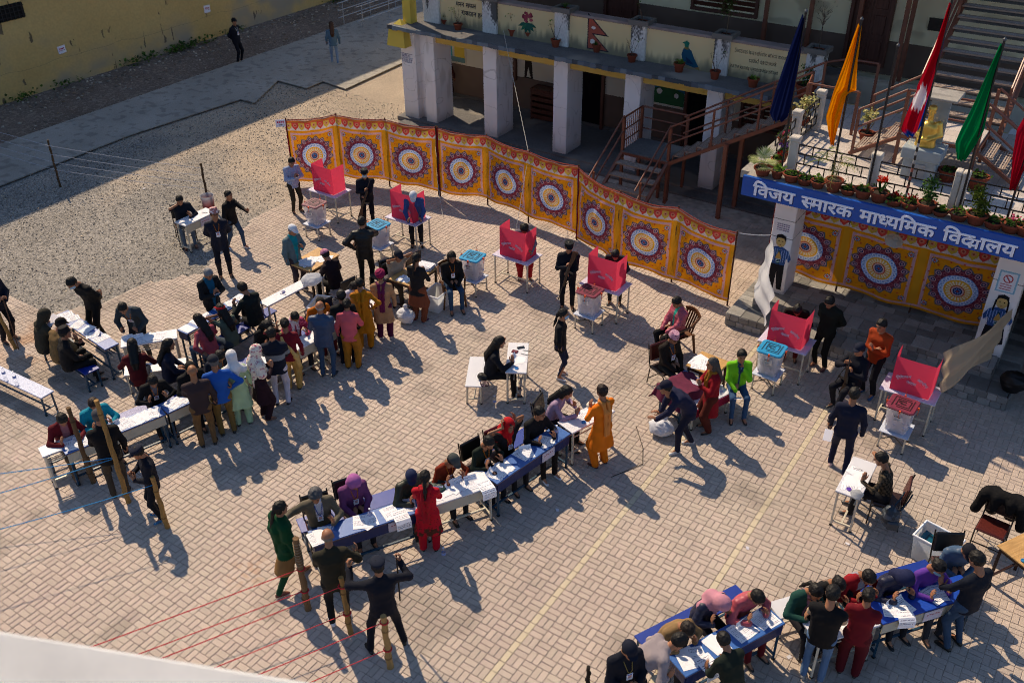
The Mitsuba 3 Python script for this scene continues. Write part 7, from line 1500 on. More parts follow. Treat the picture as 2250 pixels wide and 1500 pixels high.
# chairs
chair('steel chair with black backrest beside the pink cap', -13.18, 13.05, 172, '#8a7a74'); chair('empty steel chair with black backrest and pinkish seat behind the orange sweatshirt', -13.02, 12.15, 168, '#9a7a74')
chair('empty steel chair with black back behind the black padded jacket', -12.95, 14.15, 170, '#2a1c1a'); chair('second empty steel chair with a paper on it, next to the cream jacket', -12.75, 14.75, 170, '#5a4038', '#3a2a24')
chair('steel chair of the old man in the pink patterned cap', -6.02, 14.30, -25, '#2a1814', '#4a1a16'); chair('steel chair with black backrest under the bearded man in green', -7.32, 9.95, -16)
chair('steel chair with a red-brown back under the red headscarf', -7.18, 10.44, -20, '#3a1c18', '#5a1a20'); chair('steel chair of the man in the plaid shirt, with a bag hung on it', -1.42, 12.90, -172, '#2a1814', '#3f1712')
chair('red-brown padded chair with a black jacket over its back', .12, 13.15, -95, '#4a1610', '#1a0c0a'); chair('steel chair under the slate blue padded jacket', -.25, 11.92, -60)
chair('chair under the man in the tweed jacket', -8.62, 7.48, -35); chair('steel chair of the man at the far white desk', -18.73, 13.44, -30)
chair('steel chair under the cream jacket at the right wooden table', -12.55, 14.10, -20); chair('chair under the lilac sweater', -7.0, 11.68, 8); chair('chair under the mauve hood', -8.44, 8.05, -28)
plastic_chair('brown plastic armchair of the woman in black with jeans', -11.37, 14.63, -42); plastic_chair('brown plastic armchair of the woman in the pink padded jacket', -6.36, 15.58, -118)
k = thing('jacket', 'black padded jacket thrown over the back of the red-brown chair', 'jacket')
S = Soft(.02); P_ = local((.12, 13.15), ang(-95)); S.cone(P_((-.28, -.24, .84)), P_((-.28, .24, .84)), .10, .10).cone(P_((-.22, -.28, .80)), P_((-.18, -.34, .52)), .09, .07).cone(P_((-.22, .28, .80)), P_((-.16, .34, .50)), .09, .07).cone(P_((-.36, -.16, .8)), P_((-.40, -.14, .48)), .12, .10).cone(P_((-.36, .16, .8)), P_((-.40, .14, .48)), .12, .10).cone(P_((-.20, -.1, .82)), P_((-.16, -.1, .66)), .08, .06).cone(P_((-.20, .12, .82)), P_((-.17, .12, .7)), .08, .06)
lo, hi = S.box(.03); v, f = surfnet(lambda q: S(q) + cloth_noise(q, .012, 11, 5), lo, hi, .015, .03); put(k, (v, f), 'cloth', pattern('plain', v, '#08080a', None, 2), smooth=True)
# tubs, bags and sacks
tub('open white tub with papers between the chairs by the queue', -13.32, 12.52, 20); tub('open white tub under the right wooden table, holding a black bag', -11.52, 14.28, 5)
kt, Pt = tub('open white tub with a blue lid inside, at the lower right', -.52, 12.42, 78, .44, .6, .48)
k = thing('box_lid', 'blue ballot box lid standing inside the white tub', 'lid'); mb = MB(); mb.box(Pt((0, .05, .30)), (.34, .42, .03), R=rotz(ang(78)) @ rotx(.25), color='#0c5468', bevel=.012); v, f, c, u = mb.arrays(); put(k, (v, f), 'satin', c)
mb = MB(); R_ = rotz(ang(78)) @ rotx(.25)
for dx, dy, sx, sy in ((0, .13, .22, .02), (0, -.13, .22, .02), (.11, 0, .02, .26), (-.11, 0, .02, .26), (0, 0, .12, .04)): mb.box(Pt((0, .05, .30)) + R_ @ A(dx, dy, .018), (sx, sy, .01), R=R_, color='#08303c')
mb.build('grooves', 'satin', k)
book('papers and a dark folder lying in the white tub by the queue', -13.32, 12.5, .30, .4, 5)
blob('sack', 'full white sack on the ground under the right wooden table', 'sack', (-11.72, 13.42, 0), (.40, .36, .36), '#b9bcc4', seed=3, knots=(((-11.72, 13.42, .40), .05),))
blob('sack', 'white sack beside the bending man in the navy tracksuit', 'sack', (-5.42, 12.95, 0), (.46, .40, .34), '#b9bcc4', seed=9, knots=(((-5.36, 12.95, .38), .05),))
blob('plastic_bag', 'billowing clear plastic sheet on the long white desk', 'plastic bag', (-13.62, 12.62, .75), (.44, .5, .22), '#d3d6dc', 'poly', seed=5, amp=.035, f=7); blob('plastic_bag', 'crumpled white plastic bag hanging on the plaid man\'s desk', 'plastic bag', (-1.80, 12.33, .74), (.20, .26, .12), '#c3c6ca', 'poly', seed=6, amp=.03, f=12, res=.011)
blob('plastic_bag', 'knotted cream plastic bag on the lilac sweater\'s desk', 'plastic bag', (-6.42, 12.08, .75), (.17, .14, .09), '#cfc9b8', seed=7, amp=.02, f=15, res=.009)
k_ = blob('backpack', 'black backpack standing behind the masked woman in pink', 'backpack', (-13.05, 10.86, .46), (.28, .22, .40), '#0d0d10', 'nylon', seed=8, amp=.015, f=8); mb = MB(); mb.tube([(-13.05, 10.80, .86), (-13.05, 10.83, .93), (-13.05, 10.92, .93), (-13.05, 10.95, .86)], .011, '#0a0a0c', 7); mb.build('handle', 'cloth', k_)
mb = MB(); mb.box((-12.92, 10.82, .62), (.05, .18, .16), .3, '#121216', bevel=.015); mb.build('pocket', 'nylon', k_)
k_ = blob('backpack', 'grey backpack hanging at the plaid man\'s chair', 'backpack', (-1.28, 12.62, .16), (.28, .30, .44), '#4a525a', 'nylon', seed=4, amp=.02, f=9, pat='camo', c2='#2a333c'); mb = MB()
for e in (-.06, .06): mb.tube([(-1.22 + e, 12.66, .52), (-1.16 + e, 12.78, .66), (-1.14 + e, 12.86, .74)], .014, '#2c3b48', 6)
mb.build('strap', 'cloth', k_); mb = MB(); mb.box((-1.20, 12.50, .30), (.18, .08, .16), .3, '#3b444c', bevel=.02); mb.build('pocket', 'nylon', k_)
blob('handbag', 'black handbag on the lone woman\'s white bench', 'handbag', (-8.74, 12.06, .45), (.24, .18, .13), '#0d0d10', 'nylon', seed=2, amp=.015, f=12, res=.01); blob('handbag', 'patterned pouch beside the black handbag on the white bench', 'pouch', (-8.60, 11.92, .45), (.20, .16, .08), '#3a2a30', 'nylon', seed=3, amp=.012, f=14, res=.01, pat='speck', c2='#c8a8b0')
blob('handbag', 'dark bag lying on the ground by the right gate pillar', 'bag', (-.35, 17.35, .3), (.5, .4, .45), '#0b0a0c', 'nylon', seed=5, amp=.03, f=7); blob('handbag', 'patterned blue and white bag in the arms of the man in the blue padded jacket', 'bag', (-12.02, 11.27, 1.02), (.20, .24, .20), '#1f4a86', 'nylon', seed=6, amp=.02, f=12, res=.011, pat='camo', c2='#9fb4c8')
k = thing('umbrella', 'dark green folded umbrella cloth on the white desk by the crimson suit', 'umbrella'); mb = MB(); mb.lathe([(0, .03), (.06, .045), (.14, .03), (.165, .008), (.16, .002), (0, .002)], (-7.42, 8.92, .752), '#16302e', 18); v, f, c, u = mb.arrays(); put(k, (v, f), 'nylon', c * (.7 + .6 * meshkit.noise(v * 30)[:, None]), smooth=True)
# bottles and desk clutter
for x, y, z, t in ((-16.40, 7.13, .45, 'left water bottle on the empty pale blue bench'), (-16.10, 7.16, .45, 'right water bottle on the empty pale blue bench'), (-13.92, 10.86, .45, 'water bottle on the bright blue bench beside the dark green jacket'), (-7.82, 7.78, .75, 'tall water bottle standing on the blue desk by the tweed jacket'), (-6.50, 11.05, .75, 'water bottle at the far end of the long blue desk'), (-8.42, 11.98, 0, 'water bottle on the ground under the lone woman\'s bench'), (-5.62, 15.08, 0, 'water bottle on the ground under the brown plastic armchair'), (-4.75, 13.98, .48, 'water bottle on the bench table beside the lime green cardigan'), (-6.86, 8.30, 0, 'water bottle on the ground by the crimson suit'), (1.05, 12.25, .75, 'small bottle on the wooden table at the right edge'), (1.0, 11.9, 0, 'large bottle on the ground under the wooden table at the right edge')): bottle(t, x, y, z, .25 if z < .5 else .23)
for x, y, z, c, t in ((-8.17, 12.35, .75, '#1f7fc4', 'blue ink pad on the lone woman\'s white desk'), (-6.30, 11.62, .75, '#1f6fb0', 'blue ink pad on the lilac sweater\'s desk'), (-1.95, 12.42, .75, '#5a3a9a', 'purple ink pad on the plaid man\'s desk'), (-6.83, 9.68, .75, '#3a1a1c', 'dark ink bowl on the long blue desk'), (.62, 12.28, .75, '#1f6fa0', 'blue ink pad on the wooden table at the right edge'), (-5.05, 14.30, .75, '#6a2a4a', 'small maroon pot on the orange table'), (-13.86, 12.02, .75, '#2a2a7a', 'blue pot among the pens on the long white desk')): inkpad(t, x, y, z, c)
for x, y, z, r, c, t in ((-8.32, 12.95, .75, .4, '#15151a', 'upper pen on the lone woman\'s desk'), (-8.28, 12.82, .75, .2, '#15151a', 'lower pen on the lone woman\'s desk'), (-1.98, 12.98, .75, .1, '#10142a', 'dark pen on the plaid man\'s desk'), (-1.96, 12.95, .75, .15, '#1a2a5a', 'second pen beside the dark pen on the plaid man\'s desk'), (-6.22, 11.68, .75, -.8, '#2a2a7a', 'pen beside the blue ink pad on the lilac sweater\'s desk'), (-18.25, 13.75, .75, .9, '#101014', 'black pen on the far white desk'), (-13.80, 11.95, .75, .3, '#3a2a7a', 'pen lying by the blue pot on the long white desk')): pen(t, x, y, z, r, c)
k = thing('phone', 'dark phone lying at the far end of the lone woman\'s desk', 'phone'); mb = MB(); mb.box((-8.48, 12.98, .757), (.15, .075, .01), .9, '#16181c', bevel=.003); v, f, c, u = mb.arrays(); put(k, (v, f), 'gloss', c)
k = thing('wallet', 'small maroon wallet beside the phone on the lone woman\'s desk', 'wallet'); mb = MB(); mb.box((-8.50, 12.80, .76), (.12, .09, .018), .2, '#5a1426', bevel=.006); v, f, c, u = mb.arrays(); put(k, (v, f), 'satin', c)
# lists on the desks
spread(d1, 'printed list on the desk beside the gravel', 6, 'lists on the desk beside the gravel', [-.42, -.3, -.14, .02, .16, .28]); spread(d2, 'printed list on the white desk in front of the long-haired women', 5, 'lists on the white desk in front of the long-haired women', curls=.3)
spread(d3, 'printed list on the blue desk of the red visor', 6, 'lists on the blue desk of the red visor', [-.42, -.25, -.1, .1, .26, .42]); spread(d4, 'white list covering the desk behind the bamboo posts', 12, 'lists on the desk behind the bamboo posts', curls=.1)
spread(d4b, 'list on the desk of the bearded writer', 7, 'lists on the desk of the bearded writer'); spread(d4c, 'list on the white desk at the end of the queue row', 5, 'lists on the white desk at the end of the queue row'); spread(d4d, 'list on the white desk behind the mustard suit', 4, 'lists on the desk behind the mustard suit')
spread(d5, 'voter list on the tweed jacket\'s blue desk', 9, 'voter lists on the tweed jacket\'s desk', [-.46, -.38, -.40, -.05, .0, .04, .22, .24, .42], where=(-.25, .1)); spread(d6, 'voter list on the white desk with curling lists', 7, 'voter lists on the white desk with curling lists', curls=.5); spread(d7, 'voter list on the red headscarf\'s blue desk', 8, 'voter lists on the red headscarf\'s desk', [-.42, -.36, -.30, -.28, -.05, .0, .22, .26])
spread(d8, 'list on the lilac sweater\'s desk', 3, 'lists on the lilac sweater\'s desk', [.0, .12, .36]); spread(d9, 'list on the lone woman\'s desk', 2, 'lists on the lone woman\'s desk', [-.12, -.06]); spread(d10, 'voter list on the near blue desk', 9, 'voter lists on the near blue desk', [-.40, -.36, -.30, -.12, -.08, .12, .2, .34, .42], curls=.3)
spread(d11, 'voter list on the white desk of the maroon suit', 5, 'voter lists on the white desk of the maroon suit'); spread(d12, 'voter list on the bottom right blue desk', 5, 'voter lists on the bottom right blue desk', [-.34, -.28, -.22, .1, .16]); spread(d13, 'list on the plaid man\'s desk', 4, 'lists on the plaid man\'s desk', [-.3, -.15, -.1, .1]); spread(d14, 'list on the far white desk', 3, 'lists on the far white desk', [-.3, -.25, -.2])
spread(t1, 'papers on the left wooden table', 6, 'papers on the left wooden table', [-.3, -.2, -.1, .0, .1, .2], where=(-.3, .2)); spread(t2, 'papers on the right wooden table', 4, 'papers on the right wooden table', [-.35, -.28, .3, .34], where=(-.2, .2)); spread(t3, 'papers on the orange table', 5, 'papers on the orange table', [-.3, -.2, -.1, .0, .1], where=(-.1, .3))
book('thick stack of papers on the right wooden table', -11.98, 14.52, .75, .1, 14, .24, .34); book('pad of lists on the left wooden table', -14.30, 13.2, .75, .3, 6)
for (x, y, a, t) in ((-7.42, 8.05, -.53, 'list hanging over the front edge of the tweed jacket\'s desk'), (-2.38, 8.10, -.45, 'list hanging over the edge of the near blue desk'), (-.52, 10.32, -.9, 'long list hanging over the edge of the bottom right desk'), (-6.72, 9.32, -.5, 'wide sheet drooping over the corner of the white desk')): paper(t, x, y, .757, a, .24, .42, group=None, drop=.12)
for d, t_, lx in ((d5, 'paper sign fixed to the front of the tweed jacket\'s desk', .26), (d7, 'paper sign fixed to the front of the red headscarf\'s desk', .18), (d12, 'paper sign fixed to the front of the bottom right blue desk', .02), (d14, 'paper sign fixed to the far white desk', .12)):
    k, P, L, D, z, rz = d; kk = thing('desk_sign', t_, 'sign'); mb = MB(); mb.box(P((lx * L, -D / 2 - .006, z - .12)), (.30, .005, .18), rz, '#b9b4c0'); v, f, c, u = mb.arrays(); put(kk, (v, f), 'matte', c); mb = MB()
    for j in range(5): mb.box(P((lx * L - .09 + .045 * j, -D / 2 - .009, z - .10 + .01 * (j % 2))), (.03, .003, .02), rz, '#9a5a6a')
    mb.build('print', 'matte', kk)
# litter on the ground
for i, (x, y, t) in enumerate([(-3.0, 11.1, 'white scrap lying on the pavers left of the white desk with the plastic bag'), (-15.55, 11.02, 'white scrap on the pavers beside the bending man'), (-1.72, 9.45, 'white slip on the pavers near the black vest'), (-5.95, 10.2, 'paper slip in the shade below the long blue desk'), (-1.72, 12.05, 'white scrap beside the plaid man\'s desk'), (-13.4, 7.2, 'orange and white scrap behind the left bamboo post'), (-10.9, 10.7, 'small white scrap on the shaded pavers by the queue'), (-.35, 9.5, 'white scrap behind the maroon suit'), (-22.2, 14.9, 'white scrap on the shaded gravel'), (-18.7, 10.4, 'red scrap on the gravel')]):
    k = thing('litter', t, 'litter'); mb = MB(); mb.box((x, y, .008), (.07, .05, .004), rng.uniform(0, 3), '#c4c2c8' if 'red' not in t else '#8a2a24', R=rotz(rng.uniform(0, 3)) @ rotx(.15)); v, f, c, u = mb.arrays(); put(k, (v, f), 'matte', c)
# ---- bamboo posts and ropes
def bamboo(label, x, y, lean, h, r=.04, c='#7a5c38'):
    k = thing('bamboo_post', label, 'post'); mb = MB(); n = max(3, int(h / .24)); top = A(x + lean[0], y + lean[1], h); p0 = A(x, y, -.05)
    pts, rs_ = [], []
    for i in range(n * 2 + 1): t = i / (n * 2); pts.append(p0 + (top - p0) * t + A(.006 * math.sin(i * 2.1), .006 * math.cos(i * 1.7), 0)); rs_.append(r * (1 - .18 * t) * (1.10 if i % 2 == 0 else .96))
    mb.tube(pts, rs_, c, 12); v, f, cc, u = mb.arrays(); put(k, (v, f), 'matte', col(c) * (.7 + .6 * meshkit.noise(v * A(30, 30, 5)))[:, None], smooth=40 if False else False)
    for i in (2, n * 2 - 2): mb = MB(); q = pts[i]; mb.tube([q - A(0, 0, .012), q + A(0, 0, .012)], rs_[i] * 1.1, col(c) * .55, 12); mb.build('node', 'matte', k)
    return lambda t: p0 + (top - p0) * t
def rope(label, pts, color, r=.007, sag=.04):
    k = thing('rope', label, 'rope'); P = [A(*q) for q in pts]; out = []
    for i in range(len(P) - 1):
        for t in np.linspace(0, 1, 14)[: 14 if i == len(P) - 2 else 13]: q = P[i] + (P[i + 1] - P[i]) * t; q[2] -= sag * 4 * t * (1 - t); out.append(q)
    mb = MB(); mb.tube(out, r, color, 5); v, f, c, u = mb.arrays(); put(k, (v, f), 'cloth', c); return k
b1 = bamboo('left leaning bamboo post in front of the maroon jacket', -12.97, 6.43, (-.10, .03), 1.55, .042, '#5e4830'); b2 = bamboo('tall bamboo post before the man in the grey cap', -12.05, 6.44, (-.13, .04), 2.05, .042, '#8a6a3c')
b3 = bamboo('bamboo post beside the police officer with blue shoes', -11.03, 6.40, (-.04, .0), 1.06, .042, '#8a6a3c'); b4 = bamboo('post wound with string in front of the olive jacket', -7.93, 6.40, (-.02, .02), 1.42, .05, '#6a5238')
b5 = bamboo('bamboo post under the raised left hand of the police officer', -7.11, 6.41, (-.03, .0), 1.12, .04, '#8a6a3c'); b6 = bamboo('pale bamboo post behind the police officer\'s right leg', -6.26, 6.27, (-.02, .0), 1.02, .048, '#94764a')
b7 = bamboo('bamboo post standing in the shaded gravel', -24.29, 13.72, (-.02, .03), 1.35, .03, '#4a3826'); b8 = bamboo('bamboo post in the sunny gravel behind the far desk', -19.93, 15.19, (-.02, .02), 1.15, .032, '#4a3826'); b9 = bamboo('bamboo post by the guard at the left edge', -17.89, 8.18, (-.25, -.05), 1.30, .04, '#8a6a3c')
bamboo('dark post tip at the bottom edge of the picture', -3.85, 7.54, (0, 0), .34, .03, '#1a1714')
mb = MB(); q = b4(.8)
for i in range(9): q = b4(.66 + .035 * i); mb.tube([q + .052 * A(math.cos(a), math.sin(a), .1 * math.sin(a)) for a in np.linspace(0, 2 * PI, 11)], .006, '#8a7a62', 5)
mb.build('string_winding', 'cloth', 'bamboo_post_003')
BACK = 0.9
for t_, pst, zt_, tgt in (('upper blue rope running to the lower left from the tall bamboo post', b2, .47, (-17.5, 1.2)), ('lower blue rope from the tall bamboo post', b2, .46, (-15.3, 1.0)), ('blue rope from the bamboo post of the officer with blue shoes', b3, .86, (-14.4, 1.1))):
    a = pst(zt_); rope(t_, [a, (a[0] + (tgt[0] - a[0]) * .5, a[1] + (tgt[1] - a[1]) * .5, a[2] * .97), (*tgt, a[2] * .95)], '#2f7fb4')
for t_, pst, zt_, tgt in (('upper red rope from the string-wound post', b4, .60, (-10.9, 1.0)), ('lower red rope from the string-wound post', b4, .30, (-10.8, 1.2)), ('upper red rope from the bamboo post in the middle', b5, .86, (-9.9, 1.2)), ('lower red rope from the bamboo post in the middle', b5, .40, (-9.9, 1.2)), ('upper red rope from the pale bamboo post', b6, .90, (-9.0, 1.2)), ('lower red rope from the pale bamboo post', b6, .40, (-9.0, 1.2))):
    a = pst(zt_); k = rope(t_, [a, (*tgt, a[2])], '#c43c40'); mb = MB(); mb.tube([a + .055 * A(math.cos(q), math.sin(q), 0) for q in np.linspace(0, 2 * PI, 11)], .010, '#c02c34', 5); mb.build('knot', 'cloth', k)
for i, z_ in enumerate((1.2, .95, .72, .5)):
    rope(['top white rope across the gravel', 'second white rope across the gravel', 'third white rope across the gravel', 'lowest white rope across the gravel'][i], [(-30.5, 13.4, z_ + .05), (-24.3, 13.72, z_), (-19.95, 15.2, z_ * .85)], '#a8aab2', .006)
rope('white rope between the last cloth screen and the gate pillar', [(-6.15, 17.85, 1.78), (-5.52, 17.98, 1.85)], '#b9bcc4', .008, .02)
for a, b, t in (((-15.6, 23.0, 3.4), (-12.1, 18.87, 1.95), 'long white guy rope from the balcony to the cloth screens'), ((-15.03, 18.9, .6), (-14.1, 17.9, 0), 'short guy rope of the cloth screen at the dark red gap'), ((-12.1, 18.8, 1.6), (-11.55, 17.3, 0), 'guy rope behind the third pink booth'), ((-4.2, 17.2, 3.35), (-4.5, 18.7, 2.4), 'rope from the name board to the gateway cloth, left'), ((-2.1, 17.3, 3.5), (-2.6, 18.65, 2.35), 'rope from the railing post to the gateway cloth, right')): rope(t, [a, b], '#b4b2ac', .006, .01)
rope('thin black cable lying on the pavers by the saffron suit', [(-5.9, 12.9, .01), (-5.5, 12.4, .01), (-5.3, 12.0, .01), (-5.6, 11.4, .01)], '#1a1714', .006, 0)
# white cloths by the steps
def hang(label, P4, color, seed, sag=.1):
    k = thing('white_cloth', label, 'cloth'); n, m_ = 22, 22; G = np.zeros((n, m_, 3)); a, b, c, d = [A(*q) for q in P4]; nn = unit(np.cross(b - a, d - a))
    for i, s in enumerate(np.linspace(0, 1, n)):
        for j, t in enumerate(np.linspace(0, 1, m_)): G[i, j] = (a + (b - a) * s) * (1 - t) + (d + (c - d) * s) * t + nn * (.06 * math.sin(s * 5 + seed + t * 2) * math.sin(PI * s) + .025 * math.sin(t * 15 + s * 6 + seed)) - A(0, 0, sag * math.sin(PI * s) * (1 - t))
    v, f = grid_mesh(G); put(k, (v, f), 'thin_cloth', col(color) * (.94 + .1 * meshkit.noise(v * 7))[:, None], smooth=True)
hang('white cloth stretched from the left gate pillar down to the fifth pink booth', [(-5.50, 17.95, 1.80), (-4.78, 16.35, 1.46), (-4.85, 16.30, .72), (-5.62, 17.75, .72)], '#c9ccd2', 1, .04)
hang('cream cloth stretched from the rightmost pink booth to the right gate pillar', [(-1.50, 15.95, 1.50), (-.74, 17.93, 1.66), (-.85, 17.5, .75), (-1.38, 15.90, .72)], '#b8a68c', 2, .05)
# the sign on the screen's first pole and a bucket by the gravel post
k = thing('notice', 'white paper notice tied to the first pole of the cloth screens', 'notice'); mb = MB(); Rn = frame((.7, -.72, 0)); Rn = np.stack([Rn[:, 1], Rn[:, 2], Rn[:, 0]], 1); mb.box((-18.84, 17.14, 1.86), (.26, .20, .01), R=Rn, color='#d4cfd8'); v, f, c, u = mb.arrays(); put(k, (v, f), 'matte', c)
mb = MB()
for j in range(4): mb.box(A(-18.84, 17.14, 1.89) + Rn @ A(-.075 + .05 * j, 0, .008), (.035, .045, .003), R=Rn, color='#c0405a')
mb.box(A(-18.84, 17.14, 1.81) + Rn @ A(0, 0, .008), (.08, .02, .003), R=Rn, color='#15121a'); mb.build('print', 'matte', k)
k = thing('bucket', 'white and red plastic bucket at the foot of the gravel post', 'bucket'); mb = MB(); mb.lathe([(0, .01), (.15, .01), (.17, .34), (.18, .35), (.165, .34), (.14, .03), (0, .03)], (-19.75, 15.05, 0), '#c8ccd4', 18); v, f, c, u = mb.arrays(); put(k, (v, f), 'poly', np.where((v[:, 2:] < .13), col('#b0452e'), c))
# rifles and sticks in hands
def rifle(label, p, q, up=(0, 0, 1)):
    """p = butt, q = muzzle."""
    k = thing('rifle', label, 'rifle'); p, q = A(*p), A(*q); R = frame(q - p, up); L = np.linalg.norm(q - p); M = lambda x, y, z: p + R @ A(x * L, y, z)
    mb = MB(); mb.add([M(0, -.018, -.09), M(0, .018, -.09), M(0, .018, .03), M(0, -.018, .03), M(.28, -.016, -.02), M(.28, .016, -.02), M(.28, .016, .035), M(.28, -.016, .035)], [[0, 1, 2, 3], [7, 6, 5, 4], [0, 4, 5, 1], [1, 5, 6, 2], [2, 6, 7, 3], [3, 7, 4, 0]], '#3a1e10'); mb.beam(M(.28, 0, .01), M(.72, 0, .012), .034, .045, '#2a1710', up=R[:, 2], bevel=.008); v, f, c, u = mb.arrays(); put(k, (v, f), 'satin', c)
    mb = MB(); mb.tube([M(.40, 0, .036), M(1.0, 0, .036)], .010, '#0c0c0e', 8); mb.beam(M(.30, 0, .042), M(.48, 0, .042), .03, .03, '#101012', up=R[:, 2]); mb.box(M(.97, 0, .055), (.02, .006, .03), R=R, color='#0c0c0e'); mb.build('barrel', 'gunmetal', k)
    mb = MB(); mb.beam(M(.40, 0, -.01), M(.44, 0, -.13), .022, .045, '#101012', up=R[:, 0]); mb.build('magazine', 'gunmetal', k)
    mb = MB(); mb.tube([M(.04, .02, -.05), M(.3, .05, -.16), M(.6, .03, -.06), M(.72, .02, .0)], .008, '#15140f', 5); mb.build('sling', 'cloth', k)
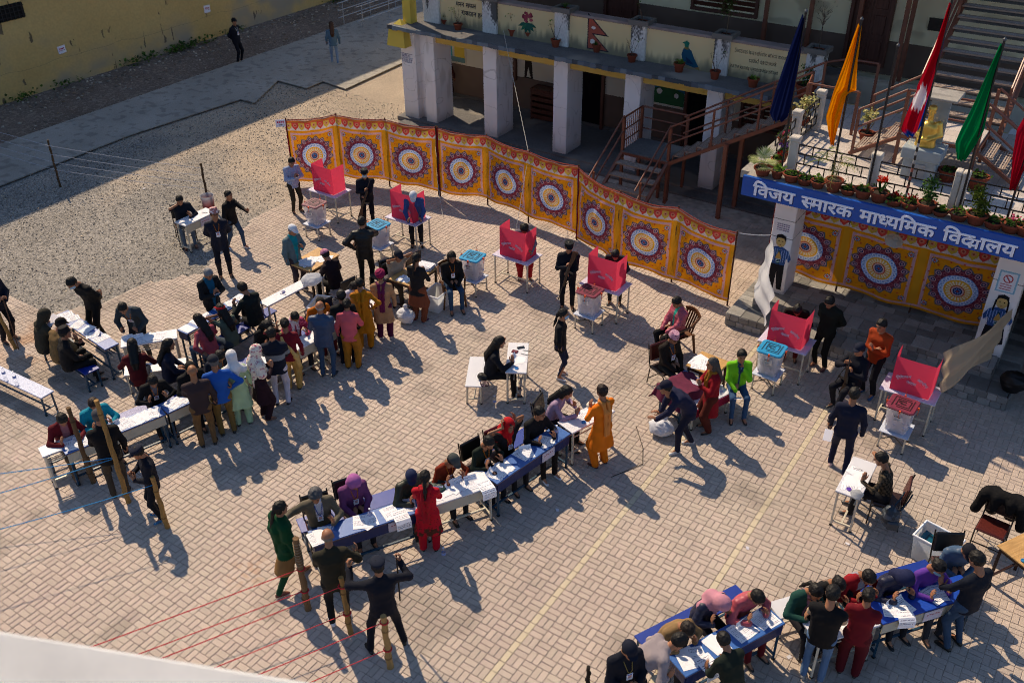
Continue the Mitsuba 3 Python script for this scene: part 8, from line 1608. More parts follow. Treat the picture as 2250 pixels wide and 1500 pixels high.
PEOPLE = [
    ('guard in dark navy uniform standing alone by the ochre wall at the top left', -28.507, 24.362, 9.0, {'h': 1.606, 'z': 0, 'wear': ('cap', '#0b0e16'), 'L': 'behind', 'R': 'behind', 'head': (0, -20), 'badge': True, 'lanyard': '#c8c8c8', 'top': ('jacket', '#0d111d'), 'bottom': ('trousers', '#0c0f19'), 'shoes': '#0c0c0e', 'sole': '#0c0c0e'}),
    ('woman in a denim jacket and jeans with long brown hair walking away up the concrete path', -25.348, 26.167, 134.0, {'h': 1.514, 'z': 0, 'sex': 'f', 'top': ('jacket', '#4a6478'), 'bottom': ('jeans', '#7286a0'), 'hair': ('long', '#3a261a'), 'stride': 0.12, 'shoes': '#17171a'}),
    ('woman in a dark maroon dress half hidden behind the first school column', -19.253, 25.036, 122.8, {'h': 1.5, 'z': 0, 'sex': 'f', 'top': ('kurta', '#2c0d12'), 'bottom': ('salwar', '#2c0d12'), 'hair': ('bun', '#0d0b0b')}),
    ('man in a pale blue-grey sweater looking at his phone beside the left end of the cloth screens', -17.564, 16.117, -19.1, {'h': 1.553, 'z': 0, 'top': ('sweater', '#8b96b0'), 'bottom': ('trousers', '#2e2a20'), 'shoes': '#2a1d16', 'L': 'hold', 'R': 'hold', 'head': (30, 0)}),
    ('masked guard in black uniform with a flat cap and rifle, standing between the two left booths', -15.43, 16.537, -50.7, {'h': 1.539, 'z': 0, 'wear': ('field', '#11151c'), 'mask': '#8fb0c0', 'L': (0.24, -0.04, 0.86), 'R': (0.22, 0.02, 1.12), 'hl': 'grip', 'hr': 'grip', 'top': ('jacket', '#0d111d'), 'bottom': ('trousers', '#0c0f19'), 'shoes': '#0c0c0e', 'sole': '#0c0c0e'}),
    ('man in a white cap and grey-teal jacket standing at the left wooden table', -14.662, 13.169, -0.9, {'h': 1.63, 'z': 0, 'top': ('jacket', '#56696e', 'openv', '#10838c'), 'bottom': ('trousers', '#39323a'), 'wear': ('cap', '#c9ccd2'), 'L': 'phone', 'head': (20, 0), 'hair': ('short', '#777777')}),
    ('man in a black padded jacket seen from behind with a hand at his face, by the blue ballot box', -13.384, 14.096, 124.6, {'h': 1.72, 'z': 0, 'top': ('puffer', '#0e1011'), 'bottom': ('trousers', '#0e0f12'), 'R': 'face', 'L': 'hip'}),
    ('voter with bowed head behind the second pink booth from the left', -13.703, 16.321, -54.0, {'h': 1.63, 'z': 0, 'lean': 18, 'head': (45, 0), 'top': ('sweater', '#33477a'), 'bottom': ('trousers', '#17181d'), 'wear': ('cap', '#b9bcc6'), 'L': 'desk', 'R': 'desk', 'shoes': '#141416'}),
    ('voter in red trousers hidden behind the third pink booth', -10.595, 16.392, -59.6, {'h': 1.63, 'z': 0, 'lean': 22, 'head': (45, 0), 'sex': 'f', 'top': ('sweater', '#6a6472'), 'bottom': ('salwar', '#8f0f1c'), 'hair': ('long', '#0d0b0b'), 'L': 'desk', 'R': 'desk'}),
    ('soldier in black with a wooden rifle across his chest, standing alone in the middle', -9.11, 15.812, -62.1, {'h': 1.619, 'z': 0, 'wear': ('field', '#0e1219'), 'L': (0.22, 0.02, 0.92), 'R': (0.22, 0.03, 1.16), 'hl': 'grip', 'hr': 'grip', 'head': (5, 10), 'top': ('jacket', '#0d111d'), 'bottom': ('trousers', '#0c0f19'), 'shoes': '#0c0c0e', 'sole': '#0c0c0e'}),
    ('voter with short dark hair leaning over inside the fourth pink booth', -8.334, 16.562, -69.5, {'h': 1.63, 'z': 0, 'lean': 30, 'head': (45, 0), 'top': ('shirt', '#23242b'), 'bottom': ('trousers', '#17181d'), 'L': 'desk', 'R': 'desk'}),
    ('masked woman in a black hooded jacket and navy leggings standing sideways in the middle of the court', -7.887, 13.463, 23.2, {'h': 1.537, 'z': 0, 'sex': 'f', 'top': ('jacket', '#101116'), 'bottom': ('tights', '#1b2038'), 'hair': ('pony', '#0d0b0b'), 'mask': '#8fa9bd', 'shoes': '#b9bbc0'}),
    ('tall official in a navy suit and patterned cap with hands behind his back', -16.507, 12.679, -36.1, {'h': 1.72, 'z': 0, 'top': ('blazer', '#121828', 'openv', '#20222c'), 'bottom': ('trousers', '#10141f'), 'wear': ('topi', '#9a6a6a', '#d8d0d0', 'floral'), 'badge': True, 'L': 'behind', 'R': 'behind', 'glasses': True, 'head': (-5, 15)}),
    ('woman in a black top and jeans striding right with one arm stretched forward', -17.381, 13.821, 7.7, {'h': 1.5, 'z': 0, 'sex': 'f', 'top': ('jacket', '#121215'), 'bottom': ('jeans', '#33465c'), 'hair': ('bun', '#0d0b0b'), 'stride': 0.2, 'L': (0.55, 0.12, 1.1), 'shoes': '#c8c8cc'}),
    ('grey-haired man in a black jacket over teal, reading a slip beside the blue desk', -14.735, 10.842, -9.5, {'h': 1.63, 'z': 0, 'top': ('jacket', '#17191b', 'openv', '#12506a'), 'bottom': ('trousers', '#121316'), 'hair': ('short', '#6e6f72'), 'L': 'hold', 'R': 'hold', 'head': (30, 0)}),
    ('masked man in a black jacket leaning over the left desk with hands behind him', -16.683, 9.409, -84.4, {'h': 1.7, 'z': 0, 'lean': 22, 'head': (40, 0), 'top': ('jacket', '#101113'), 'bottom': ('trousers', '#0f1013'), 'mask': '#9db8c9', 'L': 'behind', 'R': 'behind'}),
    ('man in a dark grey jacket with a badge bending over the white desk', -15.368, 9.455, -58.0, {'h': 1.63, 'z': 0, 'lean': 32, 'head': (40, 0), 'top': ('jacket', '#2b343a', 'openv', '#5a5f63'), 'bottom': ('trousers', '#1a1d24'), 'badge': True, 'L': 'desk', 'R': 'desk'}),
    ('guard at the left edge holding a thin stick in the gravel', -18.285, 8.282, 6.7, {'h': 1.7, 'z': 0, 'top': ('jacket', '#131726'), 'bottom': ('trousers', '#12141c'), 'wear': ('cap', '#1b1a3a'), 'mask': '#b8c2cc', 'L': 'front', 'R': 'front', 'hl': 'grip', 'hr': 'grip'}),
    ('bald man in a dark brown sweater and khaki trousers seen from behind at the front desk', -12.07, 8.21, 146.4, {'h': 1.68, 'z': 0, 'top': ('sweater', '#33282a'), 'bottom': ('trousers', '#6a5032'), 'hair': ('none', '#0d0b0b'), 'L': 'desk', 'R': 'down', 'shoes': '#1a1614', 'skin': '#8a5f42'}),
    ('man in a bright blue sweater and dark cap with one hand on his hip, seen from behind', -12.021, 8.631, 145.5, {'h': 1.66, 'z': 0, 'top': ('sweater', '#1c4f9e'), 'bottom': ('trousers', '#71592f'), 'wear': ('cap', '#24272f'), 'R': 'hip', 'L': 'down', 'shoes': '#141416', 'hair': ('short', '#555555')}),
    ('woman in a pale green tunic with a white headscarf seen from behind', -11.987, 8.99, 143.1, {'h': 1.58, 'z': 0, 'sex': 'f', 'top': ('kurta', '#9fb78f'), 'bottom': ('salwar', '#9fb78f'), 'wear': ('headscarf', '#c9cacb'), 'L': 'down', 'R': 'down', 'shoes': '#1a1a1c'}),
    ('woman wrapped in a cream floral shawl with fringes, turned to the right', -11.794, 9.344, 70.3, {'h': 1.58, 'z': 0, 'sex': 'f', 'top': ('kurta', '#24101a'), 'bottom': ('salwar', '#24101a'), 'wear': ('headscarf', '#d0c9bb', '#a5566a', 'floral'), 'scarf': ('#d0c9bb', 'wrap', 'floral', '#a5566a'), 'L': 'hold', 'R': 'hold', 'shoes': '#6a4a38'}),
    ('man in a navy jacket with a grey band and white trousers seen from behind', -11.834, 9.824, 131.4, {'h': 1.66, 'z': 0, 'top': ('jacket', '#0f1626', 'band', '#6f757c'), 'bottom': ('trousers', '#b6b4c0'), 'L': 'desk', 'R': 'desk', 'shoes': '#12141a', 'sole': '#d8d8d8'}),
    ('woman in a maroon cardigan with a straw-yellow sash across her back, a hand at her head', -11.99, 10.302, 132.6, {'h': 1.56, 'z': 0, 'sex': 'f', 'top': ('sweater', '#641020'), 'bottom': ('salwar', '#b08a4a'), 'hair': ('bun', '#0d0b0b'), 'scarf': ('#bb9c60', 'sash'), 'L': 'hair', 'R': 'down'}),
    ('balding man in a blue padded jacket and jeans carrying a patterned bag, from behind', -11.744, 10.992, 121.1, {'h': 1.66, 'z': 0, 'top': ('puffer', '#243a58'), 'bottom': ('jeans', '#31465f'), 'hair': ('bald', '#8a8680'), 'L': 'hold', 'R': 'folded', 'shoes': '#30343c', 'sole': '#cfcfcf'}),
    ('man in a black jacket and dark trousers in the middle of the queue, from behind', -11.672, 11.532, 134.7, {'h': 1.66, 'z': 0, 'top': ('jacket', '#0e1014'), 'bottom': ('trousers', '#121826'), 'L': 'hold', 'R': 'down', 'shoes': '#8f9094'}),
    ('woman in a pink cardigan and mustard trousers partly hidden beside the black-jacketed man', -11.509, 11.472, 120.7, {'h': 1.55, 'z': 0, 'sex': 'f', 'top': ('jacket', '#b8525e'), 'bottom': ('salwar', '#96621a'), 'hair': ('bun', '#0d0b0b'), 'L': 'down', 'R': 'hold'}),
    ('woman in a mustard yellow suit with one hand on her hip, seen from behind', -11.769, 12.163, 129.2, {'h': 1.6, 'z': 0, 'sex': 'f', 'top': ('kurta', '#a3660c'), 'bottom': ('salwar', '#a3660c'), 'hair': ('crop', '#0d0b0b'), 'R': 'hip', 'L': 'desk', 'scarf': ('#a3660c', 'back'), 'shoes': '#1a1613'}),
    ('woman in a beige coat and magenta head wrap at the end of the queue', -11.685, 12.691, 128.2, {'h': 1.56, 'z': 0, 'sex': 'f', 'top': ('coat', '#9a7656'), 'bottom': ('salwar', '#4a1232'), 'wear': ('turban', '#7a1240'), 'scarf': ('#5a1a40', 'back'), 'L': 'desk', 'R': 'down', 'shoes': '#8a8a90'}),
    ('woman with a long plait in a black cardigan and brown printed skirt at the right wooden table', -11.492, 13.591, 99.2, {'h': 1.6, 'z': 0, 'sex': 'f', 'top': ('kurta', '#1a191c', 'hem', '#6b3a26'), 'bottom': ('salwar', '#6b3a26'), 'hair': ('pony', '#0d0b0b'), 'L': 'hold', 'R': 'hold', 'shoes': '#3a1238'}),
    ('woman in a saffron orange suit standing with her back turned at the white desk', -5.914, 11.569, 160.0, {'h': 1.66, 'z': 0, 'sex': 'f', 'top': ('kurta', '#c8680c'), 'bottom': ('salwar', '#c8680c'), 'hair': ('bun', '#1c0f0c'), 'L': 'hold', 'R': 'desk', 'scarf': ('#c27a3a', 'back'), 'shoes': '#3a1216'}),
    ('woman in a crimson suit with a bordered stole and ponytail, back turned, at the white desk', -7.156, 8.333, 123.4, {'h': 1.55, 'z': 0, 'sex': 'f', 'top': ('kurta', '#a80c20', 'border', '#4a2418'), 'bottom': ('salwar', '#a80c20'), 'hair': ('pony', '#0d0b0b'), 'scarf': ('#98101f', 'back', 'border', '#5a3018'), 'L': 'desk', 'R': 'desk'}),
    ('woman in a dark green dress and shawl striding past the rope post', -8.469, 6.605, 72.1, {'h': 1.62, 'z': 0, 'sex': 'f', 'top': ('kurta', '#033a20', 'hem', '#7a5a34'), 'bottom': ('trousers', '#053a22'), 'hair': ('pony', '#0d0b0b'), 'scarf': ('#02391e', 'wrap'), 'stride': 0.26, 'L': 'down', 'R': 'down', 'shoes': '#5a2a20'}),
    ('bald man in an olive jacket seen from behind at the end of the blue desk', -7.354, 6.476, 138.5, {'h': 1.68, 'z': 0, 'lean': 8, 'top': ('jacket', '#26241a'), 'bottom': ('trousers', '#101114'), 'hair': ('bald', '#6a625a'), 'R': 'out', 'L': 'desk', 'shoes': '#c9cbd0', 'head': (15, 0)}),
    ('police officer with both arms raised, seen from behind, standing astride between the rope posts', -6.502, 6.508, 142.9, {'h': 1.66, 'z': 0, 'wear': ('police', '#131a2a'), 'L': (0.36, 0.34, 1.36), 'R': (0.3, 0.34, 1.3), 'hl': 'grip', 'hr': 'grip', 'width': 0.24, 'top': ('jacket', '#0d111d'), 'bottom': ('trousers', '#0c0f19'), 'shoes': '#0c0c0e', 'sole': '#0c0c0e'}),
    ('police officer in a navy cap and blue shoes facing left beside a bamboo post', -11.299, 6.504, -116.3, {'h': 1.5, 'z': 0, 'wear': ('police', '#12182a'), 'L': (0.26, 0.05, 1.04), 'R': (0.28, 0.06, 1.1), 'hl': 'grip', 'hr': 'grip', 'head': (20, 0), 'top': ('jacket', '#0d111d'), 'bottom': ('trousers', '#0c0f19'), 'shoes': '#1d5c86', 'sole': '#d0d4d8'}),
    ('man in a black jacket and grey cap standing with his back to the camera behind a bamboo post', -12.294, 6.487, 149.3, {'h': 1.66, 'z': 0, 'lean': 10, 'head': (15, 0), 'top': ('jacket', '#0f0f12'), 'bottom': ('trousers', '#3c352c'), 'wear': ('cap', '#3c3d42'), 'L': 'desk', 'R': 'down', 'hair': ('short', '#444444')}),
    ('man in a navy tracksuit and cap bending forward over a white sack', -4.88, 12.791, -138.2, {'h': 1.66, 'z': 0, 'lean': 44, 'head': (10, 0), 'stride': 0.16, 'top': ('jacket', '#1a1d36'), 'bottom': ('trousers', '#12162a'), 'wear': ('cap', '#17182a'), 'L': (0.62, 0.1, 0.78), 'R': (0.46, 0.16, 0.7), 'shoes': '#9a9ca0'}),
    ('elderly woman in a red embroidered dress holding a slip of paper', -4.761, 13.488, -138.0, {'h': 1.56, 'z': 0, 'sex': 'f', 'top': ('coat', '#7c0a18', 'open', '#5a1a14'), 'bottom': ('salwar', '#4a1c14'), 'hair': ('long', '#3a3836'), 'scarf': ('#8a5a1a', 'neck'), 'L': 'hold', 'R': 'hold', 'shoes': '#221a18'}),
    ('man in a dark navy sweater and trousers walking away with a folded paper', -2.417, 13.678, 99.5, {'h': 1.7, 'z': 0, 'top': ('sweater', '#11162a'), 'bottom': ('trousers', '#141832'), 'stride': 0.12, 'width': 0.13, 'L': 'down', 'R': 'down', 'shoes': '#c3a8a4'}),
    ('soldier in black with a cap and rifle half sitting on the edge of the stone steps', -2.853, 15.639, -109.3, {'h': 1.63, 'z': 0, 'sit': 0.5, 'lean': -6, 'head': (5, 0), 'wear': ('cap', '#141a2c'), 'L': (0.22, 0.06, 0.86), 'R': (0.26, 0.08, 1.02), 'hl': 'grip', 'hr': 'grip', 'stride': 0.16, 'top': ('jacket', '#0d111d'), 'bottom': ('trousers', '#0c0f19'), 'shoes': '#0c0c0e', 'sole': '#0c0c0e'}),
    ('man in an orange sweater standing behind the sitting soldier', -2.635, 16.194, -109.0, {'h': 1.7, 'z': 0, 'top': ('sweater', '#8f3410'), 'bottom': ('trousers', '#11131c'), 'shoes': '#1e4a7a', 'L': 'hold', 'R': 'folded', 'head': (15, 0), 'sole': '#2a6a7a'}),
    ('man in a dark olive jacket with bowed head and hands behind him, by the stone platform', -3.706, 16.595, -104.9, {'h': 1.68, 'z': 0, 'top': ('jacket', '#161a15'), 'bottom': ('trousers', '#0e100f'), 'L': 'behind', 'R': 'behind', 'head': (35, 0), 'shoes': '#4a2226'}),
    ('voter in dark clothes bent over inside the fifth pink booth', -4.316, 16.534, -75.8, {'h': 1.63, 'z': 0, 'lean': 32, 'head': (50, 0), 'top': ('jacket', '#0f1013'), 'bottom': ('trousers', '#5a0e14'), 'sex': 'f', 'hair': ('bun', '#0d0b0b'), 'L': 'desk', 'R': 'desk'}),
    ('man in a black padded vest over a tan shirt and jeans, seen from behind at the bottom right', -1.342, 9.254, 98.4, {'h': 1.7, 'z': 0, 'top': ('vest', '#0e0e11', 'plain', '#a08a72'), 'bottom': ('jeans', '#4c6584'), 'L': 'desk', 'R': 'desk', 'head': (15, 0), 'shoes': '#777777'}),
    ('woman in a maroon suit with a bun seen from behind at the bottom right desk', -0.967, 9.607, 99.0, {'h': 1.56, 'z': 0, 'sex': 'f', 'top': ('jacket', '#5e0b18'), 'bottom': ('salwar', '#4a0a14'), 'hair': ('bun', '#0d0b0b'), 'L': 'desk', 'R': 'desk', 'head': (15, 0)}),
    ('man in a dark navy sweater and jeans standing at the right end of the blue desk', 0.128, 10.874, 149.5, {'h': 1.74, 'z': 0, 'top': ('sweater', '#0e1420'), 'bottom': ('jeans', '#2c4058'), 'L': 'desk', 'R': 'down', 'head': (20, 0), 'shoes': '#15120f', 'sole': '#15120f'}),
    ('boy in a dark green hooded jacket pointing at a list on the near blue desk', -2.036, 7.956, 149.5, {'h': 1.5, 'z': 0, 'lean': 22, 'head': (35, 0), 'top': ('jacket', '#182019'), 'bottom': ('jeans', '#6a7078'), 'L': 'desk', 'R': 'desk'}),
    ('police officer in a navy cap cut off by the bottom edge', -3.202, 7.233, -35.3, {'h': 1.63, 'z': 0, 'wear': ('cap', '#121726'), 'L': 'front', 'R': 'front', 'head': (20, 0), 'badge': True, 'lanyard': '#7a6a3a', 'top': ('jacket', '#0d111d'), 'bottom': ('trousers', '#0c0f19'), 'shoes': '#0c0c0e', 'sole': '#0c0c0e'}),
    ('man in a grey hooded sweatshirt bending over the left end of the near blue desk', -3.14, 7.459, 37.1, {'h': 1.68, 'z': 0, 'lean': 46, 'head': (35, 0), 'top': ('jacket', '#857c80'), 'bottom': ('trousers', '#10131a'), 'L': 'desk', 'R': 'desk'}),
    ('person in a dark olive hooded jacket lifting a page, first on the left blue bench', -16.596, 8.108, 86, {'h': 1.63, 'z': 0, 'sit': 0.45, 'lean': 14, 'head': (20, 0), 'top': ('jacket', '#302d24'), 'wear': ('hood', '#302d24'), 'bottom': ('trousers', '#1c1c1e'), 'L': 'hold', 'R': 'desk'}),
    ('person in a tan hood and black cap in the middle of the left blue bench', -16.047, 8.07, 86, {'h': 1.63, 'z': 0, 'sit': 0.45, 'lean': 14, 'head': (25, 0), 'top': ('jacket', '#6a5434'), 'wear': ('cap', '#131212'), 'bottom': ('trousers', '#232323'), 'L': 'desk', 'R': 'desk'}),
    ('man in a black coat and flat black hat at the near end of the left blue bench', -15.668, 8.008, 70, {'h': 1.63, 'z': 0, 'sit': 0.45, 'lean': 6, 'head': (0, -10), 'top': ('jacket', '#111114'), 'wear': ('topi', '#15151a'), 'bottom': ('trousers', '#121214'), 'L': 'desk', 'R': 'lap', 'skin': '#7a5240'}),
    ('woman in a maroon sweater with loose black hair at the white desk, back to the camera', -14.095, 8.435, 140, {'h': 1.63, 'z': 0, 'sit': 0.45, 'sex': 'f', 'lean': 14, 'head': (20, 0), 'top': ('sweater', '#4c0d15'), 'bottom': ('jeans', '#1a2030'), 'hair': ('long', '#0d0b0b'), 'L': 'desk', 'R': 'desk'}),
    ('woman in navy with very long black hair sitting sideways on the white bench', -13.718, 8.821, 55, {'h': 1.63, 'z': 0, 'sit': 0.45, 'sex': 'f', 'lean': 6, 'head': (5, 0), 'top': ('jacket', '#141a2e'), 'bottom': ('tights', '#141a2c'), 'hair': ('long', '#0d0b0b'), 'L': 'lap', 'R': 'lap'}),
    ('woman in a dusty pink sweater with a long ponytail at the left end of the blue desk', -13.707, 9.842, 178, {'h': 1.63, 'z': 0, 'sit': 0.45, 'sex': 'f', 'lean': 12, 'head': (20, 0), 'top': ('sweater', '#9a4550'), 'bottom': ('jeans', '#3a5068'), 'hair': ('long', '#160f0e'), 'L': 'hip', 'R': 'desk'}),
    ('woman in a sage green top and red visor at the blue desk', -13.625, 10.328, 178, {'h': 1.63, 'z': 0, 'sit': 0.45, 'sex': 'f', 'lean': 14, 'head': (10, -10), 'top': ('shirt', '#4c5a50'), 'bottom': ('jeans', '#2c3a48'), 'hair': ('long', '#0d0b0b'), 'wear': ('visor', '#a8101a'), 'L': 'face', 'R': 'desk'}),
    ('broad man in a dark green hooded jacket writing at the blue desk, back to the camera', -13.828, 11.143, 182, {'h': 1.72, 'z': 0, 'sit': 0.45, 'lean': 12, 'head': (25, 0), 'top': ('jacket', '#111c1c'), 'bottom': ('trousers', '#14161a'), 'L': 'desk', 'R': 'desk'}),
    ('woman in a black cardigan and grey top writing at the front left desk', -13.286, 8.154, -25, {'h': 1.63, 'z': 0, 'sit': 0.45, 'sex': 'f', 'lean': 18, 'head': (40, 0), 'top': ('jacket', '#141416', 'open', '#5f5e66'), 'bottom': ('trousers', '#15161a'), 'hair': ('pony', '#0d0b0b'), 'L': 'desk', 'R': 'desk', 'badge': True}),
    ('person in a black cap and black top behind the bald man', -12.896, 8.68, -14, {'h': 1.63, 'z': 0, 'sit': 0.45, 'lean': 8, 'head': (25, 0), 'top': ('jacket', '#0f1013'), 'wear': ('cap', '#121214'), 'bottom': ('trousers', '#15161a'), 'L': 'desk', 'R': 'desk'}),
    ('bearded man in a navy jacket writing behind the blue-sweatered man', -12.886, 9.289, -14, {'h': 1.63, 'z': 0, 'sit': 0.45, 'lean': 16, 'head': (40, 0), 'top': ('jacket', '#121a2a', 'open', '#4a4c58'), 'bottom': ('trousers', '#3a3c44'), 'beard': True, 'L': 'desk', 'R': 'desk', 'badge': True}),
    ('black-haired woman in dark clothes sitting by the black backpack', -12.913, 10.52, -14, {'h': 1.63, 'z': 0, 'sit': 0.45, 'sex': 'f', 'lean': 16, 'head': (40, 0), 'top': ('jacket', '#121214'), 'bottom': ('trousers', '#15161a'), 'hair': ('long', '#0d0b0b'), 'L': 'desk', 'R': 'desk'}),
    ('masked woman in a pink jacket and white scarf writing at the end of the queue desk', -12.656, 11.047, -20, {'h': 1.63, 'z': 0, 'sit': 0.45, 'sex': 'f', 'lean': 14, 'head': (38, 0), 'top': ('jacket', '#8f2848', 'floral', '#c45a78'), 'bottom': ('trousers', '#22222a'), 'hair': ('crop', '#0d0b0b'), 'mask': '#93aab8', 'scarf': ('#c3bcc6', 'neck', 'floral', '#9a5a6a'), 'L': 'desk', 'R': 'desk'}),
    ('man in an orange sweatshirt and black cap writing behind the queue', -12.62, 11.716, -20, {'h': 1.63, 'z': 0, 'sit': 0.45, 'lean': 16, 'head': (38, 0), 'top': ('sweater', '#a35a08'), 'bottom': ('trousers', '#501418'), 'wear': ('cap', '#12100f'), 'L': 'desk', 'R': 'desk'}),
    ('woman in a white jacket with long black hair bowed over the desk beyond the mustard suit', -12.477, 12.616, -20, {'h': 1.63, 'z': 0, 'sit': 0.45, 'sex': 'f', 'lean': 16, 'head': (40, 0), 'top': ('jacket', '#b8b6c4'), 'bottom': ('trousers', '#22222a'), 'hair': ('long', '#0d0b0b'), 'L': 'desk', 'R': 'desk'}),
    ('woman in a maroon jacket and pink top reading lists at the left end of the front desk', -13.608, 6.526, -16, {'h': 1.63, 'z': 0, 'sit': 0.45, 'sex': 'f', 'lean': 12, 'head': (40, 0), 'top': ('jacket', '#560c18', 'open', '#8a5a60'), 'bottom': ('trousers', '#5a4a38'), 'hair': ('bun', '#0d0b0b'), 'L': 'desk', 'R': 'desk'}),
    ('person in a bright teal top partly hidden behind the man with the grey cap', -13.48, 7.065, -16, {'h': 1.63, 'z': 0, 'sit': 0.45, 'lean': 10, 'head': (30, 0), 'top': ('jacket', '#0b7f96'), 'bottom': ('trousers', '#2a2420'), 'hair': ('short', '#2a1c16'), 'L': 'desk', 'R': 'desk'}),
    ('woman in a pink cap and dark plum jacket reading at the left wooden table', -13.451, 13.173, 176, {'h': 1.63, 'z': 0, 'sit': 0.45, 'sex': 'f', 'lean': 14, 'head': (30, 0), 'top': ('jacket', '#1c1016'), 'bottom': ('trousers', '#131316'), 'wear': ('cap', '#b0768a', '#8a4a66', 'floral'), 'L': 'hold', 'R': 'desk', 'hair': ('short', '#0d0b0b')}),
    ('person in a cream jacket and dark cap resting the chin on folded hands at the right wooden table', -12.52, 14.084, -20, {'h': 1.63, 'z': 0, 'sit': 0.45, 'lean': 16, 'head': (15, 0), 'top': ('jacket', '#8d887c'), 'bottom': ('trousers', '#3a3226'), 'wear': ('cap', '#1c1f2a'), 'L': 'face', 'R': 'face'}),
    ('woman with long black hair in a black top and jeans on the brown plastic chair', -11.357, 14.623, -42, {'h': 1.63, 'z': 0, 'sit': 0.45, 'sex': 'f', 'lean': 4, 'head': (15, 0), 'top': ('jacket', '#111113'), 'bottom': ('jeans', '#28405a'), 'hair': ('long', '#0d0b0b'), 'L': 'lap', 'R': 'lap', 'badge': True, 'shoes': '#15161c', 'sole': '#3a3f4a'}),
    ('lone woman in a dark suit with hand at her mouth at the small white desk', -8.689, 12.241, 38, {'h': 1.63, 'z': 0, 'sit': 0.45, 'sex': 'f', 'lean': 12, 'head': (10, 0), 'top': ('blazer', '#12151d'), 'bottom': ('trousers', '#0f1014'), 'hair': ('long', '#0d0b0b'), 'L': 'face', 'R': (0.42, 0.12, 0.82)}),
    ('grey-haired man in a tweed jacket and white shirt stretching his arm out to the side', -8.586, 7.451, -35, {'h': 1.7, 'z': 0, 'sit': 0.45, 'lean': 4, 'head': (25, -15), 'top': ('blazer', '#5b5548', 'open', '#b2b2ba'), 'bottom': ('jeans', '#1c2b44'), 'hair': ('curly', '#4a4a4c'), 'badge': True, 'lanyard': '#24408a', 'R': (0.2, 0.52, 0.98), 'L': 'desk'}),
    ('person in a mauve hooded jacket looking down at the blue desk', -8.408, 8.029, -28, {'h': 1.63, 'z': 0, 'sit': 0.45, 'sex': 'f', 'lean': 8, 'head': (40, 0), 'top': ('jacket', '#6a3a66'), 'wear': ('hood', '#9c5a92'), 'bottom': ('trousers', '#19191f'), 'L': 'lap', 'R': 'lap', 'badge': True}),
    ('masked man in a dark green padded jacket and navy cap at the blue desk', -7.775, 8.615, -20, {'h': 1.63, 'z': 0, 'sit': 0.45, 'lean': 14, 'head': (25, -25), 'top': ('puffer', '#1c231b'), 'bottom': ('trousers', '#17181c'), 'wear': ('cap', '#1c2644'), 'L': 'desk', 'R': 'desk', 'mask': '#c8c8d4', 'shoes': '#9a958c'}),
    ('man in a rust orange shirt and grey cap writing on a long list at the white desk', -7.58, 9.298, -20, {'h': 1.63, 'z': 0, 'sit': 0.45, 'lean': 20, 'head': (38, 10), 'top': ('shirt', '#6a2410'), 'bottom': ('trousers', '#17181c'), 'wear': ('cap', '#3f4444'), 'L': 'desk', 'R': 'desk', 'badge': True}),
    ('bearded man in a dark green shirt writing at the blue desk', -7.291, 9.928, -16, {'h': 1.63, 'z': 0, 'sit': 0.45, 'lean': 14, 'head': (32, 0), 'top': ('shirt', '#16201a'), 'bottom': ('trousers', '#14151a'), 'beard': True, 'L': 'desk', 'R': 'desk', 'badge': True}),
    ('woman adjusting her bright red headscarf with both hands', -7.135, 10.414, -20, {'h': 1.63, 'z': 0, 'sit': 0.45, 'sex': 'f', 'lean': 6, 'head': (10, 0), 'top': ('jacket', '#121014', 'open', '#8a0c16'), 'bottom': ('trousers', '#141418'), 'wear': ('headscarf', '#a00c16'), 'L': (0.12, 0.14, 1.28), 'R': (0.14, 0.13, 1.24), 'badge': True}),
    ('woman in a black blazer with glasses looking to the right at the blue desk', -6.885, 10.954, -22, {'h': 1.63, 'z': 0, 'sit': 0.45, 'sex': 'f', 'lean': 6, 'head': (8, 20), 'top': ('blazer', '#121215'), 'bottom': ('trousers', '#14100f'), 'hair': ('short', '#0d0b0b'), 'L': 'desk', 'R': 'desk', 'glasses': True, 'shoes': '#c9cacc'}),
    ('woman in a lilac sweater with long black hair writing at the white desk', -6.975, 11.686, 8, {'h': 1.63, 'z': 0, 'sit': 0.45, 'sex': 'f', 'lean': 18, 'head': (25, 0), 'top': ('sweater', '#8f7a92'), 'bottom': ('trousers', '#171519'), 'hair': ('long', '#0d0b0b'), 'L': 'desk', 'R': (0.5, 0.1, 0.82)}),
    ('woman in a pink padded jacket on a brown plastic chair looking down to the left', -6.374, 15.547, -118, {'h': 1.63, 'z': 0, 'sit': 0.45, 'sex': 'f', 'lean': -2, 'head': (30, 0), 'top': ('puffer', '#a04858', 'openv', '#1a8a78'), 'bottom': ('trousers', '#101013'), 'hair': ('short', '#0d0b0b'), 'L': 'lap', 'R': 'lap', 'cross': True, 'shoes': '#b0b0b4'}),
    ('old man in a dark brown jacket and pink patterned cap behind the orange table', -5.992, 14.294, -25, {'h': 1.63, 'z': 0, 'sit': 0.45, 'lean': 2, 'head': (20, 0), 'top': ('blazer', '#1c1612', 'open', '#3a3c46'), 'bottom': ('trousers', '#12181a'), 'wear': ('topi', '#b58a9c', '#7a4a66', 'floral'), 'badge': True, 'L': 'lap', 'R': 'lap', 'glasses': True}),
    ('smiling woman in a lime green cardigan holding a paper slip at the table end', -4.631, 14.421, -58, {'h': 1.63, 'z': 0, 'sit': 0.45, 'sex': 'f', 'lean': 2, 'head': (5, 0), 'top': ('jacket', '#6cb81c', 'openv', '#243a5a'), 'bottom': ('jeans', '#2c486a'), 'hair': ('short', '#0d0b0b'), 'L': (0.16, 0.04, 1.0), 'R': 'lap', 'shoes': '#1a1a1e'}),
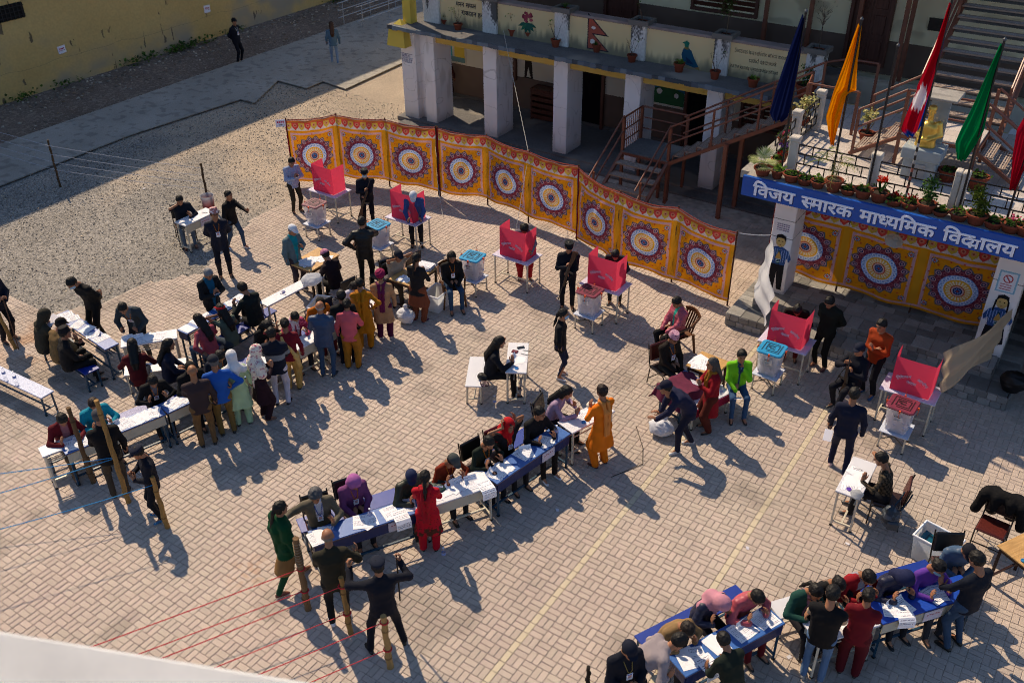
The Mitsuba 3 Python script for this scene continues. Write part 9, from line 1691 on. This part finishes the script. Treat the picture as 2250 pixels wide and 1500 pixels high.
    ('man in a dark plaid shirt on the phone at the white desk with the plastic bag', -1.481, 12.892, -172, {'h': 1.63, 'z': 0, 'sit': 0.45, 'lean': 10, 'head': (20, 0), 'top': ('shirt', '#191712', 'plaid', '#4a4032'), 'bottom': ('trousers', '#101218'), 'L': 'desk', 'R': 'face'}),
    ('man in a dark blue jacket covering his eyes with one hand at the far white desk', -18.707, 13.426, -30, {'h': 1.63, 'z': 0, 'sit': 0.45, 'lean': 10, 'head': (25, 0), 'top': ('jacket', '#0f1624'), 'bottom': ('jeans', '#4c5a6a'), 'L': 'desk', 'R': 'face', 'shoes': '#4a241a'}),
    ('man in a slate blue padded jacket and navy cap bent over beside the white tub', -0.241, 11.882, -60, {'h': 1.63, 'z': 0, 'sit': 0.45, 'lean': 24, 'head': (35, 0), 'top': ('puffer', '#39506a'), 'bottom': ('jeans', '#2c4460'), 'wear': ('cap', '#12141f'), 'L': 'lap', 'R': 'lap'}),
    ('masked woman in a purple sweater with a high bun writing at the blue desk', -0.51, 11.128, -38, {'h': 1.63, 'z': 0, 'sit': 0.45, 'sex': 'f', 'lean': 10, 'head': (30, 0), 'top': ('sweater', '#56308a'), 'bottom': ('trousers', '#2a2a30'), 'hair': ('bun', '#0d0b0b'), 'mask': '#7aa2b8', 'L': 'desk', 'R': 'desk'}),
    ('person in a navy quilted hooded coat writing with bowed head', -0.929, 10.803, -38, {'h': 1.63, 'z': 0, 'sit': 0.45, 'lean': 22, 'head': (45, 0), 'top': ('puffer', '#161b34'), 'wear': ('hood', '#1a2040'), 'bottom': ('trousers', '#1a1a20'), 'L': 'desk', 'R': 'desk'}),
    ('woman in a red jacket and grey top leaning over a long list', -1.345, 10.533, -38, {'h': 1.63, 'z': 0, 'sit': 0.45, 'sex': 'f', 'lean': 20, 'head': (42, 0), 'top': ('jacket', '#7c0d1a', 'open', '#7c7c86'), 'bottom': ('trousers', '#1a1a20'), 'hair': ('short', '#0d0b0b'), 'L': 'desk', 'R': 'desk'}),
    ('woman in a black jacket with tied hair between the green cardigan and the red jacket', -1.643, 10.176, -38, {'h': 1.63, 'z': 0, 'sit': 0.45, 'sex': 'f', 'lean': 20, 'head': (40, 0), 'top': ('jacket', '#101114', 'openv', '#6a5a50'), 'bottom': ('trousers', '#1a1a20'), 'hair': ('bun', '#0d0b0b'), 'L': 'desk', 'R': 'desk', 'badge': True}),
    ('woman in a dark green cardigan and pink top at the left end of the right desk row', -1.831, 9.83, -38, {'h': 1.63, 'z': 0, 'sit': 0.45, 'sex': 'f', 'lean': 16, 'head': (35, 10), 'top': ('jacket', '#163c36', 'openv', '#8a6078'), 'bottom': ('trousers', '#1a1a20'), 'hair': ('pony', '#0d0b0b'), 'L': 'hold', 'R': 'desk'}),
    ('woman in a pink padded jacket writing at the near blue desk', -2.502, 9.321, -28, {'h': 1.63, 'z': 0, 'sit': 0.45, 'sex': 'f', 'lean': 20, 'head': (40, 0), 'top': ('puffer', '#a04854'), 'bottom': ('trousers', '#5a0f18'), 'hair': ('short', '#0d0b0b'), 'L': 'desk', 'R': 'desk', 'glasses': True}),
    ('person in a navy padded coat with a pink scarf over the bowed head', -2.907, 9.031, -28, {'h': 1.63, 'z': 0, 'sit': 0.45, 'sex': 'f', 'lean': 26, 'head': (50, 0), 'top': ('puffer', '#171d36'), 'wear': ('headscarf', '#b07a88'), 'bottom': ('trousers', '#1a1a20'), 'L': 'desk', 'R': 'desk'}),
    ('person in a tan hooded sweatshirt and glasses leaning over the near blue desk', -3.114, 8.375, -28, {'h': 1.63, 'z': 0, 'sit': 0.45, 'lean': 26, 'head': (45, 0), 'top': ('jacket', '#7a6242'), 'bottom': ('trousers', '#1a1a20'), 'hair': ('short', '#1c1512'), 'L': 'desk', 'R': 'desk', 'glasses': True}),
]
BY = {}
for lab, x_, y_, rz_, kw in PEOPLE: BY[lab] = person(lab, x_, y_, rz_, **kw)
def who(s): return next(v for k_, v in BY.items() if s in k_)
def grip(s, a=1, t=.35, off=(0, 0, 0)):
    b = who(s); sh, e, w_ = b['arm'][a]; return b['W'](w_ + unit(w_ - e) * .09 + A(*off))
a, b = grip('soldier in black with a wooden', 1), grip('soldier in black with a wooden', -1); d = unit(b - a); rifle('wooden rifle held across the chest by the soldier in the middle', b + d * .38, a - d * .50)
a, b = grip('masked guard', 1), grip('masked guard', -1); d = unit(a - b); rifle('black rifle held upright by the masked guard between the booths', a + d * .46, b - d * .34)
a, b = grip('half sitting', 1), grip('half sitting', -1); d = unit(a - b); rifle('rifle standing between the knees of the sitting soldier', a + d * .52, b - d * .22)
def stick(label, p, q, r=.011, c='#4a2a1c'): k = thing('stick', label, 'stick'); mb = MB(); mb.tube([p, q], r, c, 7); v, f, cc, u = mb.arrays(); put(k, (v, f), 'satin', cc)
g_ = grip('guard at the left edge', -1); stick('thin brown stick in the hand of the guard at the left edge', g_ + A(-.02, 0, .12), (g_[0] + .18, g_[1] - .12, .01))
g_ = grip('both arms raised', 1); stick('baton in the left hand of the officer with raised arms', g_ + A(0, 0, .05), g_ + A(.02, .0, -.34), .012, '#6a5a48'); g_ = grip('both arms raised', -1); stick('dark baton in the right hand of the officer with raised arms', g_ + A(0, 0, .04), g_ + A(.08, -.1, -.75), .012, '#15130f')
def held(label, s, a=1, w=.10, h=.16, dz=.02):
    b = who(s); p = grip(s, a); rz = math.atan2(b['Rw'][1, 0], b['Rw'][0, 0]); k = thing('slip', label, 'paper'); mb = MB(); mb.box(p + A(0, 0, dz), (h, w, .004), R=rotz(rz) @ roty(-.5), color='#d0d0da'); v, f, c, u = mb.arrays(); put(k, (v, f), 'matte', c)
held('folded paper held by the man looking down beside the cloth screens', 'pale blue-grey sweater', 1); held('slip of paper held by the grey-haired man in teal', 'grey-haired man in a black', 1); held('white slip held by the elderly woman in red', 'elderly woman', 1, .14, .2); held('pinkish paper hanging in the hand of the lime green cardigan', 'lime green', -1, .16, .22, -.08); held('folded paper in the hand of the man walking away in navy', 'walking away with', 1, .14, .22, -.1); held('raised page in the hand of the dark olive hood', 'dark olive hooded jacket lifting', 1, .22, .3, .05)
held('slip held by the woman with the long plait', 'long plait', -1, .14, .2)
# ---- the photographer's roof edge, close to the lens
k = thing('roof_ledge', 'pale concrete roof ledge out of focus at the bottom left corner', 'ledge')
p0, p1 = A(-0.8933, 0.2913, 10.1985), A(-0.5432, 0.4366, 10.1985)
d = unit(p1 - p0); n_ = A(d[1], -d[0], 0); n_ = n_ if n_ @ (A(0, 0, 0) - p0) * 1 > 0 else -n_
a, b = p0 - d * 3, p1 + d * 3; m = MB(); m.box((a + b) / 2 + n_ * .15 - A(0, 0, .15), (np.linalg.norm(b - a), .30, .30), math.atan2(d[1], d[0]), '#c2c3c4', bevel=.012); v, f, c, u = m.arrays(); put(k, (v, f), 'ledge_paint')
scene['ledge_paint'] = two(pr(proc(lambda p, n, uv: mix([.36, .365, .37], [.50, .505, .51], fbm(p.x * 14, p.y * 14, p.z * 14, 4))), .8, .2))
